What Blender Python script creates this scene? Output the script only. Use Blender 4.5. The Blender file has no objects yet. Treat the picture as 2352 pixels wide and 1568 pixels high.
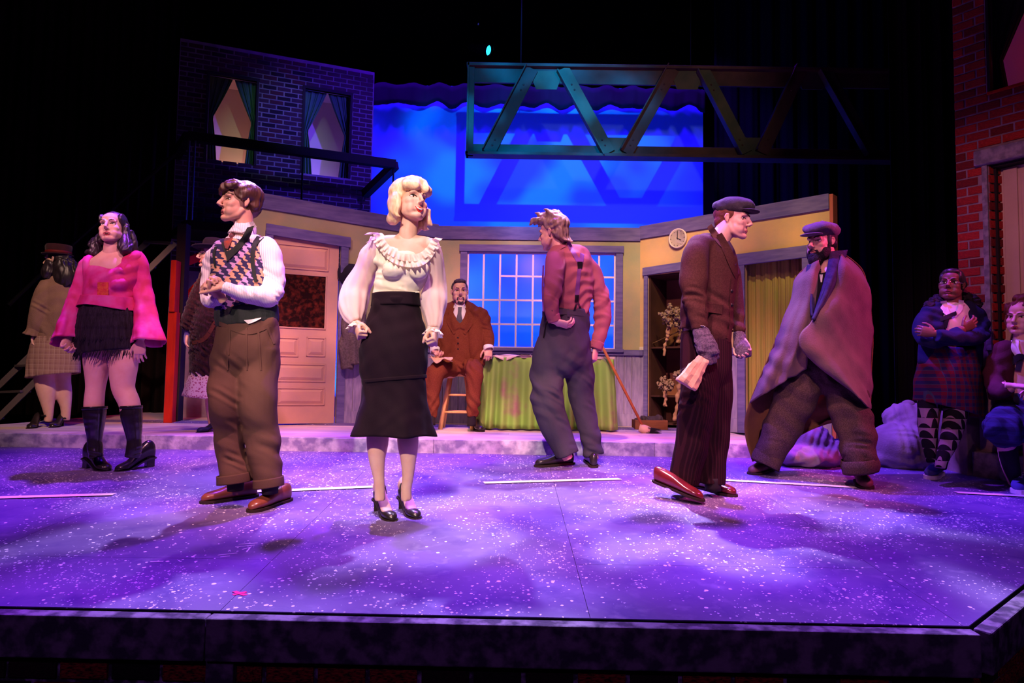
import bpy, bmesh, math, random
import numpy as np
from mathutils import Vector, Matrix
from mathutils.bvhtree import BVHTree
C = bpy.context.scene.collection
SC = bpy.context.scene
random.seed(7)
# ------------------------------------------------------------------ camera
F_PX, CX, CY = 1568.0, 1176.0, 784.0
PITCH, ROLL = math.atan(93 / F_PX), 0.015
fw = Vector((0, math.cos(PITCH), math.sin(PITCH)))
r0 = Vector((1, 0, 0)); u0 = Vector((0, -math.sin(PITCH), math.cos(PITCH)))
RT = r0 * math.cos(ROLL) + u0 * math.sin(ROLL)
UP = u0 * math.cos(ROLL) - r0 * math.sin(ROLL)
cam = bpy.data.cameras.new('camera'); camo = bpy.data.objects.new('camera', cam); C.objects.link(camo)
cam.sensor_width = 36; cam.lens = F_PX / 2352 * 36; cam.clip_start = .05; cam.clip_end = 100
camo.matrix_world = Matrix((( RT.x, UP.x, -fw.x, 0), (RT.y, UP.y, -fw.y, 0), (RT.z, UP.z, -fw.z, 0), (0, 0, 0, 1)))
SC.camera = camo
# ------------------------------------------------------------------ exposure, world
SC.view_settings.view_transform = 'Standard'; SC.view_settings.look = 'None'
SC.view_settings.exposure = 0; SC.view_settings.gamma = 1; SC.view_settings.use_curve_mapping = False
wd = bpy.data.worlds.new('world'); SC.world = wd; wd.use_nodes = True
wd.node_tree.nodes['Background'].inputs[0].default_value = (.10, .05, .22, 1)
wd.node_tree.nodes['Background'].inputs[1].default_value = .004
SC.cycles.max_bounces = 6; SC.cycles.transparent_max_bounces = 12
SC.cycles.caustics_reflective = False; SC.cycles.caustics_refractive = False
SC.cycles.sample_clamp_indirect = 4

def ray(px, py):
    return fw + RT * ((px - CX) / F_PX) - UP * ((py - CY) / F_PX)
def at(px, py, Y):
    d = ray(px, py); return d * (Y / d.y)
RAKE, YE, ZE, ZP = .08, 5.345, -.559, -.45      # raked stage floor, edge of the platform, platform height
def zfloor(y): return ZE - RAKE * (YE - y)
def on_floor(px, py):
    d = ray(px, py)                             # d*t : z = ZE - RAKE*(YE-y)
    t = (ZE - RAKE * YE) / (d.z - RAKE * d.y); return d * t
def on_plat(px, py):
    d = ray(px, py); return d * (ZP / d.z)
def ppm(Y): return F_PX / Y

# ------------------------------------------------------------------ stage lights
def spot(name, loc, target, power, color, angle=40, blend=.5, size=.12, gobo=None):
    l = bpy.data.lights.new(name, 'SPOT'); l.energy = power; l.color = color
    l.spot_size = math.radians(angle); l.spot_blend = blend; l.shadow_soft_size = size
    o = bpy.data.objects.new(name, l); C.objects.link(o); o.location = loc
    o.rotation_euler = (Vector(target) - Vector(loc)).to_track_quat('-Z', 'Y').to_euler()
    if gobo:                                    # a patterned metal gobo in the lantern's gate
        sc_, lo, hi, minv = gobo
        l.use_nodes = True; nt = l.node_tree; em = nt.nodes['Emission']
        tc = nt.nodes.new('ShaderNodeTexCoord'); nz = nt.nodes.new('ShaderNodeTexNoise')
        nz.inputs['Scale'].default_value = sc_; nz.inputs['Detail'].default_value = 1
        mp = nt.nodes.new('ShaderNodeMapRange'); mp.inputs[1].default_value = lo; mp.inputs[2].default_value = hi
        mp.inputs[3].default_value = minv; mp.inputs[4].default_value = 1
        nt.links.new(tc.outputs['Normal'], nz.inputs['Vector']); nt.links.new(nz.outputs[0], mp.inputs[0])
        nt.links.new(mp.outputs[0], em.inputs['Strength'])
    return o
LIGHTS = 1
WARM, PINK, LAV, VIO, BLUE, AMB = (1, .74, .60), (1, .40, .62), (.74, .55, 1), (.33, .05, .95), (.02, .12, 1), (1, .60, .26)
# front of house keys
spot('key_front_centre', (-1.4, -3.0, 4.4), at(925, 770, 3.5), 3300, WARM, 15, .55, .08)
spot('key_front_left', (-3.2, -2.4, 4.2), at(540, 800, 3.7), 1900, (1, .58, .56), 15, .6, .08)
spot('key_far_left', (-3.4, -1.2, 4.2), at(230, 790, 4.5), 1150, (1, .34, .66), 17, .6, .08)
spot('key_front_right', (.2, -2.6, 4.2), at(1640, 780, 4.1), 1900, (1, .46, .58), 16, .6, .08)
spot('key_stage_mid', (.0, -2.0, 4.4), at(1290, 780, 4.9), 650, (1, .40, .62), 17, .6, .08)
spot('key_far_right', (1.2, -1.6, 4.2), at(1880, 800, 4.5), 320, (.85, .36, .85), 20, .7, .08)
spot('house_wash', (0, -4.0, 3.2), (0, 2.4, -.9), 170, (.52, .16, .9), 62, .7, .3)
# violet top light over the acting area
for x, y, p in ((-2.3, 5.0, 2600), (-.2, 5.2, 3000), (2.0, 5.0, 2500)):
    spot('top_violet', (x, y, 4.6), (x * .9, 3.75, -.6), p * 1.25, VIO, 56, .9, .10, gobo=(5, .42, .60, .22))
spot('top_lavender', (.9, 5.8, 4.4), (.6, 3.0, -.65), 3700, (.69, .57, 1), 46, .9, .06, gobo=(9, .46, .58, .06))
spot('top_lavender', (-1.6, 5.8, 4.4), (-1.0, 3.4, -.65), 2300, (.60, .44, 1), 42, .9, .06, gobo=(9, .46, .58, .06))
# set lights
spot('platform_pink', (-.4, 1.5, 4.6), (-.2, 5.9, -.45), 2900, (1, .40, .50), 62, .7, .1, gobo=(8, .40, .6, .3))
spot('room_pink', (-2.6, 2.8, 4.2), at(720, 760, 6.8), 420, (1, .52, .42), 34, .7, .08)
spot('room_green', (0.2, 3.0, 4.4), at(1200, 740, 7), 560, (.95, .80, .46), 46, .8, .08, gobo=(6, .38, .62, .3))
spot('room_amber', (.9, 3.0, 4.4), at(1640, 690, 6.8), 1150, AMB, 36, .8, .08, gobo=(4, .38, .6, .35))
spot('left_warm', (-2.0, 1.0, 4.2), at(190, 740, 6.0), 1100, (1, .58, .46), 25, .8, .08)
spot('red_special', (-1.4, 3.6, 3.6), at(400, 760, 6.7), 330, (1, .05, .02), 24, .8, .08)
spot('cyc_azure', (.07, 4.2, 3.98), at(1230, 420, 9), 2200, (.0, .34, .95), 50, .6, .03, gobo=(7, .40, .62, .2))
for x in (-2.0, -.6, .8, 2.0):
    spot('cyc_deep_blue', (x, 8.15, 5.6), (x, 9.0, 1.6), 520, (.10, .0, 1), 100, .7, .1)
    spot('cyc_ground_row', (x, 8.1, -.2), (x, 9.0, 1.2), 330, (.0, .06, 1), 100, .8, .1)
spot('side_magenta', (4.6, 3.0, 2.6), at(1900, 780, 4.4), 800, (1, .06, .36), 34, .7, .08)
spot('side_violet', (-.3, 4.4, 4.3), at(1860, 760, 4.5), 2600, (.20, .06, 1), 30, .8, .08)
spot('house_violet', (1.6, 4.4, 3.6), at(760, 330, 8.2), 1300, (.10, .04, 1), 24, .9, .08)
spot('gate_red', (.4, 1.6, 2.8), at(2290, 620, 4.7), 260, (1, .34, .42), 30, .9, .08)
spot('house_green', (-.6, 3.4, 4.2), at(650, 290, 8.0), 130, (.6, 1, .5), 17, .8, .06)
spot('truss_warm', (2.4, 2.2, 3.6), at(1500, 250, 7.8), 170, (1, .78, .55), 34, .9, .1)


# ------------------------------------------------------------------ materials
MATS = {}
def mat(name, col, rough=.7, col2=None, nscale=6, bump=0, bscale=60, metal=0, sheen=0, spec=.12, contrast=(.35, .65), stretch=(1, 1, 1), coat=0):
    if name in MATS: return MATS[name]
    m = bpy.data.materials.new(name); m.use_nodes = True; nt = m.node_tree; b = nt.nodes['Principled BSDF']
    b.inputs['Roughness'].default_value = rough; b.inputs['Metallic'].default_value = metal
    b.inputs['Specular IOR Level'].default_value = spec; b.inputs['Sheen Weight'].default_value = sheen * .25
    b.inputs['Coat Weight'].default_value = coat
    b.inputs['Base Color'].default_value = (*col, 1)
    if col2 or bump:
        tc = nt.nodes.new('ShaderNodeTexCoord'); mp = nt.nodes.new('ShaderNodeMapping'); mp.inputs['Scale'].default_value = stretch
        nt.links.new(tc.outputs['Object'], mp.inputs['Vector'])
    if col2:
        n = nt.nodes.new('ShaderNodeTexNoise'); n.inputs['Scale'].default_value = nscale; n.inputs['Detail'].default_value = 5
        r = nt.nodes.new('ShaderNodeValToRGB'); r.color_ramp.elements[0].position = contrast[0]; r.color_ramp.elements[1].position = contrast[1]
        r.color_ramp.elements[0].color = (*col, 1); r.color_ramp.elements[1].color = (*col2, 1)
        nt.links.new(mp.outputs[0], n.inputs['Vector']); nt.links.new(n.outputs[0], r.inputs[0]); nt.links.new(r.outputs[0], b.inputs['Base Color'])
    if bump:
        n2 = nt.nodes.new('ShaderNodeTexNoise'); n2.inputs['Scale'].default_value = bscale; n2.inputs['Detail'].default_value = 3
        bp = nt.nodes.new('ShaderNodeBump'); bp.inputs['Strength'].default_value = bump; bp.inputs['Distance'].default_value = .01
        nt.links.new(mp.outputs[0], n2.inputs['Vector']); nt.links.new(n2.outputs[0], bp.inputs['Height']); nt.links.new(bp.outputs[0], b.inputs['Normal'])
    MATS[name] = m; return m
def nodes(name):
    m = bpy.data.materials.new(name); m.use_nodes = True; MATS[name] = m
    nt = m.node_tree; return m, nt, nt.nodes['Principled BSDF']
class G:                                        # tiny node-graph helper
    def __init__(s, nt): s.nt = nt
    def n(s, t, **kw):
        x = s.nt.nodes.new('ShaderNode' + t)
        for k, v in kw.items(): setattr(x, k, v)
        return x
    def math(s, op, a, b=None, c=None):
        x = s.n('Math', operation=op)
        for i, v in enumerate((a, b, c)):
            if v is None: continue
            if isinstance(v, (int, float)): x.inputs[i].default_value = v
            else: s.nt.links.new(v, x.inputs[i])
        return x.outputs[0]
    def mix(s, f, a, b):
        x = s.n('Mix', data_type='RGBA')
        for i, v in ((0, f), (6, a), (7, b)):
            if isinstance(v, tuple): x.inputs[i].default_value = (*v, 1)
            elif isinstance(v, (int, float)): x.inputs[i].default_value = v
            else: s.nt.links.new(v, x.inputs[i])
        return x.outputs[2]
    def link(s, a, b): s.nt.links.new(a, b)

# ------------------------------------------------------------------ objects
def tag(o, label=None, cat=None, group=None, kind=None):
    if label: o['label'] = label
    if cat: o['category'] = cat
    if group: o['group'] = group
    if kind: o['kind'] = kind
    return o
def empty(name, loc, label=None, cat=None, group=None, kind=None):
    o = bpy.data.objects.new(name, None); C.objects.link(o); o.location = loc; o.empty_display_size = .05
    return tag(o, label, cat, group, kind)
def origin(o):
    v = Vector((0, 0, 0))
    while o is not None: v = v + o.location; o = o.parent
    return v
def link(name, me, m, parent=None, smooth=False):
    o = bpy.data.objects.new(name, me); C.objects.link(o)
    if m is not None:
        me.materials.clear()
        me.polygons.foreach_set('material_index', me.attributes['material_index'].data and [0]*len(me.polygons)) if not isinstance(m, (list, tuple)) and 'material_index' in me.attributes else None
        for mm in (m if isinstance(m, (list, tuple)) else [m]): me.materials.append(mm)
    if parent is not None:
        o.parent = parent; me.transform(Matrix.Translation(-origin(parent)))
    if smooth: me.polygons.foreach_set('use_smooth', [True] * len(me.polygons))
    return o
class MB:
    def __init__(s): s.v = []; s.f = []; s.mi = []; s.cur = 0
    def add(s, vs, fs):
        n = len(s.v); s.v += [tuple(v) for v in vs]
        for f in fs: s.f.append(tuple(i + n for i in f)); s.mi.append(s.cur)
        return s
    def box(s, lo, hi):
        x0, y0, z0 = lo; x1, y1, z1 = hi
        return s.add([(x0,y0,z0),(x1,y0,z0),(x1,y1,z0),(x0,y1,z0),(x0,y0,z1),(x1,y0,z1),(x1,y1,z1),(x0,y1,z1)],
                     [(0,3,2,1),(4,5,6,7),(0,1,5,4),(1,2,6,5),(2,3,7,6),(3,0,4,7)])
    def prism(s, poly, ext):                    # polygon (3D points) extruded by a vector
        n = len(poly); e = Vector(ext); p = [Vector(q) for q in poly]
        return s.add(p + [q + e for q in p], [tuple(range(n))[::-1], tuple(range(n, 2 * n))] + [(i, (i + 1) % n, n + (i + 1) % n, n + i) for i in range(n)])
    def beam(s, a, b, w, h, up=(0, 0, 1)):      # rectangular bar from a to b
        a, b = Vector(a), Vector(b); t = (b - a).normalized(); u = Vector(up); sd = t.cross(u)
        if sd.length < 1e-4: sd = t.cross(Vector((1, 0, 0)))
        sd.normalize(); u = sd.cross(t); sd *= w / 2; u *= h / 2
        return s.prism([a - sd - u, a + sd - u, a + sd + u, a - sd + u], b - a)
    def rings(s, rs, cap=True, closed=True):    # loft of equal-length rings
        m = len(rs[0]); vs = [p for r in rs for p in r]; fs = []
        for i in range(len(rs) - 1):
            for j in range(m if closed else m - 1):
                k = (j + 1) % m; fs.append((i*m+j, i*m+k, (i+1)*m+k, (i+1)*m+j))
        if cap: fs.append(tuple(range(m))[::-1]); fs.append(tuple(range((len(rs)-1)*m, len(rs)*m)))
        return s.add(vs, fs)
    def tube(s, pts, r, n=10, hint=(1, 0, 0), cap=True):
        P = [Vector(p) for p in pts]; rs = []; N = len(P)
        for i in range(N):
            t = (P[min(i+1, N-1)] - P[max(i-1, 0)]).normalized(); u = Vector(hint); u = u - t * u.dot(t)
            if u.length < .15: u = Vector((0, 1, 0)) - t * t.y
            if u.length < .15: u = Vector((0, 0, 1)) - t * t.z
            u.normalize(); w = t.cross(u); rr = r[i] if isinstance(r, (list, tuple)) else r
            a, b = rr if isinstance(rr, (list, tuple)) else (rr, rr)
            rs.append([P[i] + u * (a * math.cos(q)) + w * (b * math.sin(q)) for q in (2 * math.pi * j / n for j in range(n))])
        return s.rings(rs, cap)
    def ball(s, c, rad, ax=None, nu=14, nv=10):
        if isinstance(rad, (int, float)): rad = (rad,) * 3
        ax = ax or (Vector((1,0,0)), Vector((0,1,0)), Vector((0,0,1))); c = Vector(c); rs = []
        for i in range(nv + 1):
            a = -math.pi/2 + math.pi * i / nv; ca = max(math.cos(a), .02); sa = math.sin(a)
            rs.append([c + ax[0]*(rad[0]*ca*math.cos(q)) + ax[1]*(rad[1]*ca*math.sin(q)) + ax[2]*(rad[2]*sa) for q in (2*math.pi*j/nu for j in range(nu))])
        return s.rings(rs)
    def lathe(s, c, prof, n=20, axis=(0, 0, 1), hint=(1, 0, 0)):
        c = Vector(c); a = Vector(axis).normalized(); u = Vector(hint); u = (u - a * u.dot(a)).normalized(); w = a.cross(u)
        return s.rings([[c + a * h + u * (r * math.cos(q)) + w * (r * math.sin(q)) for q in (2*math.pi*j/n for j in range(n))] for r, h in prof])
    def grid(s, fn, nu, nv, thick=0):           # fn(u,v)->point ; optional thickness towards the inside
        pts = [[Vector(fn(i / nu, j / nv)) for i in range(nu + 1)] for j in range(nv + 1)]
        m = nu + 1
        vs = [p for r in pts for p in r]; fs = [(j*m+i, j*m+i+1, (j+1)*m+i+1, (j+1)*m+i) for j in range(nv) for i in range(nu)]
        return s.add(vs, fs)
    def mesh(s, name='mesh'):
        me = bpy.data.meshes.new(name); me.from_pydata(s.v, [], s.f); me.update()
        if any(s.mi): me.polygons.foreach_set('material_index', s.mi)
        return me
    def build(s, name, m, parent=None, smooth=False, bevel=0, solid=0, sub=0):
        me = s.mesh(name)
        bm = bmesh.new(); bm.from_mesh(me); bmesh.ops.recalc_face_normals(bm, faces=bm.faces); bm.to_mesh(me); bm.free()
        o = link(name, me, m, parent, smooth)
        if solid:
            q = o.modifiers.new('solid', 'SOLIDIFY'); q.thickness = solid; q.offset = 0
        if bevel:
            q = o.modifiers.new('bevel', 'BEVEL'); q.width = bevel; q.segments = 2; q.limit_method = 'ANGLE'
        if sub:
            q = o.modifiers.new('sub', 'SUBSURF'); q.levels = sub; q.render_levels = sub
        return o
    # voxel union of everything added so far, smoothed : returns a mesh
    def remesh(s, voxel, smooth=6, fac=.5):
        me = s.mesh('tmp'); o = bpy.data.objects.new('tmp', me); C.objects.link(o)
        q = o.modifiers.new('r', 'REMESH'); q.mode = 'VOXEL'; q.voxel_size = voxel
        if smooth:
            k = o.modifiers.new('s', 'SMOOTH'); k.iterations = smooth; k.factor = fac
        dg = bpy.context.evaluated_depsgraph_get()
        out = bpy.data.meshes.new_from_object(o.evaluated_get(dg)); bpy.data.objects.remove(o); bpy.data.meshes.remove(me)
        return out
def co(me):
    a = np.empty(len(me.vertices) * 3, dtype=np.float64); me.vertices.foreach_get('co', a); return a.reshape(-1, 3)
def setco(me, a): me.vertices.foreach_set('co', a.ravel()); me.update()
def nrm(me):
    a = np.empty(len(me.vertices) * 3, dtype=np.float32); me.vertex_normals.foreach_get('vector', a); return a.reshape(-1, 3).astype(np.float64)
def wrinkle(me, amp, lam, seed=0, dirs=None, mask=None):
    """cloth folds: a few warped waves pushed along the normals, fading in and out over the surface"""
    if not amp: return
    rs = np.random.RandomState(seed); p = co(me); n = nrm(me); d = np.zeros(len(p)); f0 = 1 / max(lam, .03)
    for k in range(5):
        dv = np.array(dirs[k % len(dirs)], float) if dirs else rs.normal(size=3)
        dv = dv / np.linalg.norm(dv) + rs.normal(size=3) * .18; w = 2 * math.pi * f0 * rs.uniform(.55, 1.25)
        q = rs.normal(size=3) * f0 * 1.1; q2 = rs.normal(size=3) * f0 * .55; q3 = rs.normal(size=3) * f0 * .6
        v = np.sin(p @ dv * w + 1.6 * np.sin(p @ q + k) + 1.8 * np.sin(p @ q2 + seed) + rs.uniform(0, 6))
        fade = np.clip(np.sin(p @ q3 + rs.uniform(0, 6)) * .8 + .15, 0, 1)
        d += np.sign(v) * np.abs(v) ** 1.3 * fade
    d = d * amp * .8
    if mask is not None: d = d * mask(p)
    setco(me, p + n * d[:, None])
def crease(me, c, axis, lam, amp, sig):
    p = co(me); n = nrm(me); c = np.array(c); a = np.array(axis, float); a /= np.linalg.norm(a); r = p - c
    s_ = r @ a; g = np.exp(-(r ** 2).sum(1) / (2 * sig * sig))
    b = np.array([a[1] + .3, a[2], a[0] + .2])
    v = np.sin(2 * math.pi * s_ / lam + 3 * np.sin((r @ b) / lam * 1.1))
    w = np.clip(np.sin(r @ np.array([a[2], .7, a[0]]) / lam * 1.7 + 1.1) + np.sin(r @ np.array([a[1], a[2], a[0] + .5]) / lam * 2.3), 0, 1.2)
    setco(me, p + n * (amp * .6 * g * np.sign(v) * np.abs(v) ** 1.4 * w)[:, None])
def mesh_bvh(me, off=(0, 0, 0)):
    p = co(me) + np.array(off); return BVHTree.FromPolygons([tuple(x) for x in p], [tuple(q.vertices) for q in me.polygons])
# ================================================================== SETTING
def flt(name, A, B): return Flat(name, A, B)
class Flat:                                     # vertical plane through two floor-plan points, facing the audience
    def __init__(s, A, B):
        s.A = Vector((A[0], A[1], 0)); d = Vector((B[0], B[1], 0)) - s.A; s.len = d.length; s.U = d.normalized()
        s.N = Vector((s.U.y, -s.U.x, 0))        # towards the audience
    def W(s, u, z, off=0): p = s.A + s.U * u + s.N * off; return Vector((p.x, p.y, z))
    def uz(s, px, py, off=0):
        d = ray(px, py); a = s.A + s.N * off; t = s.N.dot(a) / s.N.dot(d); p = d * t
        return (p - a).dot(s.U), p.z
    def slab(s, mb, u0, u1, z0, z1, o0, o1):
        return mb.prism([s.W(u0, z0, o0), s.W(u1, z0, o0), s.W(u1, z1, o0), s.W(u0, z1, o0)], s.N * (o1 - o0))
    def quad(s, mb, pts, o0, o1):               # any polygon given as (u,z)
        return mb.prism([s.W(u, z, o0) for u, z in pts], s.N * (o1 - o0))
    def wall(s, name, z0, za, zb, holes, m, thick=.04):
        us = sorted({0, s.len} | {h[0] for h in holes} | {h[1] for h in holes}); mb = MB()
        top = lambda u: za + (zb - za) * u / s.len
        for a, b in zip(us, us[1:]):
            segs = [(z0, None)]; c = (a + b) / 2
            hs = sorted([h for h in holes if h[0] < c < h[1]], key=lambda h: h[2]); lo = z0
            for h in hs:
                if h[2] > lo + .001: s.quad(mb, [(a, lo), (b, lo), (b, h[2]), (a, h[2])], -thick, 0)
                lo = h[3]
            s.quad(mb, [(a, lo), (b, lo), (b, top(b)), (a, top(a))], -thick, 0)
        return tag(mb.build(name, m), kind='structure')

m_brick = [mat('brick_dark', (.085, .03, .035), .85, (.05, .02, .03), 9, .25, 40), mat('brick_black', (.035, .018, .025), .85, (.055, .022, .03), 9, .25, 40),
           mat('brick_rust', (.15, .04, .035), .85, (.09, .025, .03), 9, .25, 40)]
m_mortar = mat('mortar', (.30, .25, .33), .9, (.20, .16, .24), 12, .3, 50)
m_black = mat('black_cloth', (.006, .005, .007), .95)
BRK = {}
def brick_mesh(mi, key='b'):
    if (mi.name, key) not in BRK:
        bm = bmesh.new(); bmesh.ops.create_cube(bm, size=1)
        bmesh.ops.bevel(bm, geom=[e for e in bm.edges if all(v.co.y < 0 for v in e.verts)], offset=.06, segments=1, affect='EDGES')
        me = bpy.data.meshes.new('brick'); bm.to_mesh(me); bm.free(); me.materials.append(mi); BRK[(mi.name, key)] = me
    return BRK[(mi.name, key)]
def bricks(fl, parent, u0, u1, z0, z1, bw, bh, gap, mats_, holes=(), limit=300, depth=.03, proud=.008, score=None, weights=(5, 3, 3)):
    """courses of bricks, each an object of its own sharing one mesh per colour; past the limit they are joined"""
    rng = random.Random(int(u1 * 1000) + 3); L = []; row = 0; z = z0
    while z < z1 - bh * .4:
        zt = min(z + bh - gap, z1); cut = [(h[0], h[1]) for h in holes if h[2] < (z + zt) / 2 < h[3]]
        u = u0 - (bw / 2 if row % 2 else 0)
        while u < u1:
            a, b = max(u, u0), min(u + bw - gap, u1)
            for h0, h1 in cut:
                if h0 <= a and b <= h1: a = b
                elif a < h0 < b: b = h0
                elif a < h1 < b: a = h1
            if b - a > .025: L.append((a, b, z, zt))
            u += bw
        z += bh; row += 1
    if score: L.sort(key=score)
    rot = Matrix((fl.U, -fl.N, (0, 0, 1))).transposed()
    rest = MB()
    for k, (a, b, za, zb) in enumerate(L):
        mi = rng.choices(range(3), weights)[0]; p = proud + rng.uniform(-.003, .003)
        if k < limit:
            o = bpy.data.objects.new('brick', brick_mesh(mats_[mi])); C.objects.link(o); o.parent = parent
            M = Matrix.Translation(fl.W((a + b) / 2, (za + zb) / 2, p - depth / 2) - origin(parent)) @ rot.to_4x4() @ Matrix.Diagonal((b - a, depth, zb - za, 1))
            o.matrix_local = M
        else:
            rest.cur = mi; fl.slab(rest, a, b, za, zb, p - depth, p)
    if rest.v:
        tag(rest.build('brickwork', mats_, parent), kind='stuff')

# ---------------------------------------------------------------- stage floor
def floor_material():
    m, nt, b = nodes('stage_floor_paint'); g = G(nt)
    tc = g.n('TexCoord').outputs['Object']
    def noise(sc, det=4, vec=tc):
        x = g.n('TexNoise'); x.inputs['Scale'].default_value = sc; x.inputs['Detail'].default_value = det; g.link(vec, x.inputs['Vector']); return x.outputs[0]
    def ramp(v, a, c):
        x = g.n('MapRange', clamp=True); x.inputs[1].default_value = a; x.inputs[2].default_value = c; g.link(v, x.inputs[0]); return x.outputs[0]
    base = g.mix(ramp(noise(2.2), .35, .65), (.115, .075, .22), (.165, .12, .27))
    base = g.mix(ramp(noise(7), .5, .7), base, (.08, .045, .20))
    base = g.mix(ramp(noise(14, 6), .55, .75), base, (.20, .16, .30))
    def specks(scale, size, lo, hi, nsc):
        v = g.n('TexVoronoi'); v.inputs['Scale'].default_value = scale; g.link(tc, v.inputs['Vector'])
        w = g.n('TexNoise'); w.inputs['Scale'].default_value = scale * 1.5; g.link(tc, w.inputs['Vector'])
        wob = g.math('MULTIPLY', w.outputs[0], size * 1.1)
        col = g.n('SeparateColor'); g.link(v.outputs['Color'], col.inputs[0])
        rad = g.math('MULTIPLY', g.math('POWER', col.outputs[0], 3.0), size * 1.9)
        inside = g.math('LESS_THAN', g.math('ADD', v.outputs['Distance'], wob), g.math('ADD', rad, size * .45))
        return g.math('MULTIPLY', inside, g.math('GREATER_THAN', g.math('ADD', col.outputs[1], g.math('MULTIPLY', ramp(noise(nsc, 3), lo, hi), .8)), 1.0))
    base = g.mix(specks(52, .24, .38, .62, 1.4), base, (.85, .80, .86))
    base = g.mix(specks(105, .30, .40, .66, 2.1), base, (.75, .7, .82))
    base = g.mix(specks(27, .13, .38, .68, 1.9), base, (.9, .85, .88))
    g.link(base, b.inputs['Base Color']); b.inputs['Roughness'].default_value = .55; b.inputs['Specular IOR Level'].default_value = .25
    bp = g.n('Bump'); bp.inputs['Strength'].default_value = .12; bp.inputs['Distance'].default_value = .004; g.link(noise(30, 5), bp.inputs['Height']); g.link(bp.outputs[0], b.inputs['Normal'])
    return m
m_floor = floor_material()
E0 = on_floor(0, 1391); E1 = on_floor(2225, 1437); E2 = on_floor(2352, 1340)
dl = (E1 - E0); EL = E0 - dl * ((E0.x + 4.6) / dl.x)            # front edge carried on to the left
dr = (E2 - E1); ER = E1 + dr * ((4.8 - E1.x) / dr.x)
BACK = 6.9
outline = [(EL.x, EL.y), (E1.x, E1.y), (ER.x, ER.y), (4.8, BACK), (-4.6, BACK)]
fmb = MB(); fmb.prism([(x, y, zfloor(y) - .004) for x, y in outline], (0, 0, -.05))
floor = tag(fmb.build('floor', m_black), kind='structure')
def clip(poly, ax, v, keep_less):
    out = []; n = len(poly)
    for i in range(n):
        p, q = poly[i], poly[(i + 1) % n]; a = (v - p[ax]) if keep_less else (p[ax] - v); b = (v - q[ax]) if keep_less else (q[ax] - v)
        if a >= 0: out.append(p)
        if a * b < 0:
            t = a / (a - b); out.append(tuple(p[k] + (q[k] - p[k]) * t for k in range(2)))
    return out
xs = [-4.6] + [-3.44 + 1.22 * 0, -2.2, -.985, .28, 1.535, 2.76, 3.98] + [4.8]
for i, (a, b) in enumerate(zip(xs, xs[1:])):                     # sheets of hardboard, four feet wide
    cuts = [0, 2.9 + (i % 2) * .9, 4.7 + (i % 2) * .6, 9]
    for c, d in zip(cuts, cuts[1:]):
        g_ = .0010; poly = clip(clip(clip(clip(outline, 0, a + g_, False), 0, b - g_, True), 1, c + g_, False), 1, d - g_, True)
        if len(poly) > 2:
            q = MB(); q.prism([(x, y, zfloor(y)) for x, y in poly], (0, 0, -.0039)); q.build('floor_panel', m_floor, floor)
# lip, its joints, and the brick face below
m_stone = mat('painted_stone', (.17, .15, .20), .8, (.30, .27, .33), 22, .6, 30, contrast=(.4, .62))
m_lip = mat('lip_plaster', (.06, .05, .08), .85, (.22, .19, .25), 16, .9, 22, contrast=(.42, .6))
def lip_side(name, a, b, cuts, off=.012, th=.14):
    d = (b - a); L = d.length; d.normalize(); n = Vector((d.y, -d.x, 0)).normalized()
    root = tag(bpy.data.objects.new(name, None), kind='structure'); C.objects.link(root)
    for c0, c1 in zip(cuts, cuts[1:]):
        p = a + d * (c0 * L + .0015) + n * off; q = a + d * (c1 * L - .0015) + n * off; w = n * .055
        mb = MB(); mb.prism([p + Vector((0, 0, -.004)), q + Vector((0, 0, -.004)), q + w + Vector((0, 0, -.006)), p + w + Vector((0, 0, -.006))], (0, 0, -th))
        o = mb.build('lip_board', m_lip, root, bevel=.006)
    return root
lx = (on_floor(490, 1403) - EL).length / (E1 - EL).length
lip_side('trim_1', EL, E1, [0, lx, 1]); lip_side('trim_2', E1, ER, [0, .5, 1])
def face_under(name, a, b, pil, lim):
    fl = Flat((a.x, a.y), (b.x, b.y)); zt = min(a.z, b.z) - .13
    fl.A = fl.A + fl.N * .0
    w = fl.wall(name, -2.2, a.z - .08, b.z - .08, [], m_mortar_dk, .05)
    for u in pil:
        mb = MB(); fl.slab(mb, u - .047, u + .047, -2.2, zt + .01, 0, .035); mb.build('pilaster', m_lip, w, bevel=.004)
    bricks(fl, w, 0, fl.len, zt - .44, zt, .176, .068, .016, m_brick_st, holes=[(u - .05, u + .05, -3, 3) for u in pil], depth=.05, proud=.014, limit=lim, weights=(3, 2, 5), score=lambda q: -q[2])
m_brick_st = [mat('stage_brick_dark', (.04, .016, .018), .85, (.012, .008, .01), 14, .5, 30), mat('stage_brick_black', (.02, .012, .016), .85, (.01, .008, .01), 9, .5, 30),
              mat('stage_brick_red', (.40, .05, .03), .85, (.04, .01, .01), 11, .5, 30, contrast=(.35, .65))]
m_mortar_dk = mat('mortar_dark', (.05, .04, .06), .95, (.40, .34, .5), 26, .6, 60, contrast=(.48, .68))
up_ = (on_floor(517, 1403) - EL).length
face_under('wall_front', EL, E1, [up_], 150); face_under('wall_front_side', E1, ER, [], 60)

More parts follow.
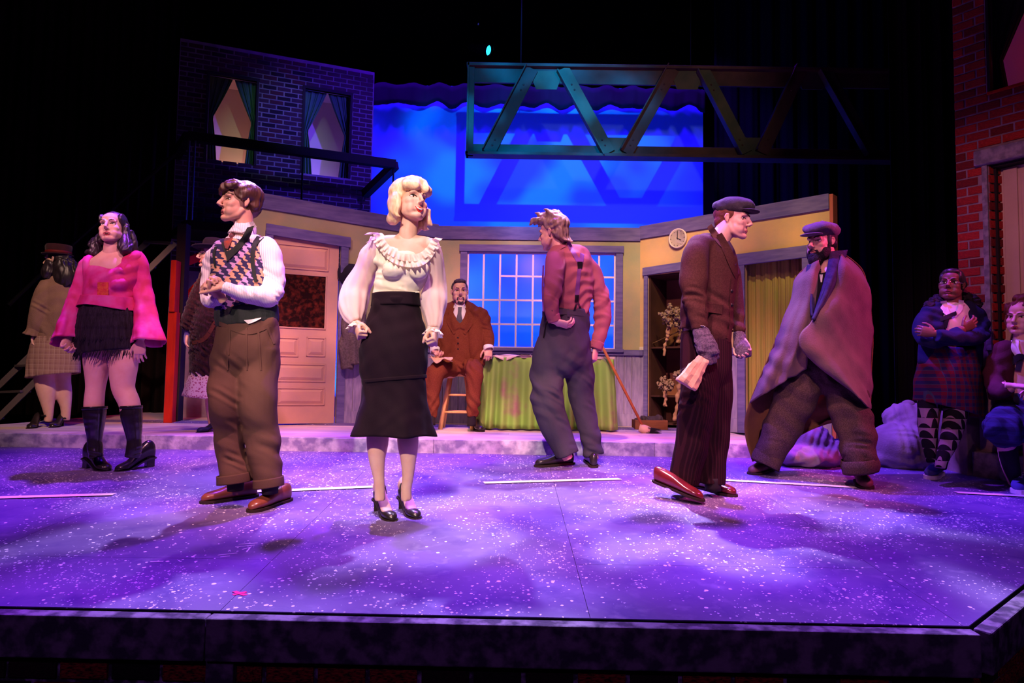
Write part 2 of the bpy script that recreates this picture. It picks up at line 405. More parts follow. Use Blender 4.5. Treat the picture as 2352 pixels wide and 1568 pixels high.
# ---------------------------------------------------------------- platform
m_riser = mat('riser_stone', (.60, .54, .66), .85, (.22, .18, .34), 11, .25, 40, contrast=(.36, .6))
m_plat = mat('platform_planks', (.62, .46, .42), .6, (.45, .36, .42), 3, 0, stretch=(.5, 3, 1))
m_plat2 = mat('platform_planks_pale', (.72, .56, .50), .6, (.5, .42, .48), 3, 0, stretch=(.5, 3, 1))
XR = on_plat(1800, 1021).x
pl = MB(); pl.box((-4.6, YE + .01, ZE - .3), (XR, 9.2, ZP - .012)); platform = tag(pl.build('platform', m_riser), kind='structure')
for k in range(11):                              # boards running across the stage, staggered
    y0 = YE + k * .17; cuts = [-4.6] + sorted(random.uniform(-4.4, XR - .2) for _ in range(6)) + [XR]
    for a, b in zip(cuts, cuts[1:]):
        if b - a > .1: q = MB(); q.box((a + .001, y0 + .001, ZP - .011), (b - .001, y0 + .169, ZP - random.uniform(0, .0012))); q.build('plank', random.choice([m_plat, m_plat2]), platform)
q = MB(); q.box((-4.6, YE + 11 * .17, ZP - .011), (XR, 9.2, ZP)); q.build('upstage_deck', m_plat, platform)
xr_ = [-4.6, on_plat(339, 997).x, on_plat(1000, 1005).x, on_plat(1500, 1014).x, XR]
for a, b in zip(xr_, xr_[1:]):
    q = MB(); q.box((a + .001, YE - .012, ZE - .01), (b - .001, YE + .01, ZP - .004)); q.build('riser_board', m_riser, platform, bevel=.004)

# ---------------------------------------------------------------- room flats
xy = lambda p: (p.x, p.y)
Lf = Flat(xy(at(572, 700, 6.50)), xy(at(1003, 700, 7.35))); Bf = Flat(xy(at(1003, 700, 7.35)), xy(at(1470, 700, 7.3))); Rf = Flat(xy(at(1470, 700, 7.3)), xy(at(1908, 700, 5.98)))
m_yel = mat('mottled_ochre_paint', (.40, .34, .19), .85, (.28, .31, .19), 5, .1, 50, contrast=(.3, .7))
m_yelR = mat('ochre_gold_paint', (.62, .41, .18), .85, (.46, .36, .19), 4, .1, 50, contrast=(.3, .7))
m_trim = mat('slate_blue_woodwork', (.10, .085, .25), .7, (.155, .13, .32), 5, .1, 30, stretch=(1, 1, 6))
m_wain = mat('lavender_boards', (.30, .26, .42), .75, (.20, .175, .32), 7, .15, 40, stretch=(6, 6, 1))
ztop = lambda f, px, py: f.uz(px, py)[1]
# left flat : holes = doorway
dA = Lf.uz(622, 700)[0]; dB = Lf.uz(779, 700)[0]; dT = Lf.uz(700, 543)[1]
zLa, zLb = ztop(Lf, 590, 443) + .004, ztop(Lf, 1000, 516)
wl_left = Lf.wall('wall_left', ZP, zLa, zLb, [(dA, dB, ZP, dT)], m_yel)
wB0, zW1 = Bf.uz(1074, 578); wB1, zW0 = Bf.uz(1413, 803); zBt = ztop(Bf, 1200, 522)
wl_back = Bf.wall('wall_back', ZP, zBt, zBt, [(wB0, wB1, zW0, zW1)], m_yel)
s0, s1 = Rf.uz(1489, 800)[0], Rf.uz(1650, 800)[0]; sT = Rf.uz(1530, 628)[1]
c0, c1 = Rf.uz(1713, 800)[0], Rf.uz(1846, 800)[0]; cT = Rf.uz(1780, 592)[1]
zRa, zRb = ztop(Rf, 1472, 521), ztop(Rf, 1903, 446)
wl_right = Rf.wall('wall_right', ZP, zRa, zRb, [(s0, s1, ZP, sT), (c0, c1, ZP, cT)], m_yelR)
def board(fl, name, parent, u0, u1, z0, z1, o0, o1, m=None, za=None, zb=None, bevel=.003):
    mb = MB()
    if za is None: fl.slab(mb, u0, u1, z0, z1, o0, o1)
    else: fl.quad(mb, [(u0, za - (z1 - z0)), (u1, zb - (z1 - z0)), (u1, zb), (u0, za)], o0, o1)
    return mb.build(name, m or m_trim, parent, bevel=bevel)
for fl, w, za, zb, h in ((Lf, wl_left, zLa, zLb, .15), (Bf, wl_back, zBt, zBt, .145), (Rf, wl_right, zRa, zRb, .14)):
    board(fl, 'cap_board', w, 0, fl.len, 0, h, 0, .02, za=za + .004, zb=zb + .004)
    # chair rail and wainscot boards
    zr = Bf.uz(1440, 810)[1]
    gaps = {id(Lf): [(dA - .05, dB + .07)], id(Rf): [(s0 - .05, s1 + .04), (c0 - .08, c1 + .06)], id(Bf): []}[id(fl)]
    def free(a, b):
        segs = [(a, b)]
        for g0, g1 in gaps:
            segs = [p for x, y in segs for p in ((x, min(y, g0)), (max(x, g1), y)) if p[1] - p[0] > .02]
        return segs
    for a, b in free(0, fl.len):
        board(fl, 'chair_rail', w, a, b, zr - .03, zr + .03, 0, .035)
        board(fl, 'base_board', w, a, b, ZP, ZP + .13, 0, .022, m_wain)
        n = max(1, round((b - a) / .085)); st = (b - a) / n
        for k in range(n): board(fl, 'wainscot_board', w, a + k * st + .002, a + (k + 1) * st - .002, ZP + .13, zr - .03, 0, .012 + random.uniform(0, .003), m_wain, bevel=.002)
board(Rf, 'end_return', wl_right, Rf.len, Rf.len + .03, ZP, zRb, -.12, .0, mat('return_paint', (.45, .13, .1), .8))
# door
door = tag(bpy.data.objects.new('door_1', None), kind='structure'); C.objects.link(door)
m_door = mat('salmon_door_paint', (.62, .37, .27), .6, (.52, .33, .27), 4, .1, 30)
m_doord = mat('salmon_door_shadow_line', (.46, .27, .22), .6)
hl = Lf.uz(604, 700)[0]; hr = Lf.uz(800, 700)[0]
board(Lf, 'head_casing', door, hl, hr, 0, .105, .0, .035, za=Lf.uz(604, 513)[1], zb=Lf.uz(800, 546)[1])
board(Lf, 'side_casing', door, dB, dB + .075, ZP, dT - .0, 0, .028); board(Lf, 'side_casing', door, dA - .075, dA, ZP, dT + .02, 0, .028)
leafB = dB - .015
mb = MB(); zt_ = lambda u: dT - .015
Lf.slab(mb, dA + .01, leafB, ZP + .012, dT - .012, -.05, -.012)
leaf = mb.build('door_leaf', m_door, door)
def dpanel(x0, y0, x1, y1, glass=False):
    a, zb_ = Lf.uz(x0, y1); b, zt = Lf.uz(x1, y0); u0, u1 = max(min(a, b), dA + .02), max(a, b)
    mb = MB(); w_ = .014
    for p in ((u0, u1, zb_, zb_ + w_), (u0, u1, zt - w_, zt), (u0, u0 + w_, zb_, zt), (u1 - w_, u1, zb_, zt)): Lf.slab(mb, *p, -.012, -.002)
    mb.build('panel_moulding', m_door, leaf, bevel=.003)
    if glass:
        mb = MB(); Lf.slab(mb, u0 + w_, u1 - w_, zb_ + w_, zt - w_, -.014, -.0095); mb.build('door_pane', mat('dark_mottled_pane', (.018, .006, .006), .25, (.15, .025, .015), 22, .5, 40, contrast=(.45, .75)), leaf)
    else:
        mb = MB(); i = .02; j = .045
        A_ = [Lf.W(u, z, -.011) for u, z in ((u0 + i, zb_ + i), (u1 - i, zb_ + i), (u1 - i, zt - i), (u0 + i, zt - i))]
        B_ = [Lf.W(u, z, .002) for u, z in ((u0 + j, zb_ + j), (u1 - j, zb_ + j), (u1 - j, zt - j), (u0 + j, zt - j))]
        mb.rings([A_, B_]); mb.build('raised_panel', m_door, leaf)
dpanel(636, 569, 757, 614); dpanel(634, 633, 752, 752, True); dpanel(634, 775, 687, 818); dpanel(703, 775, 749, 818); dpanel(634, 836, 749, 876); dpanel(634, 890, 747, 931)
for py in (630, 905):
    u, z = Lf.uz(776, py); mb = MB(); mb.tube([Lf.W(u + .004, z - .05, .004), Lf.W(u + .004, z + .05, .004)], .008, 8); mb.build('hinge', mat('old_brass', (.35, .25, .15), .4, metal=.8), door)
mb = MB(); u, z = Lf.uz(640, 745); mb.lathe(Lf.W(dA + .05, z, -.012), [(.012, 0), (.012, .03), (.028, .04), (.03, .055), (.015, .068)], 14, Lf.N); mb.build('door_knob', mat('old_brass', (.35, .25, .15)), leaf, True)
# window
win = tag(bpy.data.objects.new('window_1', None), kind='structure'); C.objects.link(win)
m_munt = mat('pale_muntin_paint', (.62, .56, .78), .6)
a_, z_ = Bf.uz(1056, 565); b_, _ = Bf.uz(1432, 580)
board(Bf, 'head_casing', win, a_, b_, zW1 + .0, zW1 + .075, 0, .04)
board(Bf, 'side_casing', win, wB0 - .075, wB0, zW0, zW1, 0, .028); board(Bf, 'side_casing', win, wB1, wB1 + .075, zW0, zW1, 0, .028)
board(Bf, 'sill', win, a_, b_, zW0 - .03, zW0 + .005, 0, .06)
nc, nr = 9, 4; cw = (wB1 - wB0) / nc; rh = (zW1 - zW0) / nr
m_pane, nt, b_n = nodes('thin_window_glass'); g = G(nt); tr = g.n('BsdfTransparent'); gl = g.n('BsdfGlossy'); gl.inputs['Roughness'].default_value = .1; mx = g.n('MixShader'); mx.inputs[0].default_value = .012
g.link(tr.outputs[0], mx.inputs[1]); g.link(gl.outputs[0], mx.inputs[2]); g.link(mx.outputs[0], nt.nodes['Material Output'].inputs[0])
for k in range(nc + 1):
    u = wB0 + k * cw; w_ = .02 if 0 < k < nc else .035
    board(Bf, 'muntin', win, u - w_ / 2, u + w_ / 2, zW0, zW1, -.03, -.006, m_munt, bevel=0)
for r in range(nr + 1):
    z = zW0 + r * rh; w_ = .02 if 0 < r < nr else .035
    board(Bf, 'muntin', win, wB0 + (2 * cw if r == 3 else 0), wB1, z - w_ / 2, z + w_ / 2, -.029, -.008, m_munt, bevel=0)
for k in range(nc):
    for r in range(nr):
        if r == 3 and k < 2: continue
        z1_ = zW0 + (r + 1) * rh + (rh if (r == 2 and k < 2) else 0)
        mb = MB(); Bf.slab(mb, wB0 + k * cw + .008, wB0 + (k + 1) * cw - .008, zW0 + r * rh + .008, z1_ - .008, -.02, -.017); mb.build('pane', m_pane, win)
# thin blue drapes hanging behind the lower window
# shelf opening casings, doorway casings
board(Rf, 'shelf_head_casing', wl_right, s0 - .055, s1 + .09, 0, .085, 0, .035, za=Rf.uz(1478, 616)[1], zb=Rf.uz(1478, 616)[1] + .03)
board(Rf, 'shelf_side_casing', wl_right, s0 - .045, s0, ZP, sT, 0, .025); board(Rf, 'shelf_side_casing', wl_right, s1, s1 + .045, ZP, sT, 0, .025)
board(Rf, 'doorway_head_casing', wl_right, c0 - .085, c1 + .09, 0, .11, 0, .035, za=Rf.uz(1694, 585)[1], zb=Rf.uz(1852, 564)[1])
board(Rf, 'doorway_side_casing', wl_right, c0 - .075, c0, ZP, cT + .0, 0, .028); board(Rf, 'doorway_side_casing', wl_right, c1, c1 + .075, ZP, cT + .02, 0, .028)
mb = MB(); u, z = Rf.uz(1474, 803); Rf.slab(mb, u - .025, u + .025, z - .03, z + .03, 0, .012); q = tag(mb.build('light_switch', mat('switch_plate', (.6, .55, .5), .4), None, bevel=.004), 'small pale light switch plate on the ochre wall beside the dark shelves', 'switch')
mb = MB(); Rf.slab(mb, u - .006, u + .006, z - .012, z + .012, .012, .024); mb.build('toggle', mat('switch_plate', (.6, .55, .5)), q)
# doorway curtain (green and brown, two drops)
def drape(fn_edge, name, m, parent, folds, amp, nu=60, nv=16, th=.004, seed=0):
    mb = MB(); rs = random.Random(seed); ph = [rs.uniform(0, 6) for _ in range(3)]
    def f(u, v):
        p = Vector(fn_edge(u, v)); a = amp * (math.sin(u * folds * 6.283 + ph[0]) + .4 * math.sin(u * folds * 2.7 * 6.283 + ph[1] + v)) * (.55 + .45 * v)
        return p + DN * a
    mb.grid(f, nu, nv); return mb.build(name, m, parent, True, solid=th)
m_gcur = mat('green_gold_curtain', (.26, .29, .06), .85, (.36, .27, .07), 4, .1, 60, stretch=(3, 3, .5))
m_bcur = mat('olive_brown_curtain', (.20, .12, .05), .85, (.30, .28, .07), 3.4, .1, 60, stretch=(3, 3, .5))
DN = Rf.N
cur = empty('doorway_curtain', Rf.W((c0 + c1) / 2, ZP, -.1), 'green and brown stage curtain hanging in the doorway of the ochre wall', 'curtain')
for k, (a, b, m) in enumerate(((c0 - .05, (c0 + c1) / 2 + .02, m_gcur), ((c0 + c1) / 2, c1 + .05, m_bcur))):
    drape(lambda u, v: Rf.W(a + (b - a) * u, cT + .06 - (cT + .055 - ZP) * v, -.12), 'curtain_drop', m, cur, 4, .018, seed=k)
mb = MB(); mb.tube([Rf.W(c0 - .08, cT + .07, -.12), Rf.W(c1 + .08, cT + .07, -.12)], .012, 8); mb.build('curtain_pole', m_black, cur)

# ---------------------------------------------------------------- brick house flat and balcony
Hf = Flat(xy(at(404, 320, 7.6)), xy(at(856, 320, 8.4))); zH = Hf.uz(418, 88)[1]
def rect(fl, tl, br):
    u0, z1 = fl.uz(*tl); u1, z0 = fl.uz(*br); return (u0, u1, z0, z1)
h1 = rect(Hf, (482, 170), (583, 381)); h2 = rect(Hf, (702, 203), (800, 410))
house = Hf.wall('wall_house', ZP, zH, zH, [h1, h2], mat('house_mortar_paint', (.27, .21, .30), .9, (.19, .15, .23), 8, .15, 40), .05)
m_hbrick = [mat('house_brick_plum', (.045, .02, .045), .9, (.06, .024, .04), 9, .1, 40), mat('house_brick_black', (.022, .012, .025), .9), mat('house_brick_maroon', (.085, .02, .03), .9, (.05, .018, .03), 9, .1, 40)]
bricks(Hf, house, .01, Hf.len - .012, 1.2, zH - .015, .163, .0575, .015, m_hbrick, holes=[(h[0] - .03, h[1] + .03, h[2] - .0, h[3] + .03) for h in (h1, h2)], limit=300, depth=.014, proud=.006, score=lambda q: -(q[1] - q[0]) * 3 + q[0] * .15)
m_blackframe = mat('black_sill', (.02, .015, .02), .7)
m_glow = mat('window_room_wall', (.75, .62, .58), .9)
for i, (h, lab) in enumerate(((h1, 1), (h2, 2))):
    w_ = tag(bpy.data.objects.new('window_%d' % (i + 2), None), kind='structure'); C.objects.link(w_)
    for a, b, c, d in ((h[0] - .03, h[1] + .03, h[3], h[3] + .035), (h[0] - .03, h[0], h[2], h[3]), (h[1], h[1] + .025, h[2], h[3])): board(Hf, 'frame_bar', w_, a, b, c, d, -.03, .014, m_blackframe, bevel=0)
    mb = MB(); Hf.slab(mb, h[0] - .15, h[1] + .15, h[2] - .2, h[3] + .1, -.62, -.6); mb.build('room_wall', m_glow, w_)
    mb = MB()
    for p in ((h[0] - .17, h[0] - .15, h[2] - .2, h[3] + .1), (h[1] + .15, h[1] + .17, h[2] - .2, h[3] + .1), (h[0] - .17, h[1] + .17, h[3] + .1, h[3] + .12), (h[0] - .17, h[1] + .17, h[2] - .22, h[2] - .2)): Hf.slab(mb, *p, -.62, -.05)
    mb.build('room_box', m_glow, w_)
    cu = empty('window_curtains', Hf.W((h[0] + h[1]) / 2, h[2], -.08), ['pair of green drapes tied back in the left upper window of the brick house', 'pair of blue green drapes tied back in the right upper window of the brick house'][i], 'curtain', 'house window drapes')
    DN = Hf.N; H = h[3] - h[2]; W = h[1] - h[0]
    for sd in (0, 1):
        def edge(u, v, sd=sd):
            # inner edge: comes from the centre at the top to the tie point at mid height, then falls straight
            t = v / .48 if v < .48 else 1; inner = .49 - .41 * t ** 1.1 if v < .48 else .08 + .13 * min(1, (v - .48) / .52) ** .7
            x = (-.02 + (inner + .02) * u); x = x if sd == 0 else 1 - x
            return Hf.W(h[0] + W * x, h[3] + .03 - (H + .06) * v, -.09)
        o_ = drape(edge, 'drape', mat('teal_green_drape', (.07, .17, .11), .8, (.05, .12, .14), 5) if (i + sd) % 3 else mat('deep_green_drape', (.10, .20, .05), .8, (.05, .13, .09), 5), cu, 3.5, .02, 50, 24, seed=i * 2 + sd)
    pl_ = bpy.data.lights.new('house_room_lamp', 'POINT'); pl_.energy = (2.6, 3.2)[i] * LIGHTS; pl_.color = ((1, .46, .36), (.30, .16, 1))[i]; pl_.shadow_soft_size = .05
    po = bpy.data.objects.new('house_room_lamp', pl_); C.objects.link(po); po.location = Hf.W((h[0] + h[1]) / 2 + (.1 - .2 * i), h[2] - .08, -.3)
# balcony deck and railing
m_rail = mat('black_painted_steel', (.006, .005, .006), .55, spec=.15)
zD = at(430, 505, 7.05).z; A1 = at(424, 500, 7.05); A2 = at(905, 500, 7.8)
bal = empty('balcony', Vector(((A1.x + A2.x) / 2, (A1.y + A2.y) / 2, zD)), 'black steel balcony with thin railing under the two house windows', 'balcony')
dB_ = Vector((A2.x - A1.x, A2.y - A1.y, 0)); back1 = Hf.W(.0, zD, .02); back2 = Hf.W(Hf.len - .05, zD, .02)
mb = MB(); mb.prism([(A1.x, A1.y, zD), (A2.x, A2.y, zD), tuple(back2), tuple(back1)], (0, 0, -.09)); mb.build('deck', m_rail, bal)
zr1, zr2 = at(430, 313, 7.05).z, at(910, 378, 7.8).z; zR = (zr1 + zr2) / 2
P1 = Vector((A1.x, A1.y, zr1)); P2 = Vector((A2.x, A2.y, zr2)); B1 = at(403, 358, 7.62); B2 = at(838, 446, 8.28)
for nm, a, b in (('front_handrail', P1, P2), ('side_handrail', P1, B1), ('side_handrail', P2, B2)):
    mb = MB(); mb.beam(a, b, .085, .095); mb.build(nm, m_rail, bal)
for a in (P1 + Vector((.015, 0, 0)), P1.lerp(P2, .53), P2 - Vector((.02, 0, 0))):
    for k in ((0, .06) if a.x < P1.x + .1 else (0,)):
        mb = MB(); mb.tube([(a.x + k, a.y, zD), (a.x + k, a.y, a.z)], .011, 8); mb.build('baluster', mat('bare_steel', (.25, .22, .25), .35, metal=.9) if a.x < P1.x + .1 else m_rail, bal)
# red timber post under the balcony with braces
m_red = mat('red_painted_timber', (.42, .02, .01), .6, (.30, .015, .01), 5, .2, 30, stretch=(4, 4, .6))
pt, pb = at(399, 598, 6.72), at(383, 968, 6.72)
post = empty('timber_post', (pb.x, pb.y, ZP), 'red painted timber post holding up the black balcony', 'post')
mb = MB(); x = pb.x; mb.box((x - .035, pb.y, ZP), (x + .05, pb.y + .08, at(390, 716, 6.72).z)); mb.build('lower_post', m_red, post, bevel=.004)
mb = MB(); mb.box((x - .02, pb.y - .02, at(390, 716, 6.72).z), (x + .035, pb.y + .08, at(400, 598, 6.72).z)); mb.build('upper_post', m_red, post, bevel=.004)
for z0, z1 in (((406, 712), (470, 640)), ((405, 610), (470, 585))):
    mb = MB(); mb.beam(at(*z0, 6.9), at(*z1, 7.2), .05, .08); mb.build('brace', m_red, post)
mb = MB(); mb.box((x - .03, pb.y + .1, ZP), (x + .06, pb.y + .2, zD - .09)); mb.build('rear_post', m_blackframe, post)
# ladder stair up to the balcony (left)
m_steel = mat('dull_steel', (.16, .13, .13), .45, metal=.6)
st = empty('escape_stair', at(0, 970, 6.9) * 1, 'steel escape stair climbing behind the woman in the pink top', 'stairs')
st.location = (at(20, 900, 6.95).x, 6.95, ZP)
Sa = (at(340, 555, 7.25), at(-120, 1000, 6.75)); Sb = (at(403, 558, 7.0), at(-40, 996, 6.5))
for a, b in (Sa, Sb):
    mb = MB(); mb.beam(a, b, .03, .055); mb.build('stringer', m_steel, st)
for k in range(8):
    t = (k + .02) / 7.6; a = Sa[0].lerp(Sa[1], t); b = Sb[0].lerp(Sb[1], t)
    mb = MB(); mb.beam(a, b, .10, .022); mb.build('tread', m_steel, st)
mb = MB(); mb.tube([at(400, 355, 7.3), at(268, 470, 7.3), at(165, 562, 7.2), at(20, 700, 7.0)], .022, 8); mb.build('handrail', m_rail, st)
# ---------------------------------------------------------------- cyclorama, borders, masking
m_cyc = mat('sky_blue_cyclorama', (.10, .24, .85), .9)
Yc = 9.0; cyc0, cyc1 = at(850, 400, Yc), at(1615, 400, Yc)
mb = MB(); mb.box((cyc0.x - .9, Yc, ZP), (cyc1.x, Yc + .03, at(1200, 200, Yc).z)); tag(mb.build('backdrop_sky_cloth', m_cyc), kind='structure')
m_bshade = mat('border_shade_plum', (.014, .004, .020), .9)
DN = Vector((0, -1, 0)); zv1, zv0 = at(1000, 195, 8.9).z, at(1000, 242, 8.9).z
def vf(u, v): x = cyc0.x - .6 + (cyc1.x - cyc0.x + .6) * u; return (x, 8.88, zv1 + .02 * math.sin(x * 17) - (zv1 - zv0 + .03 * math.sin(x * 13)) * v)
tag(drape(vf, 'border_shade_cloth', m_bshade, None, 18, .02, 160, 4), 'dark plum cloth standing for the border shadow across the top of the blue backdrop', 'curtain')  # dark cloth stands in for the border's shadow on the top of the cyclorama
def swag(u, v):
    x = cyc0.x + .2 + (cyc1.x - cyc0.x - .3) * u; s_ = abs(math.sin(u * 3 * math.pi)); return (x, 8.92, zv0 + .02 - (.10 + .16 * s_) * v)
mb = MB()
def wing(name, x0, x1, Y, z0, z1, folds, amp, m, seed, label):
    global DN
    DN = Vector((0, -1, 0)); o = drape(lambda u, v: (x0 + (x1 - x0) * u, Y, z1 + (z0 - z1) * v), name, m, None, folds, amp, 160, 6, .004, seed)
    return tag(o, label, 'curtain')
m_vel = mat('black_velvet', (.010, .007, .009), .8, sheen=.15)
m_brn = mat('black_brown_drape', (.016, .008, .008), .9)
wing('masking_curtain', -7.5, at(405, 500, 8.6).x, 8.6, ZP - .05, 7.2, 20, .04, m_brn, 3, 'dark brown black masking drape behind the escape stair')
wing('leg_curtain', at(2040, 500, 6.6).x, at(2215, 500, 6.6).x, 6.6, zfloor(6.6), 7.2, 4.3, .05, m_vel, 4, 'tall black velvet leg curtain with hard folds beside the red brick wall')
wing('backcloth', -9, 9, 10.6, -1.2, 7.2, 30, .05, m_black, 5, 'black back curtain closing off the stage above the bridge truss')
wing('leg_curtain', at(1640, 500, 9.4).x, 6.5, 9.4, -1, 7.2, 14, .04, m_black, 8, 'plain black masking curtain right of the blue backdrop')
# ---------------------------------------------------------------- bridge truss
m_tr = mat('dull_green_steel_paint', (.12, .05, .05), .6, (.07, .035, .035), 4, .15, 30)
m_tr2 = mat('rusty_green_steel_paint', (.11, .09, .065), .6, (.06, .065, .05), 4, .15, 30)
Yt = 7.8; trx = at(1075, 350, Yt); tr_end = at(2060, 350, Yt).x; zb0 = at(1300, 361, Yt).z; zt1 = at(1300, 152, Yt).z
tr = empty('bridge_truss', (trx.x, Yt, zb0), 'long dull green steel bridge truss hanging above the room set', 'truss')
def tbox(nm, x0, x1, y0, y1, z0, z1, m=None): mb = MB(); mb.box((x0, y0, z0), (x1, y1, z1)); return mb.build(nm, m or m_tr, tr, bevel=.004)
tz = lambda py: at(1300, py, Yt).z
def chord(nm, zl, zh, flz):
    mb = MB(); mb.box((trx.x, Yt, zl), (tr_end, Yt + .03, zh)); mb.box((trx.x - .03, Yt - .07, flz), (tr_end, Yt + .1, flz + .035)); return mb.build(nm, m_tr, tr, bevel=.003)
chord('top_chord', tz(192), zt1 - .03, zt1 - .035); chord('bottom_chord', zb0 + .03, tz(333), zb0)
mb = MB(); mb.box((trx.x, Yt - .03, zb0), (trx.x + .06, Yt + .02, zt1)); mb.box((trx.x - .02, Yt - .07, zb0), (trx.x, Yt + .08, zt1)); mb.build('end_post', m_tr, tr)
for k, (x0, x1) in enumerate(((1222, 1122), (1292, 1398), (1545, 1437), (1612, 1712), (1838, 1748), (1890, 2000))):
    a = at(x0, 160, Yt); b = at(x1, 353, Yt); a.y = b.y = Yt - .02; d = (b - a).normalized(); sd = d.cross(Vector((0, 1, 0)))
    mb = MB(); mb.beam(a, b, .03, .15, up=sd); e = sd * (-.075 if sd.x > 0 else .075)
    for s_ in (e,): mb.beam(a + s_ + Vector((0, -.03, 0)), b + s_ + Vector((0, -.03, 0)), .10, .014, up=sd)
    o = mb.build('diagonal_brace', m_tr if k % 2 == 0 else m_tr2, tr, bevel=.002)
    for p in (a + d * .22, a + d * .29, b - d * .1, b - d * .17): rv = MB(); rv.ball(p + Vector((0, -.017, 0)), .012, None, 8, 5); rv.build('rivet', m_tr, o)
for x in (1255, 1418, 1578, 1732, 1865):
    up_t = x in (1255, 1578, 1865); p = at(x, 185 if up_t else 338, Yt); mb = MB(); h = .11
    mb.prism([(p.x - .2, Yt - .012, p.z + (h if up_t else -h)), (p.x + .2, Yt - .012, p.z + (h if up_t else -h)), (p.x + .12, Yt - .012, p.z + (-h if up_t else h)), (p.x - .12, Yt - .012, p.z + (-h if up_t else h))], (0, .012, 0)); mb.build('gusset_plate', m_tr2, tr)
for x in (trx.x + .6, trx.x + 2.6, trx.x + 4.2):
    mb = MB(); mb.tube([(x, Yt + .02, zt1), (x, Yt + .02, 7.21)], .006, 6); mb.build('hanging_cable', m_black, tr)
# ---------------------------------------------------------------- stage lantern glinting overhead
def lantern(px, py, Y, r, e, label, col=(.02, .55, 1)):
    p = at(px, py, Y); o = empty('stage_lantern', p, label, 'lantern'); ax = Vector((.86, -.45, -.42)).normalized()
    mb = MB(); mb.lathe(p, [(r * .7, -r * 5), (r * 1.05, -r * 3.6), (r * 1.1, -.004), (r * 1.25, 0), (r * 1.25, r * .4), (r * 1.02, r * .4), (r * 1.0, .0)], 18, ax); mb.build('housing', m_black, o, True)
    m, nt, b = nodes('lantern_lens'); b.inputs['Base Color'].default_value = (.0, .1, .3, 1); b.inputs['Emission Color'].default_value = (*col, 1); b.inputs['Emission Strength'].default_value = e
    mb = MB(); mb.ball(p + ax * .004, (r, r, r * .25), (ax.orthogonal().normalized(), ax.cross(ax.orthogonal()).normalized(), ax)); mb.build('lens', m, o, True)
    mb = MB(); mb.tube([p + Vector((r * 1.3, 0, 0)), p + Vector((r * 1.3, 0, r * 4)), p + Vector((0, 0, r * 5)), Vector((p.x, p.y, 7.21))], .008, 6); mb.build('yoke', m_black, o)
ceil = MB(); ceil.box((-9, -6, 7.2), (9, 11, 7.3)); tag(ceil.build('ceiling', m_black), kind='structure')
lantern(1120, 115, 9.6, .070, 3.0, 'small stage lantern with a glowing blue lens above the bridge truss')
lantern(1098, 55, 10, .016, .25, 'tiny dim blue lantern lens high above the glowing lantern', (.05, .05, .6))
# ---------------------------------------------------------------- right-hand brick doorway
Gf = Flat(xy(at(2199, 500, 4.95)), xy(at(2700, 500, 4.0)))
m_gm = mat('doorway_mortar', (.34, .24, .30), .9, (.22, .16, .22), 14, .3, 50)
gz0 = Gf.uz(2230, 800)[1]; gu = lambda px, py: Gf.uz(px, py)[0]
jx = gu(2262, 600); dx0 = gu(2277, 600); dzt = Gf.uz(2300, 372)[1]; wzb = Gf.uz(2290, 207)[1]; wx0 = gu(2273, 100)
gate = Gf.wall('wall_right_house', -.75, 3.1, 3.1, [(dx0, dx0 + .95, -.75, dzt), (wx0, wx0 + .8, wzb, 2.9)], m_gm, .12)
m_gb = [mat('scarlet_brick', (.36, .028, .025), .85, (.22, .02, .022), 9, .3, 40), mat('dark_scarlet_brick', (.20, .018, .02), .85, (.12, .015, .018), 9, .3, 40), mat('bright_scarlet_brick', (.46, .035, .03), .85, (.28, .02, .02), 9, .3, 40)]
bricks(Gf, gate, 0, Gf.len, gz0, 3.05, .150, .0655, .012, m_gb, holes=[(jx - .005, dx0 + 1.0, gz0 - 1, dzt + .0), (wx0 - .03, wx0 + .83, wzb - .02, 2.93), (gu(2240, 360) , dx0 + 1.1, dzt, dzt + .115)], limit=300, depth=.03, proud=.006, score=lambda q: q[0])
mb = MB(); Gf.slab(mb, gu(2241, 360), dx0 + 1.1, dzt, dzt + .11, -.02, .045); mb.build('stone_lintel', m_stone, gate, bevel=.008)
mb = MB(); Gf.slab(mb, jx, jx + .035, gz0 - .02, dzt, -.02, .02); mb.build('stone_jamb', m_stone, gate, bevel=.004)
# brick return inside the reveal
Gr = Flat(xy(Gf.W(jx + .036, 0, .0)), xy(Gf.W(jx + .09, 0, -.13)))
bricks(Gr, gate, 0, Gr.len, gz0, dzt, .30, .0655, .012, m_gb, limit=60, depth=.02, proud=.004)
m_cream = mat('cream_door_paint', (.62, .46, .36), .6, (.52, .37, .30), 3, .1, 30)
d2 = tag(bpy.data.objects.new('door_2', None), kind='structure'); C.objects.link(d2)
mb = MB(); Gf.slab(mb, dx0 + .03, dx0 + .93, -.62, dzt - .02, -.14, -.10); leaf2 = mb.build('door_leaf', m_cream, d2)
for a, b in ((.055, .14), (.16, .80)):
    mb = MB(); Gf.slab(mb, dx0 + a, dx0 + b, -.5, dzt - (.03 if a < .1 else .08), -.10, -.085); mb.build('door_stile' if a < .1 else 'door_panel', m_cream, leaf2, bevel=.006)
mb = MB(); Gf.slab(mb, dx0, dx0 + .03, -.62, dzt, -.12, -.04); Gf.slab(mb, dx0, dx0 + .95, dzt - .02, dzt, -.12, -.02); mb.build('door_frame', m_blackframe, d2)
w4 = tag(bpy.data.objects.new('window_4', None), kind='structure'); C.objects.link(w4)
mb = MB(); Gf.slab(mb, wx0 - .1, wx0 + .9, wzb - .1, 3.0, -.50, -.48); mb.build('room_wall', mat('window_room_red', (.7, .3, .35), .9), w4)
board(Gf, 'frame_bar', w4, wx0 - .02, wx0, wzb, 2.9, -.03, .012, m_blackframe); board(Gf, 'frame_bar', w4, wx0 - .02, wx0 + .8, wzb - .02, wzb, -.03, .02, m_red)
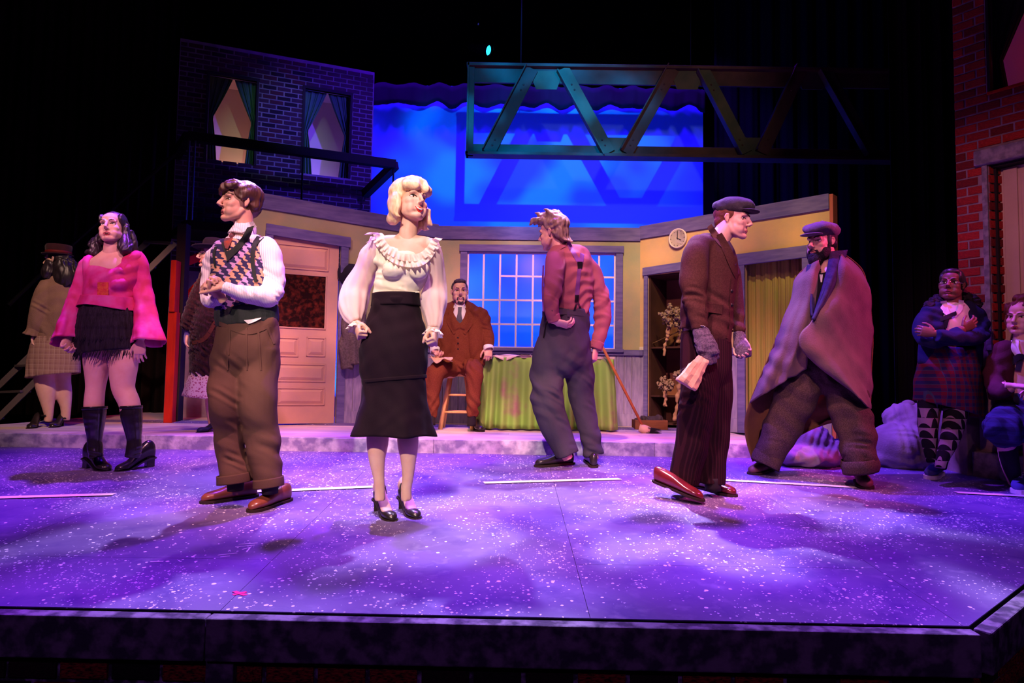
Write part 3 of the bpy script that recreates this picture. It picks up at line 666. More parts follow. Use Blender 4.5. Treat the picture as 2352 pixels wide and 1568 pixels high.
DN = Gf.N; cu4 = empty('window_curtain', Gf.W(wx0 + .1, wzb, -.06), 'black tied curtain in the window over the stone lintel', 'curtain')
def e4(u, v):
    inn = .62 - .50 * v / .7 if v < .7 else .12 + .06 * (v - .7) / .3
    return Gf.W(wx0 - .01 + .5 * inn * u, 2.9 - (2.9 - wzb) * v, -.07)
drape(e4, 'drape', m_vel, cu4, 3, .015, 40, 20)
pl_ = bpy.data.lights.new('upper_window_lamp', 'POINT'); pl_.energy = .7 * LIGHTS; pl_.color = (1, .05, .12); pl_.shadow_soft_size = .05
po = bpy.data.objects.new('upper_window_lamp', pl_); C.objects.link(po); po.location = Gf.W(wx0 + .35, 2.5, -.2)
# stone pedestal under the brick pier, ledge and step where the girls rest
pf = on_floor(2212, 1088)
m_ped = mat('weathered_plaster', (.20, .17, .12), .9, (.34, .29, .2), 9, .5, 20)
ped = Flat(xy(at(2168, 900, 4.98)), xy(at(2212, 900, 4.86))); 
mb = MB(); z = zfloor(4.9)
q0, q1 = at(2170, 900, 5.0), at(2218, 900, 4.80); r1_ = at(2262, 900, 4.86)
mb.prism([(q0.x, q0.y, z - .02), (q1.x, q1.y, z - .02), (r1_.x, r1_.y + .02, z - .02), (r1_.x, r1_.y + .3, z - .02), (q0.x, q0.y + .3, z - .02)], (0, 0, gz0 - z + .02)); 
tag(mb.build('pier_base', m_ped, bevel=.01), kind='structure')
l0, l1 = on_floor(2230, 1090), on_floor(2360, 1113)
dv = (l1 - l0).normalized(); l1 = l0 + dv * 1.2; nv_ = Vector((-dv.y, dv.x, 0)) * .55
ztop_l = at(2260, 1030, l0.y).z
mb = MB(); mb.prism([(l0.x, l0.y, ztop_l - .02), (l1.x, l1.y, ztop_l - .02), (l1.x + nv_.x, l1.y + nv_.y, ztop_l - .02), (l0.x + nv_.x, l0.y + nv_.y, ztop_l - .02)], (0, 0, -.22 ))
tag(mb.build('doorstep', m_stone, bevel=.01), kind='structure')
# ================================================================== PROPS
# ---- table with green skirt
Ytab = 6.43
tz1 = at(1250, 817, Ytab).z; xL, xRt = at(1108, 900, Ytab).x, at(1404, 900, Ytab).x
tab = empty('table', ((xL + xRt) / 2, Ytab + .3, ZP), 'long table with a gathered lime green cloth skirt under the window', 'table')
m_top = mat('worn_table_top', (.55, .40, .34), .6, (.42, .32, .3), 6)
m_wood = mat('pine_wood', (.72, .42, .18), .5, (.60, .32, .12), 4, .1, 40, stretch=(6, 6, .8))
mb = MB(); mb.box((xL - .03, Ytab - .02, tz1 - .025), (xRt + .03, Ytab + .62, tz1)); mb.build('table_top', m_top, tab, bevel=.004)
for x in (xL + .06, xRt - .06):
    for y in (Ytab + .08, Ytab + .55):
        mb = MB(); mb.box((x - .025, y - .025, ZP), (x + .025, y + .025, tz1 - .025)); mb.build('leg', m_wood, tab)
m, nt, b = nodes('lime_cloth'); g = G(nt); tc = g.n('TexCoord').outputs['Object']
n1 = g.n('TexNoise'); n1.inputs['Scale'].default_value = 4.5; n1.inputs['Detail'].default_value = 3; g.link(tc, n1.inputs['Vector'])
r_ = g.n('ValToRGB'); r_.color_ramp.elements[0].position = .56; r_.color_ramp.elements[1].position = .74; g.link(n1.outputs[0], r_.inputs[0])
n2 = g.n('TexNoise'); n2.inputs['Scale'].default_value = 3; g.link(tc, n2.inputs['Vector'])
g.link(g.mix(r_.outputs[0], g.mix(n2.outputs[0], (.15, .36, .04), (.30, .47, .10)), (.26, .15, .12)), b.inputs['Base Color']); b.inputs['Roughness'].default_value = .85
def skirt(u, v):
    fl = .035 * v; w = xRt - xL; cl = 2 * (w) + .6
    # front, wrapping a little round both sides
    s_ = -.22 + u * (w + .44)
    gath = (.014 + .020 * v) * (math.sin(s_ * 62 + 1.5 * math.sin(s_ * 9)) + .5 * math.sin(s_ * 27 + 1))
    z = tz1 - .02 - (tz1 - .02 - (ZP + .015)) * v
    if s_ < 0: return (xL - .02 - fl + gath * .5, Ytab - .02 - s_, z)
    if s_ > w: return (xRt + .02 + fl + gath * .5, Ytab - .02 + (s_ - w), z)
    k = (s_ / w - .5) * 2
    return (xL + s_ + fl * k, Ytab - .025 - fl * .6 - gath, z)
mb = MB(); mb.grid(skirt, 260, 14); mb.build('table_skirt', m, tab, True, solid=.004)
pp = empty('paper_sheet', at(1180, 819, Ytab + .12), 'cream sheet of wrapping paper hanging over the front edge of the green table', 'paper')
def pf_(u, v):
    x = at(1137, 820, Ytab).x + u * .34; d = v * .30
    lip = .06 * max(0, 1 - abs(u - .28) * 2.4) ; 
    y = Ytab + .28 - d; z = tz1 + .004 + .006 * math.sin(u * 9 + v * 5)
    if y < Ytab - .03: z -= lip * (Ytab - .03 - y) / .0 if False else 0
    if v > .9: z = tz1 + .004 - (v - .9) * 10 * lip; y = Ytab - .035 - (v - .9) * .06
    return (x, y, z)
mb = MB(); mb.grid(pf_, 14, 20); mb.build('paper', mat('cream_paper', (.82, .62, .52), .8), pp, True, solid=.002)
# ---- stool
def stool():
    Y = 6.52; zt = at(1053, 856, Y).z; c = at(1053, 856, Y)
    o = empty('bar_stool', (c.x, Y, ZP), 'pale pine bar stool that the man in the brown suit sits on', 'stool')
    mb = MB(); mb.lathe((c.x, Y, zt - .035), [(.10, 0), (.135, .004), (.14, .02), (.132, .034), (.05, .035)], 24); mb.build('seat', m_wood, o, True)
    t = [Vector((c.x + a * .075, Y + b * .075, zt - .03)) for a, b in ((-1, -1), (1, -1), (1, 1), (-1, 1))]
    bt = [Vector((c.x + a * .15, Y + b * .13, ZP)) for a, b in ((-1, -1), (1, -1), (1, 1), (-1, 1))]
    for a, b in zip(t, bt): mb = MB(); mb.tube([a, b], [.017, .021], 10); mb.build('leg', m_wood, o, True)
    for k in range(4):
        for s_ in ((.36, .68) if k % 2 == 0 else (.28, .6)):
            mb = MB(); mb.tube([t[k].lerp(bt[k], s_), t[(k + 1) % 4].lerp(bt[(k + 1) % 4], s_)], .010, 8); mb.build('rung', m_wood, o, True)
stool()
# ---- broom
Yb = 6.32; br = empty('broom', at(1485, 990, Yb), 'long handled push broom leaning between the green table and dark shelves', 'broom')
m_bh = mat('broom_handle', (.42, .13, .04), .5, (.34, .10, .03), 5, stretch=(5, 5, 1))
a, b = at(1379, 787, 6.33), at(1478, 982, Yb); mb = MB(); mb.tube([a, b], .013, 10); mb.build('handle', m_bh, br, True)
p, q = at(1468, 982, Yb), at(1493, 989, Yb - .02); mb = MB(); mb.tube([p, p.lerp(q, .5), q], [.035, .042, .032], 12); mb.build('head_block', mat('beech_block', (.60, .40, .28), .6), br, True)
mb = MB(); rs = random.Random(2)
for k in range(90):
    s_ = Vector((rs.uniform(-1, 1), rs.uniform(-1, 1), rs.uniform(-1, 1))) * .026; p0 = at(1488, 988, Yb - .02) + s_; p1 = at(1511, 993, Yb - .03) + s_ * 1.3; p1.z = max(p1.z, ZP + .003); mb.tube([p0, p1], [.003, .001], 4)
mb.build('bristles', mat('dark_bristle', (.03, .025, .035), .8), br)
# ---- crate of shine boxes by the shelves
cr = empty('wooden_crate', at(1498, 982, 6.75), 'low brown wooden crate on the floor in front of the dark shelves', 'crate')
m_cr = mat('crate_wood', (.20, .07, .03), .7, (.14, .05, .025), 6, .2, 30, stretch=(1, 4, 4))
a, b = at(1459, 981, 6.75), at(1534, 983, 6.75); h = .095
for x0, x1, y0, y1 in ((a.x, b.x, 6.75, 6.765), (a.x, b.x, 6.93, 6.945), (a.x, a.x + .015, 6.765, 6.93), (b.x - .015, b.x, 6.765, 6.93)):
    mb = MB(); mb.box((x0, y0, ZP), (x1, y1, ZP + h)); mb.build('side_board', m_cr, cr, bevel=.003)
mb = MB(); mb.box((a.x, 6.76, ZP + .002), (b.x, 6.94, ZP + .012)); mb.build('bottom_board', m_cr, cr)
rg = empty('rag_bundle', ((a.x + b.x) / 2, 6.85, ZP + .012), 'bundle of dark rags spilling over the top of the brown crate', 'rags')
mb = MB()
for k in range(9): mb.ball((a.x + .05 + k * .025, 6.85 + .03 * math.sin(k * 2.1), ZP + .075 + .02 * math.sin(k * 3.3)), (.04, .06, .035 + .01 * (k % 3)))
me = mb.remesh(.008, 3); wrinkle(me, .012, .05, 4); link('cloth', me, mat('dark_rag', (.05, .035, .04), .9), rg, True)
# ---- shelving with dried flower bunches
m_sh = mat('dark_stained_shelf', (.055, .024, .018), .7, (.035, .016, .014), 6, .1, 30)
m_shb = mat('shelf_back_brown', (.20, .085, .045), .8, (.12, .05, .03), 3)
she = empty('shelf_unit', Rf.W((s0 + s1) / 2, ZP, -.2), 'dark stained shelf unit built into the ochre wall and filled with dried flowers', 'shelves')
def sbox(nm, u0, u1, z0, z1, o0, o1, m, par=she): mb = MB(); Rf.slab(mb, u0, u1, z0, z1, o0, o1); return mb.build(nm, m, par, bevel=.003)
sbox('back_panel', s0, s1, ZP, sT, -.36, -.345, m_shb)
for u0, u1 in ((s0, s0 + .02), (s1 - .02, s1)): sbox('side_panel', u0, u1, ZP, sT, -.345, -.01, m_sh)
sbox('top_panel', s0, s1, sT - .02, sT, -.345, -.01, m_sh)
zsh = [Rf.uz(1525, 796, -.02)[1], Rf.uz(1525, 908, -.02)[1], ZP + .05]
for z in zsh: sbox('shelf', s0 + .02, s1 - .02, z - .018, z, -.345, -.02, m_sh)
m_fl = [mat('dried_bloom_tan', (.27, .19, .13), .9, (.18, .13, .09), 30), mat('dried_bloom_olive', (.13, .10, .06), .9, (.18, .14, .09), 30), mat('dried_bloom_cream', (.40, .32, .24), .9, (.28, .22, .17), 30)]
m_wrap = mat('kraft_wrap', (.34, .20, .12), .8, (.27, .16, .10), 7, .3, 20)
m_twig = mat('twig', (.10, .06, .03), .9)
def bunch(px, py, tx, ty, off, R, mi, label, seed):
    u, z = Rf.uz(px, py, off); c = Rf.W(u, z, off); u2, z2 = Rf.uz(tx, ty, off); t = Rf.W(u2, z2, off); rs = random.Random(seed)
    o = empty('dried_flower_bunch', t, label, 'flowers', 'dried flower bunches on the shelves')
    ax = (c - t).normalized(); mb = MB(); L = (c - t).length
    ws = [mb.tube([t + ax * (L * k / 8) + Vector((.006 * math.sin(k * 2 + seed), .004, 0)) for k in range(8)], [.016 + .004 * math.sin(k * 1.7) + .02 * max(0, k - 4) / 4 for k in range(8)], 10)]
    me = mb.remesh(.006, 2); wrinkle(me, .008, .05, seed); link('paper_wrap', me, m_wrap, o, True)
    mb = MB()
    for k in range(int(26 + R * 260)):
        d = Vector((rs.gauss(0, 1), rs.gauss(0, .6), rs.gauss(.25, .8))); d = d.normalized() * (R * rs.uniform(.35, 1)); p = c + d; r = rs.uniform(.012, .024); mb.cur = rs.choices(range(3), [(5, 3, 1), (3, 5, 0), (2, 0, 6)][mi])[0]
        for q in range(5): mb.ball(p + Vector((rs.uniform(-1, 1), rs.uniform(-1, 1), rs.uniform(-1, 1))) * r * .7, (r * rs.uniform(.4, .8), r * .35, r * rs.uniform(.4, .8)), None, 6, 4)
    ob = mb.build('blooms', m_fl, o, True); tag(ob, kind='stuff')
    mb = MB()
    for k in range(14):
        d = Vector((rs.gauss(0, 1), rs.gauss(0, .5), rs.gauss(.2, .8))).normalized() * R * .8; mb.tube([c - ax * L * .3, c + d], [.003, .002], 5)
    mb.build('stems', m_twig, o)
bunch(1541, 728, 1524, 818, .0, .13, 0, 'large brown dried flower bunch on the upper dark shelf', 1)
bunch(1564, 745, 1558, 788, -.14, .09, 1, 'dark olive dried flower bunch behind the large brown one on the upper shelf', 5)
bunch(1528, 884, 1528, 934, .01, .085, 0, 'small tan dried flower bunch at the left end of the lower shelf', 2)
bunch(1563, 862, 1550, 966, .01, .075, 2, 'cream dried flower bunch with long paper wrapped stem on the lower shelf', 3)
mb = MB(); mb.tube([Rf.W(*Rf.uz(1494, 791, -.06), -.06), Rf.W(*Rf.uz(1560, 760, -.08), -.08)], .006, 6); tag(mb.build('loose_twig', m_twig), 'long bare twig lying slanted on the upper dark shelf', 'twig')
# ---- clock
u, z = Rf.uz(1559, 548); cc = Rf.W(u, z, .0); ck = empty('wall_clock', cc, 'round cream wall clock showing four on the ochre wall', 'clock')
R_ = .098; mb = MB(); mb.lathe(cc, [(R_ * .98, 0), (R_ * 1.05, .012), (R_ * 1.05, .03), (R_ * .96, .036), (R_ * .9, .026)], 36, Rf.N); mb.build('rim', mat('clock_rim', (.62, .55, .48), .5), ck, True)
mb = MB(); mb.lathe(cc, [(R_ * .92, .02), (R_ * .92, .026)], 36, Rf.N); mb.build('dial', mat('clock_dial', (.80, .70, .62), .6), ck)
m_ink = mat('clock_ink', (.05, .04, .05), .6)
for k in range(12):
    a = math.radians(30 * k); d = Rf.U * math.sin(a) + Vector((0, 0, 1)) * math.cos(a); mb = MB(); mb.beam(cc + Rf.N * .027 + d * R_ * .74, cc + Rf.N * .027 + d * R_ * .84, .004 if k % 3 else .007, .002, up=Rf.N); mb.build('hour_mark', m_ink, ck)
for nm, deg, L in (('hour_hand', 120, .5), ('minute_hand', 0, .72)):
    a = math.radians(deg); d = Rf.U * math.sin(a) + Vector((0, 0, 1)) * math.cos(a); mb = MB(); mb.beam(cc + Rf.N * .029 - d * .012, cc + Rf.N * .029 + d * R_ * L, .008, .003, up=Rf.N); mb.build(nm, m_ink, ck)
# ---- coat and hat hanging by the door
u, z = Lf.uz(806, 700); 
hp = Lf.W(u, Lf.uz(806, 640)[1], .02); rail = empty('coat_hook_rail', hp, 'short dark coat hook rail on the wall right of the salmon door', 'coat hooks')
mb = MB(); Lf.slab(mb, u - .08, u + .14, hp.z - .03, hp.z + .03, 0, .018); mb.build('rail', m_sh, rail)
for k in (-.02, .08): mb = MB(); mb.tube([hp + Lf.U * k, hp + Lf.U * k + Lf.N * .05, hp + Lf.U * k + Lf.N * .07 + Vector((0, 0, .03))], .006, 6); mb.build('hook', m_rail, rail)
m_tweed = mat('charcoal_tweed', (.085, .065, .07), .95, (.14, .11, .115), 60, .3, 120)
ct = empty('hanging_coat', hp, 'dark grey tweed coat hanging on the wall behind the blonde woman', 'coat')
mb = MB(); c_ = lambda px, py, off=.09: Lf.W(*Lf.uz(px, py, off), off)
mb.tube([c_(815, 655), c_(818, 690), c_(820, 740), c_(818, 790), c_(818, 835)], [(.05, .04), (.10, .06), (.13, .07), (.14, .075), (.15, .08)], 20, Lf.U)
mb.tube([c_(800, 690), c_(796, 740), c_(793, 790), c_(799, 846)], [.05, .055, .06, .062], 14, Lf.U)
me = mb.remesh(.009, 4); wrinkle(me, .02, .16, 3, dirs=[(1, .3, .1), (1, -.2, 0)]); link('coat_body', me, m_tweed, ct, True)
m_hatb = mat('navy_felt', (.018, .014, .03), .9, sheen=.2)
ht = empty('hanging_hat', hp, 'black felt hat hung on the hook above the grey coat', 'hat')
p = c_(812, 628, .1); mb = MB(); mb.lathe(p - Lf.N * .09, [(.14, .0), (.145, .012), (.095, .022), (.09, .07), (.075, .105), (.02, .115)], 24, (Lf.N + Vector((0, 0, .25))).normalized()); mb.build('felt', m_hatb, ht, True)
# ---- sacks
m_sack = mat('pale_canvas_sack', (.30, .25, .26), .9, (.22, .17, .18), 5, .25, 90)
def sack(name, balls, label, seed, amp):
    Y = balls[0][0]; p0 = at(balls[0][1], balls[0][2], Y); root = empty(name, (p0.x, Y, zfloor(Y)), label, 'sack'); mb = MB()
    for (Yb_, px, py, rx, ry, rz) in balls:
        c = at(px, py, Yb_); s_ = Yb_ / F_PX; mb.ball(c, (rx * s_, ry * s_, rz * s_), None, 18, 12)
    me = mb.remesh(.012, 10); wrinkle(me, amp, .16, seed); wrinkle(me, amp * .5, .07, seed + 9)
    p = co(me); zf = np.array([ZE - RAKE * (YE - y) for y in p[:, 1]]) + .001; p[:, 2] = np.maximum(p[:, 2], zf); setco(me, p)
    link('canvas', me, m_sack, root, True); return root
sk = sack('canvas_sack', [(5.1, 1868, 1050, 72, 60, 34), (5.15, 1860, 1015, 48, 50, 42), (5.1, 1900, 1042, 46, 50, 30), (5.2, 1835, 990, 16, 20, 24), (5.05, 1825, 1048, 38, 36, 22)], 'crumpled slumped canvas sack lying behind the caped man, between his legs', 2, .018)
sk2 = sack('canvas_sack', [(5.1, 2064, 1022, 62, 60, 52), (5.2, 2080, 968, 44, 50, 44), (5.1, 2042, 1050, 42, 44, 30), (5.05, 2092, 1050, 44, 40, 34)], 'full pale canvas sack slumped beside the girl in the navy cardigan', 5, .012)
m_tie = mat('sack_cord', (.35, .25, .15), .9)
p = at(2086, 930, 5.2); mb = MB(); mb.ball(p, (.05, .05, .04)); o = mb.build('gathered_neck', m_sack, sk2, True)
p = at(1845, 975, 5.15); mb = MB(); mb.ball(p, (.04, .04, .03)); o = mb.build('gathered_neck', m_sack, sk, True)
# ---- tape dashes on the floor and the pink cross
m_tape = mat('cream_tape', (.93, .80, .74), .7)
def strip_floor(name, a, b, w, m, label, cat, group=None, parent=None):
    p, q = on_floor(*a), on_floor(*b); d = (q - p).normalized(); s_ = Vector((-d.y, d.x, 0)).normalized() * (w / 2)
    e = Vector((0, 0, .0006)); mb = MB(); mb.prism([p - s_ + e, q - s_ + e, q + s_ + e, p + s_ + e], (0, 0, .0006)); o = mb.build(name, m, parent)
    if label: tag(o, label, cat, group)
    return o
for k, (a, b, lab) in enumerate((((-120, 1144), (266, 1133), 'pale dash of tape on the floor in front of the woman in pink'), ((560, 1128), (856, 1116), 'pale dash of tape passing behind the shoes of the man in the argyle vest'), ((1110, 1107), (1421, 1098), 'pale dash of tape on the floor in front of the man in suspenders'),
                                  ((1662, 1101), (1962, 1117), 'pale dash of tape from the man in the brown jacket to the caped man'), ((2192, 1129), (2420, 1141), 'orange lit dash of tape at the far right edge of the floor'))):
    strip_floor('tape_dash', a, b, .125, m_tape, lab, 'tape', 'dashed line of tape across the stage floor')
xm = empty('tape_cross', on_floor(550, 1362), 'small hot pink tape cross near the front edge of the stage', 'tape')
m_pt = mat('hot_pink_tape', (.85, .02, .20), .6)
for a, b in (((535, 1366), (566, 1359)), ((538, 1358), (564, 1367))): strip_floor('tape_strip', a, b, .018, m_pt, None, None, parent=xm)
m_scr = mat('white_scrape', (.75, .7, .8), .8); sc_ = empty('chalk_scuff', on_floor(550, 1262), 'cluster of short white scrape marks on the purple floor left of centre', 'scuff')
for k, (a, b) in enumerate((((548, 1250), (592, 1247)), ((540, 1256), (585, 1252)), ((556, 1262), (578, 1256)), ((500, 1275), (545, 1270)), ((506, 1279), (528, 1277)), ((566, 1268), (574, 1258)))): strip_floor('scrape', a, b, .006, m_scr, None, None, parent=sc_)
strip_floor('chalk_tick', (345, 1290), (375, 1289), .012, m_scr, 'single short pale tape scrap near the front left of the floor', 'tape')
# ================================================================== PEOPLE : tools
def spline(pts, n):
    """Catmull-Rom through rows of numbers, resampled evenly"""
    P = np.array(pts, float)
    if len(P) == 2: return P[0] + (P[1] - P[0]) * np.linspace(0, 1, n)[:, None]
    Q = np.vstack([2 * P[0] - P[1], P, 2 * P[-1] - P[-2]])
    seg = np.linalg.norm(np.diff(P[:, :2], axis=0), axis=1) + 1e-6; cum = np.concatenate([[0], np.cumsum(seg)]); out = []
    for s in np.linspace(0, cum[-1], n):
        i = min(np.searchsorted(cum, s, 'right') - 1, len(P) - 2); t = (s - cum[i]) / seg[i]
        a, b, c, d = Q[i], Q[i + 1], Q[i + 2], Q[i + 3]
        out.append(.5 * (2 * b + (c - a) * t + (2 * a - 5 * b + 4 * c - d) * t * t + (3 * b - a - 3 * c + d) * t ** 3))
    return np.array(out)
m_skin = {}
def skin(tone):
    c = {'fair': (.74, .47, .37), 'rosy': (.70, .41, .32), 'olive': (.60, .36, .26), 'brown': (.17, .075, .045)}[tone]
    if tone not in m_skin:
        m = mat('skin_' + tone, c, .48, tuple(x * y for x, y in zip(c, (.93, .82, .80))), 22, .05, 220, spec=.35, contrast=(.3, .75))
        b = m.node_tree.nodes['Principled BSDF']; b.inputs['Subsurface Weight'].default_value = .06; b.inputs['Subsurface Radius'].default_value = (.6, .2, .1); b.inputs['Subsurface Scale'].default_value = .01
        m_skin[tone] = m
    return m_skin[tone]
def unite(meshes):
    """boolean union of closed meshes into one continuous surface"""
    obs = []
    for me in meshes:
        o = bpy.data.objects.new('tmp', me); C.objects.link(o); obs.append(o)
    for o in obs[1:]:
        q = obs[0].modifiers.new('u', 'BOOLEAN'); q.operation = 'UNION'; q.object = o; q.solver = 'MANIFOLD'
    dg = bpy.context.evaluated_depsgraph_get(); out = bpy.data.meshes.new_from_object(obs[0].evaluated_get(dg))
    for o in obs: bpy.data.objects.remove(o)
    return out
class Head:
    def __init__(s, c, S, yaw, pitch, roll):
        y, p, r = map(math.radians, (yaw, pitch, roll)); s.c = Vector(c); s.S = S
        f = Vector((math.sin(y), -math.cos(y), 0)); X = Vector((math.cos(y), math.sin(y), 0)); Z = Vector((0, 0, 1))
        s.Y = f * math.cos(p) + Z * math.sin(p); Z = Z * math.cos(p) - f * math.sin(p)
        s.X = X * math.cos(r) - Z * math.sin(r); s.Z = Z * math.cos(r) + X * math.sin(r)
    def p(s, x, y, z): return s.c + (s.X * x + s.Y * y + s.Z * z) * s.S
    def ball(s, mb, c, r, nu=16, nv=12): mb.ball(s.p(*c), tuple(q * s.S for q in r), (s.X, s.Y, s.Z), nu, nv)
    def tube(s, mb, pts, r, n=10, hint=None): mb.tube([s.p(*q) for q in pts], [tuple(a * s.S for a in q) if isinstance(q, tuple) else q * s.S for q in (r if isinstance(r, list) else [r] * len(pts))], n, hint or s.X)
    def skull(s, mb, jaw=1.0, nose=1.0, chin=0):
        b, t = s.ball, s.tube
        b(mb, (0, -.014, .036), (.073, .094, .080)); b(mb, (0, .024, -.018), (.0655, .066, .086))
        b(mb, (0, .036, .045), (.058, .050, .048))
        for q in (-1, 1):
            t(mb, [(q*.060*jaw, -.006, -.040), (q*.053*jaw, .022, -.078), (q*.028*jaw, .060, -.099), (0, .077, -.102)], [.016, .018, .016, .016])
            b(mb, (q*.040, .056, -.026), (.026, .026, .026)); b(mb, (q*.034, .054, -.060), (.028, .030, .036)); b(mb, (q*.046, .030, -.055), (.022, .034, .040))
            b(mb, (q*.0105*nose, .099, -.036), (.0085, .010, .0075))
            t(mb, [(q*.010, .085, .021), (q*.030, .084, .026), (q*.050, .066, .018)], [.011, .011, .010])
            # ear
            t(mb, [(q*.073, -.004, .018), (q*.080, -.018, .022), (q*.083, -.024, .004), (q*.078, -.016, -.018), (q*.072, -.004, -.026)], [.006, .006, .006, .006, .007], 8)
            b(mb, (q*.074, -.010, -.002), (.005, .013, .020), 10, 8)
        b(mb, (0, .030, -.068), (.050, .048, .040)); b(mb, (0, .080, -.098 - chin), (.019, .014, .015)); b(mb, (0, .078, -.066), (.030, .013, .020))
        t(mb, [(0, .087, .018), (0, .099, -.006), (0, .110, -.025), (0, .1125, -.035)], [.0095, .0110, .0130 * nose, .0140 * nose])
    def carve(s, me):
        """eye sockets, philtrum, temples pressed in"""
        p = co(me); l = (p - np.array(s.c)) / s.S; L = np.stack([l @ np.array(s.X), l @ np.array(s.Y), l @ np.array(s.Z)], 1); d = np.zeros(len(p)); fr = L[:, 1] > .045
        for q in (-1, 1):
            d -= .0095 * np.exp(-((L[:, 0] - q*.032) ** 2 / (2 * .013 ** 2) + (L[:, 2] - .002) ** 2 / (2 * .0085 ** 2)))
            d -= .0012 * np.exp(-((L[:, 0] - q*.030) ** 2 / (2 * .006 ** 2) + (L[:, 2] + .048) ** 2 / (2 * .014 ** 2)))
        d -= .004 * np.exp(-(L[:, 0] ** 2 / (2 * .02 ** 2) + (L[:, 2] + .083) ** 2 / (2 * .005 ** 2)))
        d -= .003 * np.exp(-(L[:, 0] ** 2 / (2 * .016 ** 2) + (L[:, 2] + .052) ** 2 / (2 * .005 ** 2)))
        d = np.where(fr, d, 0) * s.S; setco(me, p + np.array(s.Y)[None] * d[:, None])
    def hit(s, x, z, lift=0):
        h = s.bvh.ray_cast(s.p(x, .2, z), -s.Y)
        return (h[0] if h[0] is not None else s.p(x, .08, z)) + s.Y * (lift * s.S)
    def face(s, root, brow, lip, mouth=.003, smile=0, teeth=False, iris=(.05, .03, .02), look=(0, 0), lash=.0016, browr=.0026, browtilt=0, mw=.023, eyeopen=1, lids=None, raise_=0):
        white = mat('eye_white', (.80, .74, .72), .25); ir = mat('iris_%.2f_%.2f' % iris[:2], iris, .2); ml = mat('lash', (.015, .01, .012), .6)
        mbk = mat(brow[0], *brow[1:]) if isinstance(brow, tuple) else brow
        for q in (-1, 1):
            c = s.hit(q*.032, .002, -.0015); mb = MB(); ho = .0058 * eyeopen
            mb.ball(c, (.0148*s.S, .006*s.S, ho*s.S), (s.X, s.Y, s.Z), 14, 10); e = mb.build('eye', white, root, True)
            mb = MB(); mb.ball(c + (s.X*(look[0]) + s.Z*(look[1]) + s.Y*.0038) * s.S, (.0074*s.S, .0028*s.S, min(.0072, ho*1.08)*s.S), (s.X, s.Y, s.Z), 12, 8); mb.build('iris', ir, e, True)
            mb = MB(); mb.tube([s.hit(q*(.032 + k*.0165), .002 + ho*1.05*(1 - k*k) - .001*abs(k) + .001*k, .0022) for k in (-1, -.6, -.2, .2, .6, 1)], [lash*s.S*.6] + [lash*s.S]*4 + [lash*s.S*.6], 6); mb.build('eyelashes', ml, root, True)
            mb = MB(); pts = [(q*(.0125 + .038*k), .0215 + raise_ + .007*math.sin(k*2.4) - browtilt*(k - .4)*.012) for k in (0, .25, .5, .75, 1)]
            mb.tube([s.hit(x, z, .0006) for x, z in pts], [browr*s.S*w for w in (.9, 1.15, 1.1, .9, .4)], 7); mb.build('eyebrow', mbk, root, True)
            mb = MB(); mb.ball(s.hit(q*.0075, -.0400, -.0015), (.0035*s.S, .002*s.S, .0016*s.S), (s.X, s.Y, s.Z), 8, 6); mb.build('nostril', mat('nostril', (.10, .03, .025), .8), root)
        o = mouth; zc = -.069; L = lambda k, up: zc + smile*abs(k)**1.6*.010 + (o*.55 if up else -o*1.1)*(1 - k*k)**.8
        mb = MB(); mb.ball(s.hit(0, zc - o*.3, -.003), (mw*.70*s.S, .004*s.S, (o*.95 + .0012)*s.S), (s.X, s.Y, s.Z), 14, 8); mth = mb.build('mouth', mat('mouth_dark', (.06, .008, .01), .6), root, True)
        if teeth:
            mb = MB(); K = np.linspace(-.8, .8, 9); pts = [s.hit(mw*k, (L(k, True) + L(k, False)) / 2 + o*.22, .0005) for k in K]
            mb.tube(pts, [(.003*s.S, max(.0012, o*.62*(1 - k*k*.7))*s.S) for k in K], 8, s.Y); mb.build('teeth', mat('teeth', (.85, .80, .72), .3), mth, True)
        K = [-1, -.75, -.5, -.25, 0, .25, .5, .75, 1]; lm = lip
        mb = MB(); mb.tube([s.hit(mw*k, L(k, True) + .0022*(1 - abs(k)), .0004) for k in K], [(.0022 + .0018*(1 - abs(k)) - (.0006 if k == 0 else 0))*s.S for k in K], 7, s.Z); mb.build('upper_lip', lm, root, True)
        mb = MB(); mb.tube([s.hit(mw*k*.96, L(k, False) - .0022*(1 - abs(k)), .0004) for k in K], [(.0020 + .0028*(1 - abs(k)**1.5))*s.S for k in K], 7, s.Z); mb.build('lower_lip', lm, root, True)
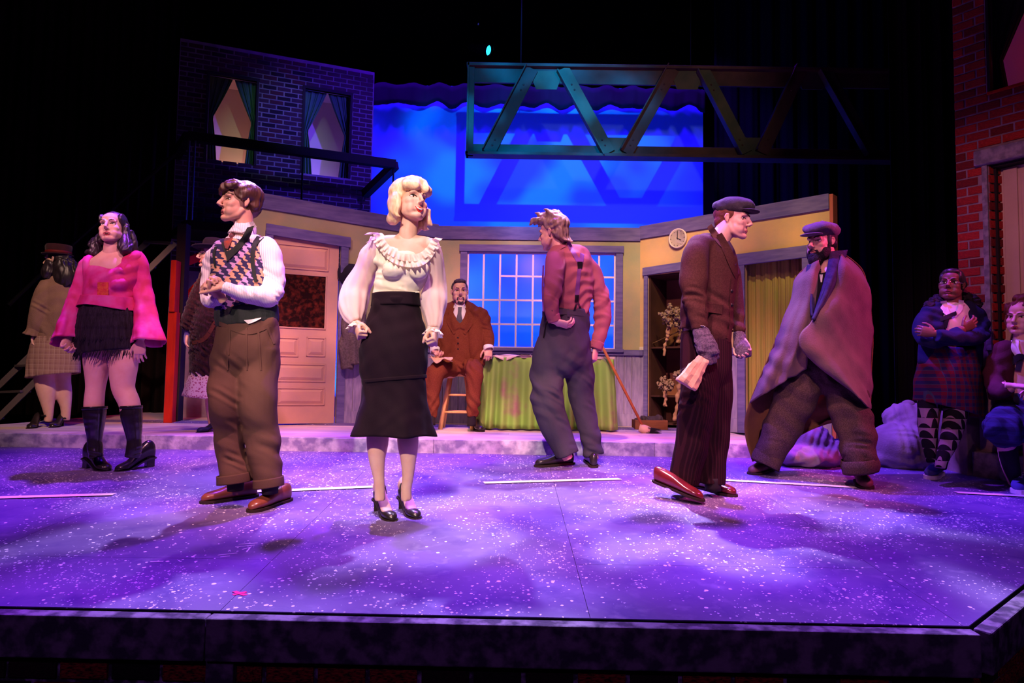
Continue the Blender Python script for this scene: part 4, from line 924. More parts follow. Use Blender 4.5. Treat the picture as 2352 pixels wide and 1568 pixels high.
def hand(mb, w, d, n, curl=(25, 35, 20), side=1, S=1.0, thumb=(.6, .7, .3), spread=5, thumbcurl=25, curls=None):
    """palm, four jointed fingers, thumb.  w wrist, d wrist->knuckles, n the way the palm faces, side = thumb side"""
    d = Vector(d).normalized(); n = Vector(n); n = (n - d * n.dot(d)).normalized(); s_ = d.cross(n) * side; w = Vector(w)
    mb.tube([w - d*.035*S, w, w + d*.03*S, w + d*.065*S, w + d*.092*S], [(.024*S, .019*S), (.025*S, .018*S), (.036*S, .016*S), (.041*S, .0145*S), (.036*S, .011*S)], 14, s_)
    for j, (L, r) in enumerate(((.074, .0088), (.082, .0090), (.076, .0086), (.060, .0076))):
        off = (1.5 - j) * .0195; p = w + (d * (.088 - .004 * (j - 1.2) ** 2) + s_ * off) * S; a = 0; pts = [p - d*.02*S, p]; cu = curls[j] if curls else curl
        dd = (d + s_ * math.tan(math.radians(spread * (1.5 - j)))).normalized()
        for c_, fr in zip(cu, (.45, .30, .25)):
            a += math.radians(c_); p = p + (dd * math.cos(a) + n * math.sin(a)) * (L * fr * S); pts.append(p)
        mb.tube(pts, [r*S, r*S*1.05, r*S, r*.94*S, r*.72*S], 8, s_)
        mb.ball(pts[-1], r*.74*S, None, 8, 6)
    t0 = w + (d*.022 + s_*.026)*S; td = (d*thumb[0] + s_*thumb[1] + n*thumb[2]).normalized(); p1 = t0 + td*.036*S
    t2 = (td + (d*.5 - s_*.75 + n*.35) * math.tan(math.radians(thumbcurl))).normalized(); p2 = p1 + t2*.030*S; t3 = (t2 + (d*.3 - s_*.8 + n*.3) * math.tan(math.radians(thumbcurl))).normalized(); p3 = p2 + t3*.024*S
    mb.tube([t0 - td*.012*S, t0, p1, p2, p3], [.012*S, .0145*S, .0108*S, .0098*S, .0075*S], 8); mb.ball(p3, .0078*S, None, 8, 6)
FIST = (78, 92, 55)
class Fig:
    def __init__(s, px, py, Y, base, label):
        s.Y = Y; s.root = empty('person', base, label, 'person'); s.parts = []; s.bvh = []
    def J(s, x, y, dy=0): return at(x, y, s.Y + dy)
    def tubepts(s, pts, step=.016):
        P = [tuple(q) + (0,) * (4 - len(q)) for q in pts]; a = s.J(P[0][0], P[0][1]); L = sum((s.J(*p[:2], p[3]) - s.J(*q[:2], q[3])).length for p, q in zip(P, P[1:]))
        return spline([(p[0], p[1], p[2], p[3]) for p in P], max(3, int(L / step)))
    def tube(s, mb, pts, k=.8, n=20, hint=(1, 0, 0), step=.016):
        R = s.tubepts(pts, step); mb.tube([s.J(r[0], r[1], r[3]) for r in R], [(max(r[2], .5) / ppm(s.Y + r[3]), max(r[2], .5) * k / ppm(s.Y + r[3])) for r in R], n, hint)
    def ball(s, mb, x, y, rx, ry, dy=0, kd=1.0): 
        q = 1 / ppm(s.Y + dy); mb.ball(s.J(x, y, dy), (rx * q, rx * kd * q, ry * q))
    def blob(s, tubes, voxel=.008, smooth=6, balls=()):
        mb = MB()
        for t in tubes:
            pts, k = (t if isinstance(t, tuple) else (t, .8)); s.tube(mb, pts, k)
        for b in balls: s.ball(mb, *b)
        return mb.remesh(voxel, smooth)
    def cloth(s, name, m, tubes, voxel=.008, smooth=6, wr=None, cr=(), balls=(), parent=None, label=None, post=None):
        me = s.blob(tubes, voxel, smooth, balls)
        if wr: wrinkle(me, *wr)
        for (x, y, dy), ax, lam, amp, sig in cr: crease(me, s.J(x, y, dy), ax, lam, amp, sig)
        if post: post(me)
        s.bvh.append(mesh_bvh(me)); o = link(name, me, m, parent or s.root, True); tag(o, label); return o
    def cast(s, x, y, only=None):
        d = ray(x, y).normalized(); best = None
        for b in (only or s.bvh):
            h = b.ray_cast(Vector((0, 0, 0)), d)
            if h[0] is not None and (best is None or h[3] < best[1]): best = (h[0], h[3], h[1])
        return best
    def strip(s, name, m, L, R, off=.004, th=.006, n=24, nu=6, wave=None, parent=None, smooth=True, only=None, label=None):
        """a band laid on whatever cloth lies under two drawn edges, with its own thickness"""
        A, B = spline(L, n), spline(R, n); D = np.full((n, nu + 1), np.nan)
        for j in range(n):
            for i in range(nu + 1):
                x, y = A[j] + (B[j] - A[j]) * i / nu; h = s.cast(x, y, only)
                if h: D[j, i] = h[0].y
        med = np.nanmedian(D) if not np.all(np.isnan(D)) else s.Y; D = np.where(np.isnan(D), med, D)
        lo, hi = np.percentile(D, 3) - .03, np.percentile(D, 97) + .03; D = np.clip(D, lo, hi)
        for _ in range(3):
            E = D.copy(); E[1:-1] = (D[:-2] + 2 * D[1:-1] + D[2:]) / 4; E[:, 1:-1] = (E[:, :-2] + 2 * E[:, 1:-1] + E[:, 2:]) / 4; D = E
        def pt(i, j, o): 
            x, y = A[j] + (B[j] - A[j]) * i / nu; w = wave(i / nu, j / (n - 1)) if wave else 0; return at(x, y, D[j, i] - o - w)
        mb = MB(); fr = [[pt(i, j, off) for i in range(nu + 1)] for j in range(n)]; bk = [[pt(i, j, off - th) for i in range(nu + 1)] for j in range(n)]
        mb.rings([f + b[::-1] for f, b in zip(fr, bk)])
        o = mb.build(name, m, parent or s.root, smooth)
        if smooth:
            q = o.modifiers.new('e', 'EDGE_SPLIT'); q.split_angle = math.radians(50)
        return tag(o, label)
    def shell(s, name, m, rings, k=.75, nth=72, nv=None, pleat=None, hem=None, th=.004, voff=0, parent=None, wr=None, label=None, dyk=0):
        """open garment (skirt, sleeve) : rings of (x, y, half width[, dy]) ; pleat(a, v)-> radius factor ; hem(a)-> px added at the hem"""
        P = [tuple(q) + (0,) * (4 - len(q)) for q in rings]; n = nv or 40; R = spline(P, n); mb = MB(); rs = []
        pts = [s.J(r[0], r[1], r[3]) for r in R]
        for j, r in enumerate(R):
            v = j / (n - 1); t = (pts[min(j + 1, n - 1)] - pts[max(j - 1, 0)]).normalized(); u = Vector((1, 0, 0)); u = (u - t * u.dot(t)).normalized(); w = t.cross(u)
            rr = r[2] / ppm(s.Y + r[3]); ring = []
            for i in range(nth):
                a = 2 * math.pi * i / nth; f = pleat(a, v) if pleat else 1
                p = pts[j] + u * (rr * f * math.cos(a)) + w * (rr * k * f * math.sin(a))
                if hem: p = p + Vector((0, 0, -hem(a) * v ** 3 / ppm(s.Y)))
                ring.append(p)
            rs.append(ring)
        mb.rings(rs, cap=False); me = mb.mesh()
        if wr: wrinkle(me, *wr)
        s.bvh.append(mesh_bvh(me)); o = link(name, me, m, parent or s.root, True); q = o.modifiers.new('solid', 'SOLIDIFY'); q.thickness = th; q.offset = 0
        return tag(o, label)
    def head(s, x, y, S, yaw, pitch=0, roll=0, dy=0):   # yaw is measured from the line towards the audience seat
        s.h = Head(s.J(x, y, dy), S, yaw - math.degrees(math.atan((x - CX) / F_PX)), pitch, roll); return s.h
    def body(s, tone, neck, tubes, hands=(), jaw=1, nose=1, chin=0, k=.85, headextra=None, balls=()):
        mb = MB(); s.h.skull(mb, jaw, nose, chin); s.tube(mb, neck, .95, 18)
        if headextra: headextra(mb)
        hm = mb.remesh(.0032, 24, .5); s.h.carve(hm); s.h.bvh = mesh_bvh(hm)
        bm_ = s.blob(tubes, .009, 5, balls); ms = [hm, bm_]
        for kw in hands:
            mb = MB(); hand(mb, **kw); ms.append(mb.remesh(.0034, 3))
        me = unite(ms); s.bvh.append(mesh_bvh(me)); s.skinm = skin(tone); s.b = link('body', me, s.skinm, s.root, True); return s.b
    def hair(s, name, m, balls, tubes=(), voxel=.006, smooth=3, wr=(.006, .03, 1), dirs=None, hang=()):
        mb = MB()
        for c, r in balls: s.h.ball(mb, c, r)
        for t in tubes: s.h.tube(mb, t[0], t[1], 10)
        for t in hang: s.tube(mb, t[0] if isinstance(t, tuple) else t, t[1] if isinstance(t, tuple) else .7)
        me = mb.remesh(voxel, smooth)
        h = s.h; wrinkle(me, wr[0] * .55, wr[1], wr[2], dirs=[tuple(h.X + h.Y * .3), tuple(h.X - h.Z * .2), tuple(h.Y * .5 + h.X)] if not dirs else dirs)
        s.bvh.append(mesh_bvh(me)); return link(name, me, m, s.root, True)
    def solid(s, name, m, mb, voxel=None, smooth=3, parent=None, wr=None, label=None, bevel=0):
        if voxel:
            me = mb.remesh(voxel, smooth)
            if wr: wrinkle(me, *wr)
            s.bvh.append(mesh_bvh(me)); return tag(link(name, me, m, parent or s.root, True), label)
        return tag(mb.build(name, m, parent or s.root, True, bevel=bevel), label)
# ---- shoes (one thing with the wearer)
def prof(t, xs, ys): return float(np.interp(t, xs, ys))
def shoe(fig, heel, toe, m, style='oxford', W=1.0, name='shoe', sole=None, lift=0, L=None, tilt=0, label=None, laces=None):
    a, b = Vector(heel), Vector(toe); d = b - a
    if L: a = b - d.normalized() * L; d = b - a
    hd = Vector((d.x, d.y, 0)); Ln = hd.length; hd.normalize(); sd = Vector((hd.y, -hd.x, 0)); T = [0, .04, .12, .25, .4, .55, .7, .82, .92, .98, 1]
    hw = {'oxford': [.012, .024, .031, .032, .033, .040, .045, .043, .035, .020, .008], 'pump': [.010, .020, .026, .027, .028, .034, .039, .037, .029, .017, .007], 'boot': [.012, .024, .031, .032, .034, .040, .044, .042, .034, .020, .008], 'sneaker': [.014, .026, .033, .033, .035, .042, .047, .046, .038, .024, .010]}[style]
    tp = {'oxford': [.070, .086, .092, .090, .083, .070, .056, .050, .044, .034, .024], 'pump': [.058, .066, .058, .040, .026, .026, .040, .042, .036, .026, .018], 'boot': [.08, .10, .12, .125, .115, .085, .060, .048, .040, .030, .020], 'sneaker': [.065, .078, .080, .078, .080, .072, .058, .050, .046, .038, .028]}[style]
    hh = {'oxford': .022, 'pump': .062, 'boot': .060, 'sneaker': .016}[style]; sole_t = {'oxford': .010, 'pump': .004, 'boot': .008, 'sneaker': .022}[style]
    def base(t):
        if style in ('pump', 'boot'): return hh * (1 - min(1, max(0, (t - .18) / .5)) ** 1.2 * 1.0) if t > .18 else hh
        return sole_t + (.012 if t < .3 and style == 'oxford' else 0) * 0
    def C_(t): return a + d * t
    def ring(t, w, z0, z1, n=18):
        c = C_(t); r = []
        for i in range(n):
            q = 2 * math.pi * i / n; cx, sz = math.cos(q), math.sin(q)
            x = w * (abs(cx) ** .8) * (1 if cx > 0 else -1); z = (z0 + z1) / 2 + (z1 - z0) / 2 * (abs(sz) ** (.6 if sz < 0 else .9)) * (1 if sz > 0 else -1)
            if sz > 0: x *= 1 - .25 * sz * sz
            r.append(c + sd * x + Vector((0, 0, z)))
        return r
    tt = np.linspace(0, 1, 22); mb = MB(); mb.rings([ring(t, prof(t, T, hw) * W, base(t), base(t) + prof(t, T, tp)) for t in tt])
    o = mb.build(name, m, fig.root, True); tag(o, label); o.modifiers.new('sub', 'SUBSURF').render_levels = 1
    ms = sole or mat('dark_sole', (.03, .018, .015), .7); mb = MB()
    def outl(t, z): w = prof(t, T, hw) * W + .004; c = C_(t) + hd * (.006 * (t - .5) * 2); return [c + sd * w + Vector((0, 0, z)), c - sd * w + Vector((0, 0, z))]
    rs = []
    for t in tt:
        zt = base(t) + .003; zb = max(0.0, zt - max(sole_t, .006) - .003) if style in ('pump', 'boot') else (.0 if (t > .42 or t < .3 or style == 'sneaker') else .006); q = outl(t, zt); p = outl(t, zb); rs.append([q[0], q[1], p[1], p[0]])
    mb.rings(rs); mb.build('sole', ms, o)
    if style in ('pump', 'boot'):
        mb = MB(); f = .55 if style == 'pump' else .85; t0, t1 = .02, (.16 if style == 'pump' else .24); rs = []
        for z, e in ((0, f), (hh * .5, f * .95), (hh + .008, 1)):
            w = .027 * W * e; c0_, c1_ = C_(t0 + .02 * (1 - e)), C_(t0 + (t1 - t0) * (e if style == 'pump' else 1)); up = Vector((0, 0, z)); rs.append([c0_ + sd * w * .7 + up, c1_ + sd * w + up, c1_ - sd * w + up, c0_ - sd * w * .7 + up])
        mb.rings(rs); mb.build('heel', ms, o, bevel=.002)
    if laces:
        mb = MB()
        for k in range(4):
            t = .36 + k * .075; z = base(t) + prof(t, T, tp) - .002; c = C_(t) + Vector((0, 0, z)); w = .017
            mb.tube([c - sd * w - Vector((0, 0, .004)), c + Vector((0, 0, .004)), c + sd * w - Vector((0, 0, .004))], .0024 if style == 'sneaker' else .0016, 5)
        t = .34; c = C_(t) + Vector((0, 0, base(t) + prof(t, T, tp)))
        for q in (-1, 1): mb.tube([c, c + sd * q * .022 + Vector((0, 0, .014)), c + sd * q * .04 + hd * .012, c + sd * q * .022 + hd * .012, c], .002, 5)
        tag(mb.build('laces', laces, o), kind='stuff')
    fig.last = dict(C=C_, base=base, T=T, hw=hw, tp=tp, sd=sd, hd=hd, W=W, a=a, d=d); return o
# ================================================================== PEOPLE : the cast
m_lipred = mat('lipstick_red', (.60, .03, .035), .35); m_lipnat = mat('lip_rose', (.50, .17, .15), .45); m_lipberry = mat('lip_berry', (.42, .05, .08), .4)
m_brown_h = mat('dark_brown_hair', (.045, .018, .012), .45, (.09, .036, .02), 40, .35, 90, stretch=(1, 1, .15), spec=.5)
m_black_h = mat('black_hair', (.012, .009, .012), .4, (.03, .02, .025), 40, .35, 90, stretch=(1, 1, .15), spec=.5)
m_blond_h = mat('blonde_hair', (.82, .62, .40), .45, (.66, .43, .24), 36, .5, 90, stretch=(1, 1, .18), spec=.5)
m_leath = mat('black_leather', (.012, .010, .014), .22, spec=.6); m_patent = mat('black_shoe_leather', (.02, .014, .016), .28, spec=.6)
m_tanle = mat('oxblood_tan_leather', (.26, .07, .035), .30, (.17, .045, .025), 14, spec=.6); m_oxbl = mat('oxblood_leather', (.17, .018, .02), .2, (.10, .012, .015), 12, spec=.7)
def weave(name, c1, c2, scale, kind='plaid', c3=None):
    m, nt, b = nodes(name); g = G(nt); tc = g.n('TexCoord').outputs['Object']; sp = g.n('SeparateXYZ'); g.link(tc, sp.inputs[0]); x, y, z = sp.outputs
    xx = g.math('ADD', x, g.math('MULTIPLY', y, .7)); w = lambda v, s, ph=0: g.math('SINE', g.math('MULTIPLY_ADD', v, s, ph))
    b.inputs['Roughness'].default_value = .9; b.inputs['Specular IOR Level'].default_value = .1
    if kind == 'plaid':
        f = g.math('MULTIPLY_ADD', g.math('GREATER_THAN', w(xx, scale), .15), .5, g.math('MULTIPLY', g.math('GREATER_THAN', w(z, scale), .15), .5)); c = g.mix(f, c1, c2)
        if c3: c = g.mix(g.math('MAXIMUM', g.math('GREATER_THAN', w(xx, scale, 1.6), .97), g.math('GREATER_THAN', w(z, scale, 1.6), .97)), c, c3)
    elif kind == 'stripe': c = g.mix(g.math('GREATER_THAN', w(xx, scale), .45), c1, c2)
    elif kind == 'argyle':                       # slanting knitted blocks
        a = w(g.math('MULTIPLY_ADD', z, .9, xx), scale); d = w(g.math('MULTIPLY_ADD', z, -.55, xx), scale * .55); k = w(z, scale * 2.6)
        f = g.math('GREATER_THAN', g.math('ADD', a, g.math('ADD', g.math('MULTIPLY', d, .8), g.math('MULTIPLY', k, .5))), .1); c = g.mix(f, c1, c2)
        c = g.mix(g.math('GREATER_THAN', w(g.math('MULTIPLY_ADD', z, -.8, xx), scale * .31), .3), c, g.mix(f, c1, c3))
    elif kind == 'diamond':                      # alternating triangles down the stocking
        t = g.math('FRACT', g.math('MULTIPLY', z, scale)); u = g.math('ABSOLUTE', w(xx, scale * 2.6)); c = g.mix(g.math('GREATER_THAN', t, u), c1, c2)
    elif kind == 'tweed':
        n = g.n('TexNoise'); n.inputs['Scale'].default_value = scale; n.inputs['Detail'].default_value = 2; g.link(tc, n.inputs['Vector']); r = g.n('MapRange', clamp=True); r.inputs[1].default_value = .4; r.inputs[2].default_value = .62; g.link(n.outputs[0], r.inputs[0]); c = g.mix(r.outputs[0], c1, c2)
    nz = g.n('TexNoise'); nz.inputs['Scale'].default_value = 220; g.link(tc, nz.inputs['Vector']); bp = g.n('Bump'); bp.inputs['Strength'].default_value = .25; bp.inputs['Distance'].default_value = .004; g.link(nz.outputs[0], bp.inputs['Height']); g.link(bp.outputs[0], b.inputs['Normal'])
    g.link(c, b.inputs['Base Color']); return m
def sheer(name, col, op):
    m, nt, b = nodes(name); g = G(nt); tr = g.n('BsdfTransparent'); df = g.n('BsdfDiffuse'); tl = g.n('BsdfTranslucent'); a = g.n('AddShader'); mx = g.n('MixShader'); m2 = g.n('MixShader')
    df.inputs[0].default_value = (*col, 1); tl.inputs[0].default_value = (*col, 1); m2.inputs[0].default_value = .35; g.link(df.outputs[0], m2.inputs[1]); g.link(tl.outputs[0], m2.inputs[2])
    lw = g.n('LayerWeight'); lw.inputs[0].default_value = .35; f = g.math('MULTIPLY_ADD', lw.outputs['Facing'], .5, op); mx.inputs[0].default_value = op; g.link(f, mx.inputs[0]); g.link(tr.outputs[0], mx.inputs[1]); g.link(m2.outputs[0], mx.inputs[2]); g.link(mx.outputs[0], nt.nodes['Material Output'].inputs[0]); return m
fl3 = lambda x, y: on_floor(x, y)
# ------------------------------------------------------------------ 1 blonde woman
f = Fig(905, 1195, 3.52, on_floor(910, 1185), 'blonde woman in a white ruffled blouse and black trumpet skirt, fists clenched, looking up')
f.head(943, 466, .98, 34, 10, 7)
f.body('fair', [(941, 478, 21), (940, 515, 20.5), (937, 540, 21.5), (935, 580, 22, .01)],
       [([(937, 535, 19), (935, 550, 32), (933, 562, 46), (931, 575, 55), (930, 592, 60), (922, 640, 52), (910, 680, 46), (906, 760, 62), (904, 850, 60), (903, 900, 55)], .55),
        ([(934, 562, 20), (900, 560, 22), (872, 566, 19), (850, 615, 18, .03), (832, 662, 16, .04), (822, 705, 13, -.02), (820, 742, 10.5, -.06)], .95), ([(936, 562, 20), (970, 560, 20), (993, 568, 17), (1002, 620, 16.5, .03), (1003, 670, 15.5, .05), (1000, 715, 13), (996, 758, 10.5, -.05)], .95),
        ([(870, 900, 34), (868, 985, 27), (867, 1020, 24.5), (866, 1055, 19), (870, 1095, 13.5), (872, 1125, 12.5), (873, 1150, 13)], 1), ([(938, 900, 34), (937, 985, 25.5), (937, 1020, 24), (938, 1055, 18.5), (937, 1095, 13.5), (933, 1125, 12.5), (934, 1150, 13)], 1)],
       hands=[dict(w=f.J(820, 742, -.06), d=(.22, -.42, -.62), n=(.75, .35, .1), curl=FIST, side=1, thumb=(.7, .35, .7), thumbcurl=42, S=.96), dict(w=f.J(996, 758, -.05), d=(.12, -.5, -.62), n=(-.75, .3, .1), curl=FIST, side=-1, thumb=(.7, .35, .7), thumbcurl=42, S=.96)], jaw=.88, nose=.72)
f.h.face(f.root, ('brow_brown', (.10, .05, .03), .8), m_lipred, mouth=.0085, smile=1, teeth=True, look=(.001, .001), lash=.0028, browr=.0021, browtilt=-.6, mw=.026, eyeopen=1.3, raise_=.003)
H_ = f.h
f.hair('bouffant_hair', m_blond_h, [((0, -.035, .062), (.104, .105, .092)), ((0, -.055, .005), (.100, .085, .095)), ((-.088, -.012, -.035), (.028, .050, .075)), ((.086, -.012, -.045), (.026, .048, .078)), ((-.070, -.05, -.09), (.035, .05, .04)), ((.072, -.05, -.095), (.032, .05, .045)), ((0, .045, .092), (.080, .056, .040)), ((.0, .070, .078), (.060, .030, .030))],
       [([(-.08, .045, .060), (-.05, .078, .056), (-.02, .095, .052), (.02, .096, .052), (.05, .078, .056), (.08, .045, .060)], [.024, .028, .030, .030, .028, .024]), ([(-.06, .05, .075), (-.02, .082, .072), (.02, .082, .072), (.06, .05, .075)], [.03, .032, .032, .03]), ([(.085, .03, -.02), (.098, .03, -.09), (.118, .04, -.118)], [.022, .018, .006]), ([(-.085, .01, -.05), (-.095, .005, -.10), (-.08, .03, -.118)], [.024, .018, .006]), ([(.07, .0, -.08), (.1, .0, -.125), (.125, .01, -.12)], [.02, .014, .005])], wr=(.003, .03, 3), smooth=10)
for q in (-1, 1):
    mb = MB(); H_.ball(mb, (q * .080, .012, -.032), (.007, .006, .007)); f.solid('earring', mat('pearl', (.85, .78, .7), .2), mb)
m_blouse = mat('ivory_satin', (.84, .78, .66), .5, (.78, .70, .58), 6, .06, 200)
f.cloth('blouse', m_blouse, [([(930, 578, 52), (927, 592, 58), (926, 610, 61), (923, 628, 60), (913, 652, 54.5), (909, 668, 53), (909, 682, 53)], .62), ([(883, 541, 10), (873, 552, 18), (872, 575, 22), (880, 605, 26)], .8), ([(975, 548, 9), (983, 560, 16), (980, 580, 20), (972, 605, 24)], .8)],
        .006, 8, (.004, .09, 5, [(.3, 0, 1), (-.4, .1, 1)]), [((880, 645, -.05), (.5, 0, 1), .035, .006, .05), ((925, 662, -.1), (.1, 0, 1), .03, .005, .06)], balls=[(903, 622, 27, 22, -.075, .8), (962, 620, 25, 22, -.075, .8)])
f.strip('bodice_seam', m_blouse, [(858, 664), (885, 667), (909, 668), (940, 670), (963, 668)], [(858, 667), (885, 670), (909, 671), (940, 673), (963, 671)], .004, .006, 20, 2)
m_ruf = sheer('ivory_organza_ruffle', (.90, .82, .76), .75)
for k, (off, amp, ph) in enumerate(((0, 1, 0), (15, 1.15, 2))):
    for j, path in enumerate(([(853, 538), (868, 534), (880, 545), (893, 562), (908, 574), (928, 582), (948, 584), (965, 580), (980, 568), (990, 552), (1000, 545)],)):
        Lp = [(x, y + off) for x, y in path]; ctr = (930, 540); Rp = []
        for x, y in Lp: d = Vector((x - ctr[0], (y - ctr[1]) * 1.2 + 6)).normalized() * (17 if k == 0 else 15); Rp.append((x + d.x, y + d.y))
        f.strip('ruffle', m_ruf, Lp, Rp, .008 + .004 * k, .0025, 150, 5, lambda u, v, ph=ph, amp=amp: u * amp * (.016 + .012 * math.sin(v * 112 + ph) + .006 * math.sin(v * 53)))
m_org = sheer('blush_organza', (.92, .80, .78), .50)
gath = lambda n, a: (lambda t, v: 1 + a * math.sin(n * t + 5 * v) * (.25 + v))
f.shell('sheer_sleeve', m_org, [(868, 552, 18), (852, 585, 23), (838, 622, 26.5, .03), (818, 665, 31.5, .04), (811, 697, 33, .01), (813, 722, 26, -.03), (820, 741, 14, -.06)], .95, 64, 44, gath(9, .035), th=.0015, wr=(.005, .07, 4, [(1, .3, 0), (1, -.4, .2)]))
f.shell('sheer_sleeve', m_org, [(990, 555, 16), (999, 585, 19), (1001, 622, 21, .03), (998, 665, 27, .05), (995, 697, 30, .03), (996, 728, 22, -.01), (996, 756, 13, -.05)], .95, 64, 44, gath(9, .035), th=.0015, wr=(.005, .07, 6, [(1, .3, 0), (1, -.4, .2)]))
for (x, y, dy) in ((821, 744, -.06), (996, 757, -.05)):
    f.shell('cuff_ruffle', m_ruf, [(x, y - 6, 13.5, dy), (x - 1, y + 2, 15, dy), (x - 2, y + 13, 22, dy - .01)], .95, 72, 10, lambda t, v: 1 + .16 * v * math.sin(9 * t), th=.0015)
m_skirt = mat('aubergine_black_crepe', (.009, .0035, .009), .8, (.013, .005, .012), 8, .08, 200, sheen=.1)
f.shell('trumpet_skirt', m_skirt, [(909, 684, 53.5), (909, 705, 55), (907, 745, 66), (905, 795, 77.5), (904, 835, 77), (905, 868, 72.5), (906, 884, 70.5), (905, 915, 73), (902, 950, 81), (899, 999, 95)], .74, 120, 60,
        lambda t, v: 1 + max(0, v - .62) * .20 * (math.cos(5 * t + .5) + .4 * math.cos(10 * t + 1)) + .004 * math.sin(3 * t + 9 * v), lambda t: -3 * math.cos(t) + 1.5 * math.cos(5 * t + .5), wr=(.004, .11, 8, [(1, 0, .7), (.6, 0, -1)]))
f.shell('waistband', m_skirt, [(909, 674, 54.2), (909, 688, 54.8), (909, 703, 56.5)], .74, 90, 8)
f.shell('hem_seam', m_skirt, [(905.3, 866, 74), (905.6, 870, 74), (905.9, 874, 73.4)], .745, 90, 5, th=.003)
for (hx, hy, tx, ty) in ((862, 1172, 905, 1197), (924, 1170, 960, 1192)):
    A, B = fl3(hx, hy), fl3(tx, ty); shoe(f, A, B, m_patent, 'pump', .95, 't_strap_shoe', L=.245); S_ = f.last
    ft = MB(); ft.tube([S_['C'](t) + Vector((0, 0, S_['base'](t) + z)) for t, z in ((.06, .05), (.14, .075), (.28, .058), (.45, .036), (.62, .026), (.8, .02))], [(.022, .03), (.028, .042), (.026, .034), (.029, .022), (.032, .016), (.022, .012)], 14, S_['sd'])
    f.solid('foot', f.skinm, ft, .005, 4)
    mb = MB(); c = lambda t, z, s_=0: S_['C'](t) + S_['sd'] * s_ + Vector((0, 0, S_['base'](t) + z))
    mb.tube([c(.30, .045, -.031), c(.26, .085, -.024), c(.25, .099, 0), c(.26, .085, .024), c(.30, .045, .031)], [(.003, .006)] * 5, 8, S_['hd']); mb.tube([c(.25, .099, 0), c(.42, .066, 0), c(.60, .040, 0)], [(.005, .003)] * 3, 8, S_['sd']); f.solid('strap', m_patent, mb)
    mb = MB(); mb.ball(c(.27, .083, -.028), .005); f.solid('buckle', mat('buckle_steel', (.6, .55, .5), .25, metal=1), mb)
# ------------------------------------------------------------------ 2 young man in argyle vest
f = Fig(560, 1160, 3.70, on_floor(560, 1155), 'young man in an argyle sweater vest and brown pleated trousers wringing his hands')
f.head(551, 467, .98, -72, 4, 2)
f.body('olive', [(557, 485, 23), (560, 518, 22), (563, 545, 26), (563, 560, 34)], [([(563, 550, 40), (562, 600, 56), (566, 690, 52), (568, 760, 56), (565, 820, 52)], .6), ([(537, 830, 30), (520, 930, 26), (530, 1010, 22), (540, 1120, 16)], 1), ([(597, 830, 30), (594, 930, 26), (608, 1010, 22), (618, 1125, 16)], 1),
        ([(600, 565, 14), (620, 640, 15), (610, 676, 14, -.05), (560, 673, 11, -.17), (514, 658, 10.5, -.24)], .9), ([(500, 580, 10, .03), (482, 640, 11, .06), (484, 684, 10, -.0), (506, 678, 9.5, -.19)], .9)],
       hands=[dict(w=f.J(514, 657, -.24), d=(-.9, -.10, .16), n=(-.1, .75, -.65), curl=(52, 62, 30), side=1, thumb=(.8, .35, .3), thumbcurl=10, S=1.0), dict(w=f.J(506, 680, -.20), d=(-.45, -.35, .8), n=(.75, -.5, .2), curl=(60, 70, 40), side=-1, thumb=(.7, .4, .4), S=1.0)], jaw=1.02, nose=1.0)
f.h.face(f.root, ('brow_dark', (.03, .015, .01), .8), m_lipnat, mouth=.0085, look=(0, .001), browr=.0036, raise_=.003)
f.hair('side_swept_hair', m_brown_h, [((0, -.028, .052), (.084, .098, .080)), ((0, -.062, .0), (.076, .056, .072)), ((0, .042, .088), (.070, .055, .032)), ((.062, .0, .048), (.028, .055, .045)), ((-.062, .0, .048), (.028, .055, .045))],
       [([(.070, .045, .085), (.045, .082, .072), (.0, .100, .058), (-.04, .090, .042), (-.066, .062, .026)], [.022, .022, .022, .020, .010]), ([(.075, .02, .05), (.078, .018, .02), (.076, .016, -.004)], [.014, .010, .004]), ([(.055, .05, .1), (.02, .1, .075), (-.02, .108, .05)], [.02, .018, .008])], wr=(.008, .02, 5))
m_shirt = weave('pinstriped_white_shirt', (.80, .72, .74), (.62, .50, .60), 620, 'stripe')
f.cloth('dress_shirt', m_shirt, [([(562, 542, 34), (562, 556, 50), (562, 600, 60), (566, 700, 58)], .62), ([(600, 560, 22, -.01), (614, 572, 29, -.02), (619, 610, 33, -.01), (621, 650, 33.5, 0), (612, 680, 32, -.05), (585, 678, 26.5, -.12), (552, 672, 22, -.18), (526, 664, 17, -.225), (511, 657, 15.5, -.24)], .85), ([(500, 575, 17, .02), (485, 600, 18, .05), (480, 645, 19, .07), (482, 688, 19, 0), (496, 690, 17, -.10), (507, 680, 14, -.18)], .85)],
        .007, 7, (.004, .09, 12, [(.6, 0, 1), (-.7, .2, 1), (1, 0, .3)]), [((630, 670, -.03), (.5, 0, 1), .035, .010, .06), ((560, 672, -.2), (1, 0, .2), .045, .008, .06), ((590, 640, -.05), (.8, 0, 1), .05, .008, .06)])
shirtb = f.bvh[-1]
m_argy = weave('argyle_knit', (.035, .03, .09), (.62, .34, .22), 130, 'argyle', (.50, .30, .55)); m_rib = mat('black_green_rib_knit', (.022, .028, .026), .9, (.035, .04, .04), 5, .4, 160, stretch=(5, 5, .2))
f.cloth('sweater_vest', m_argy, [([(562, 556, 44), (560, 566, 62), (556, 590, 70), (556, 640, 73), (561, 690, 71), (566, 712, 71)], .74), ([(585, 540, 14), (585, 560, 20), (572, 600, 40)], .9), ([(520, 560, 14), (510, 580, 20), (530, 620, 40)], .9)], .007, 8, (.004, .12, 3))
vb = [f.bvh[-1]]
f.cloth('rib_hem', m_rib, [([(565, 706, 72), (567, 722, 72.5), (569, 738, 71), (570, 748, 68)], .76)], .007, 4, (.003, .05, 4, [(1, 0, 0)]))
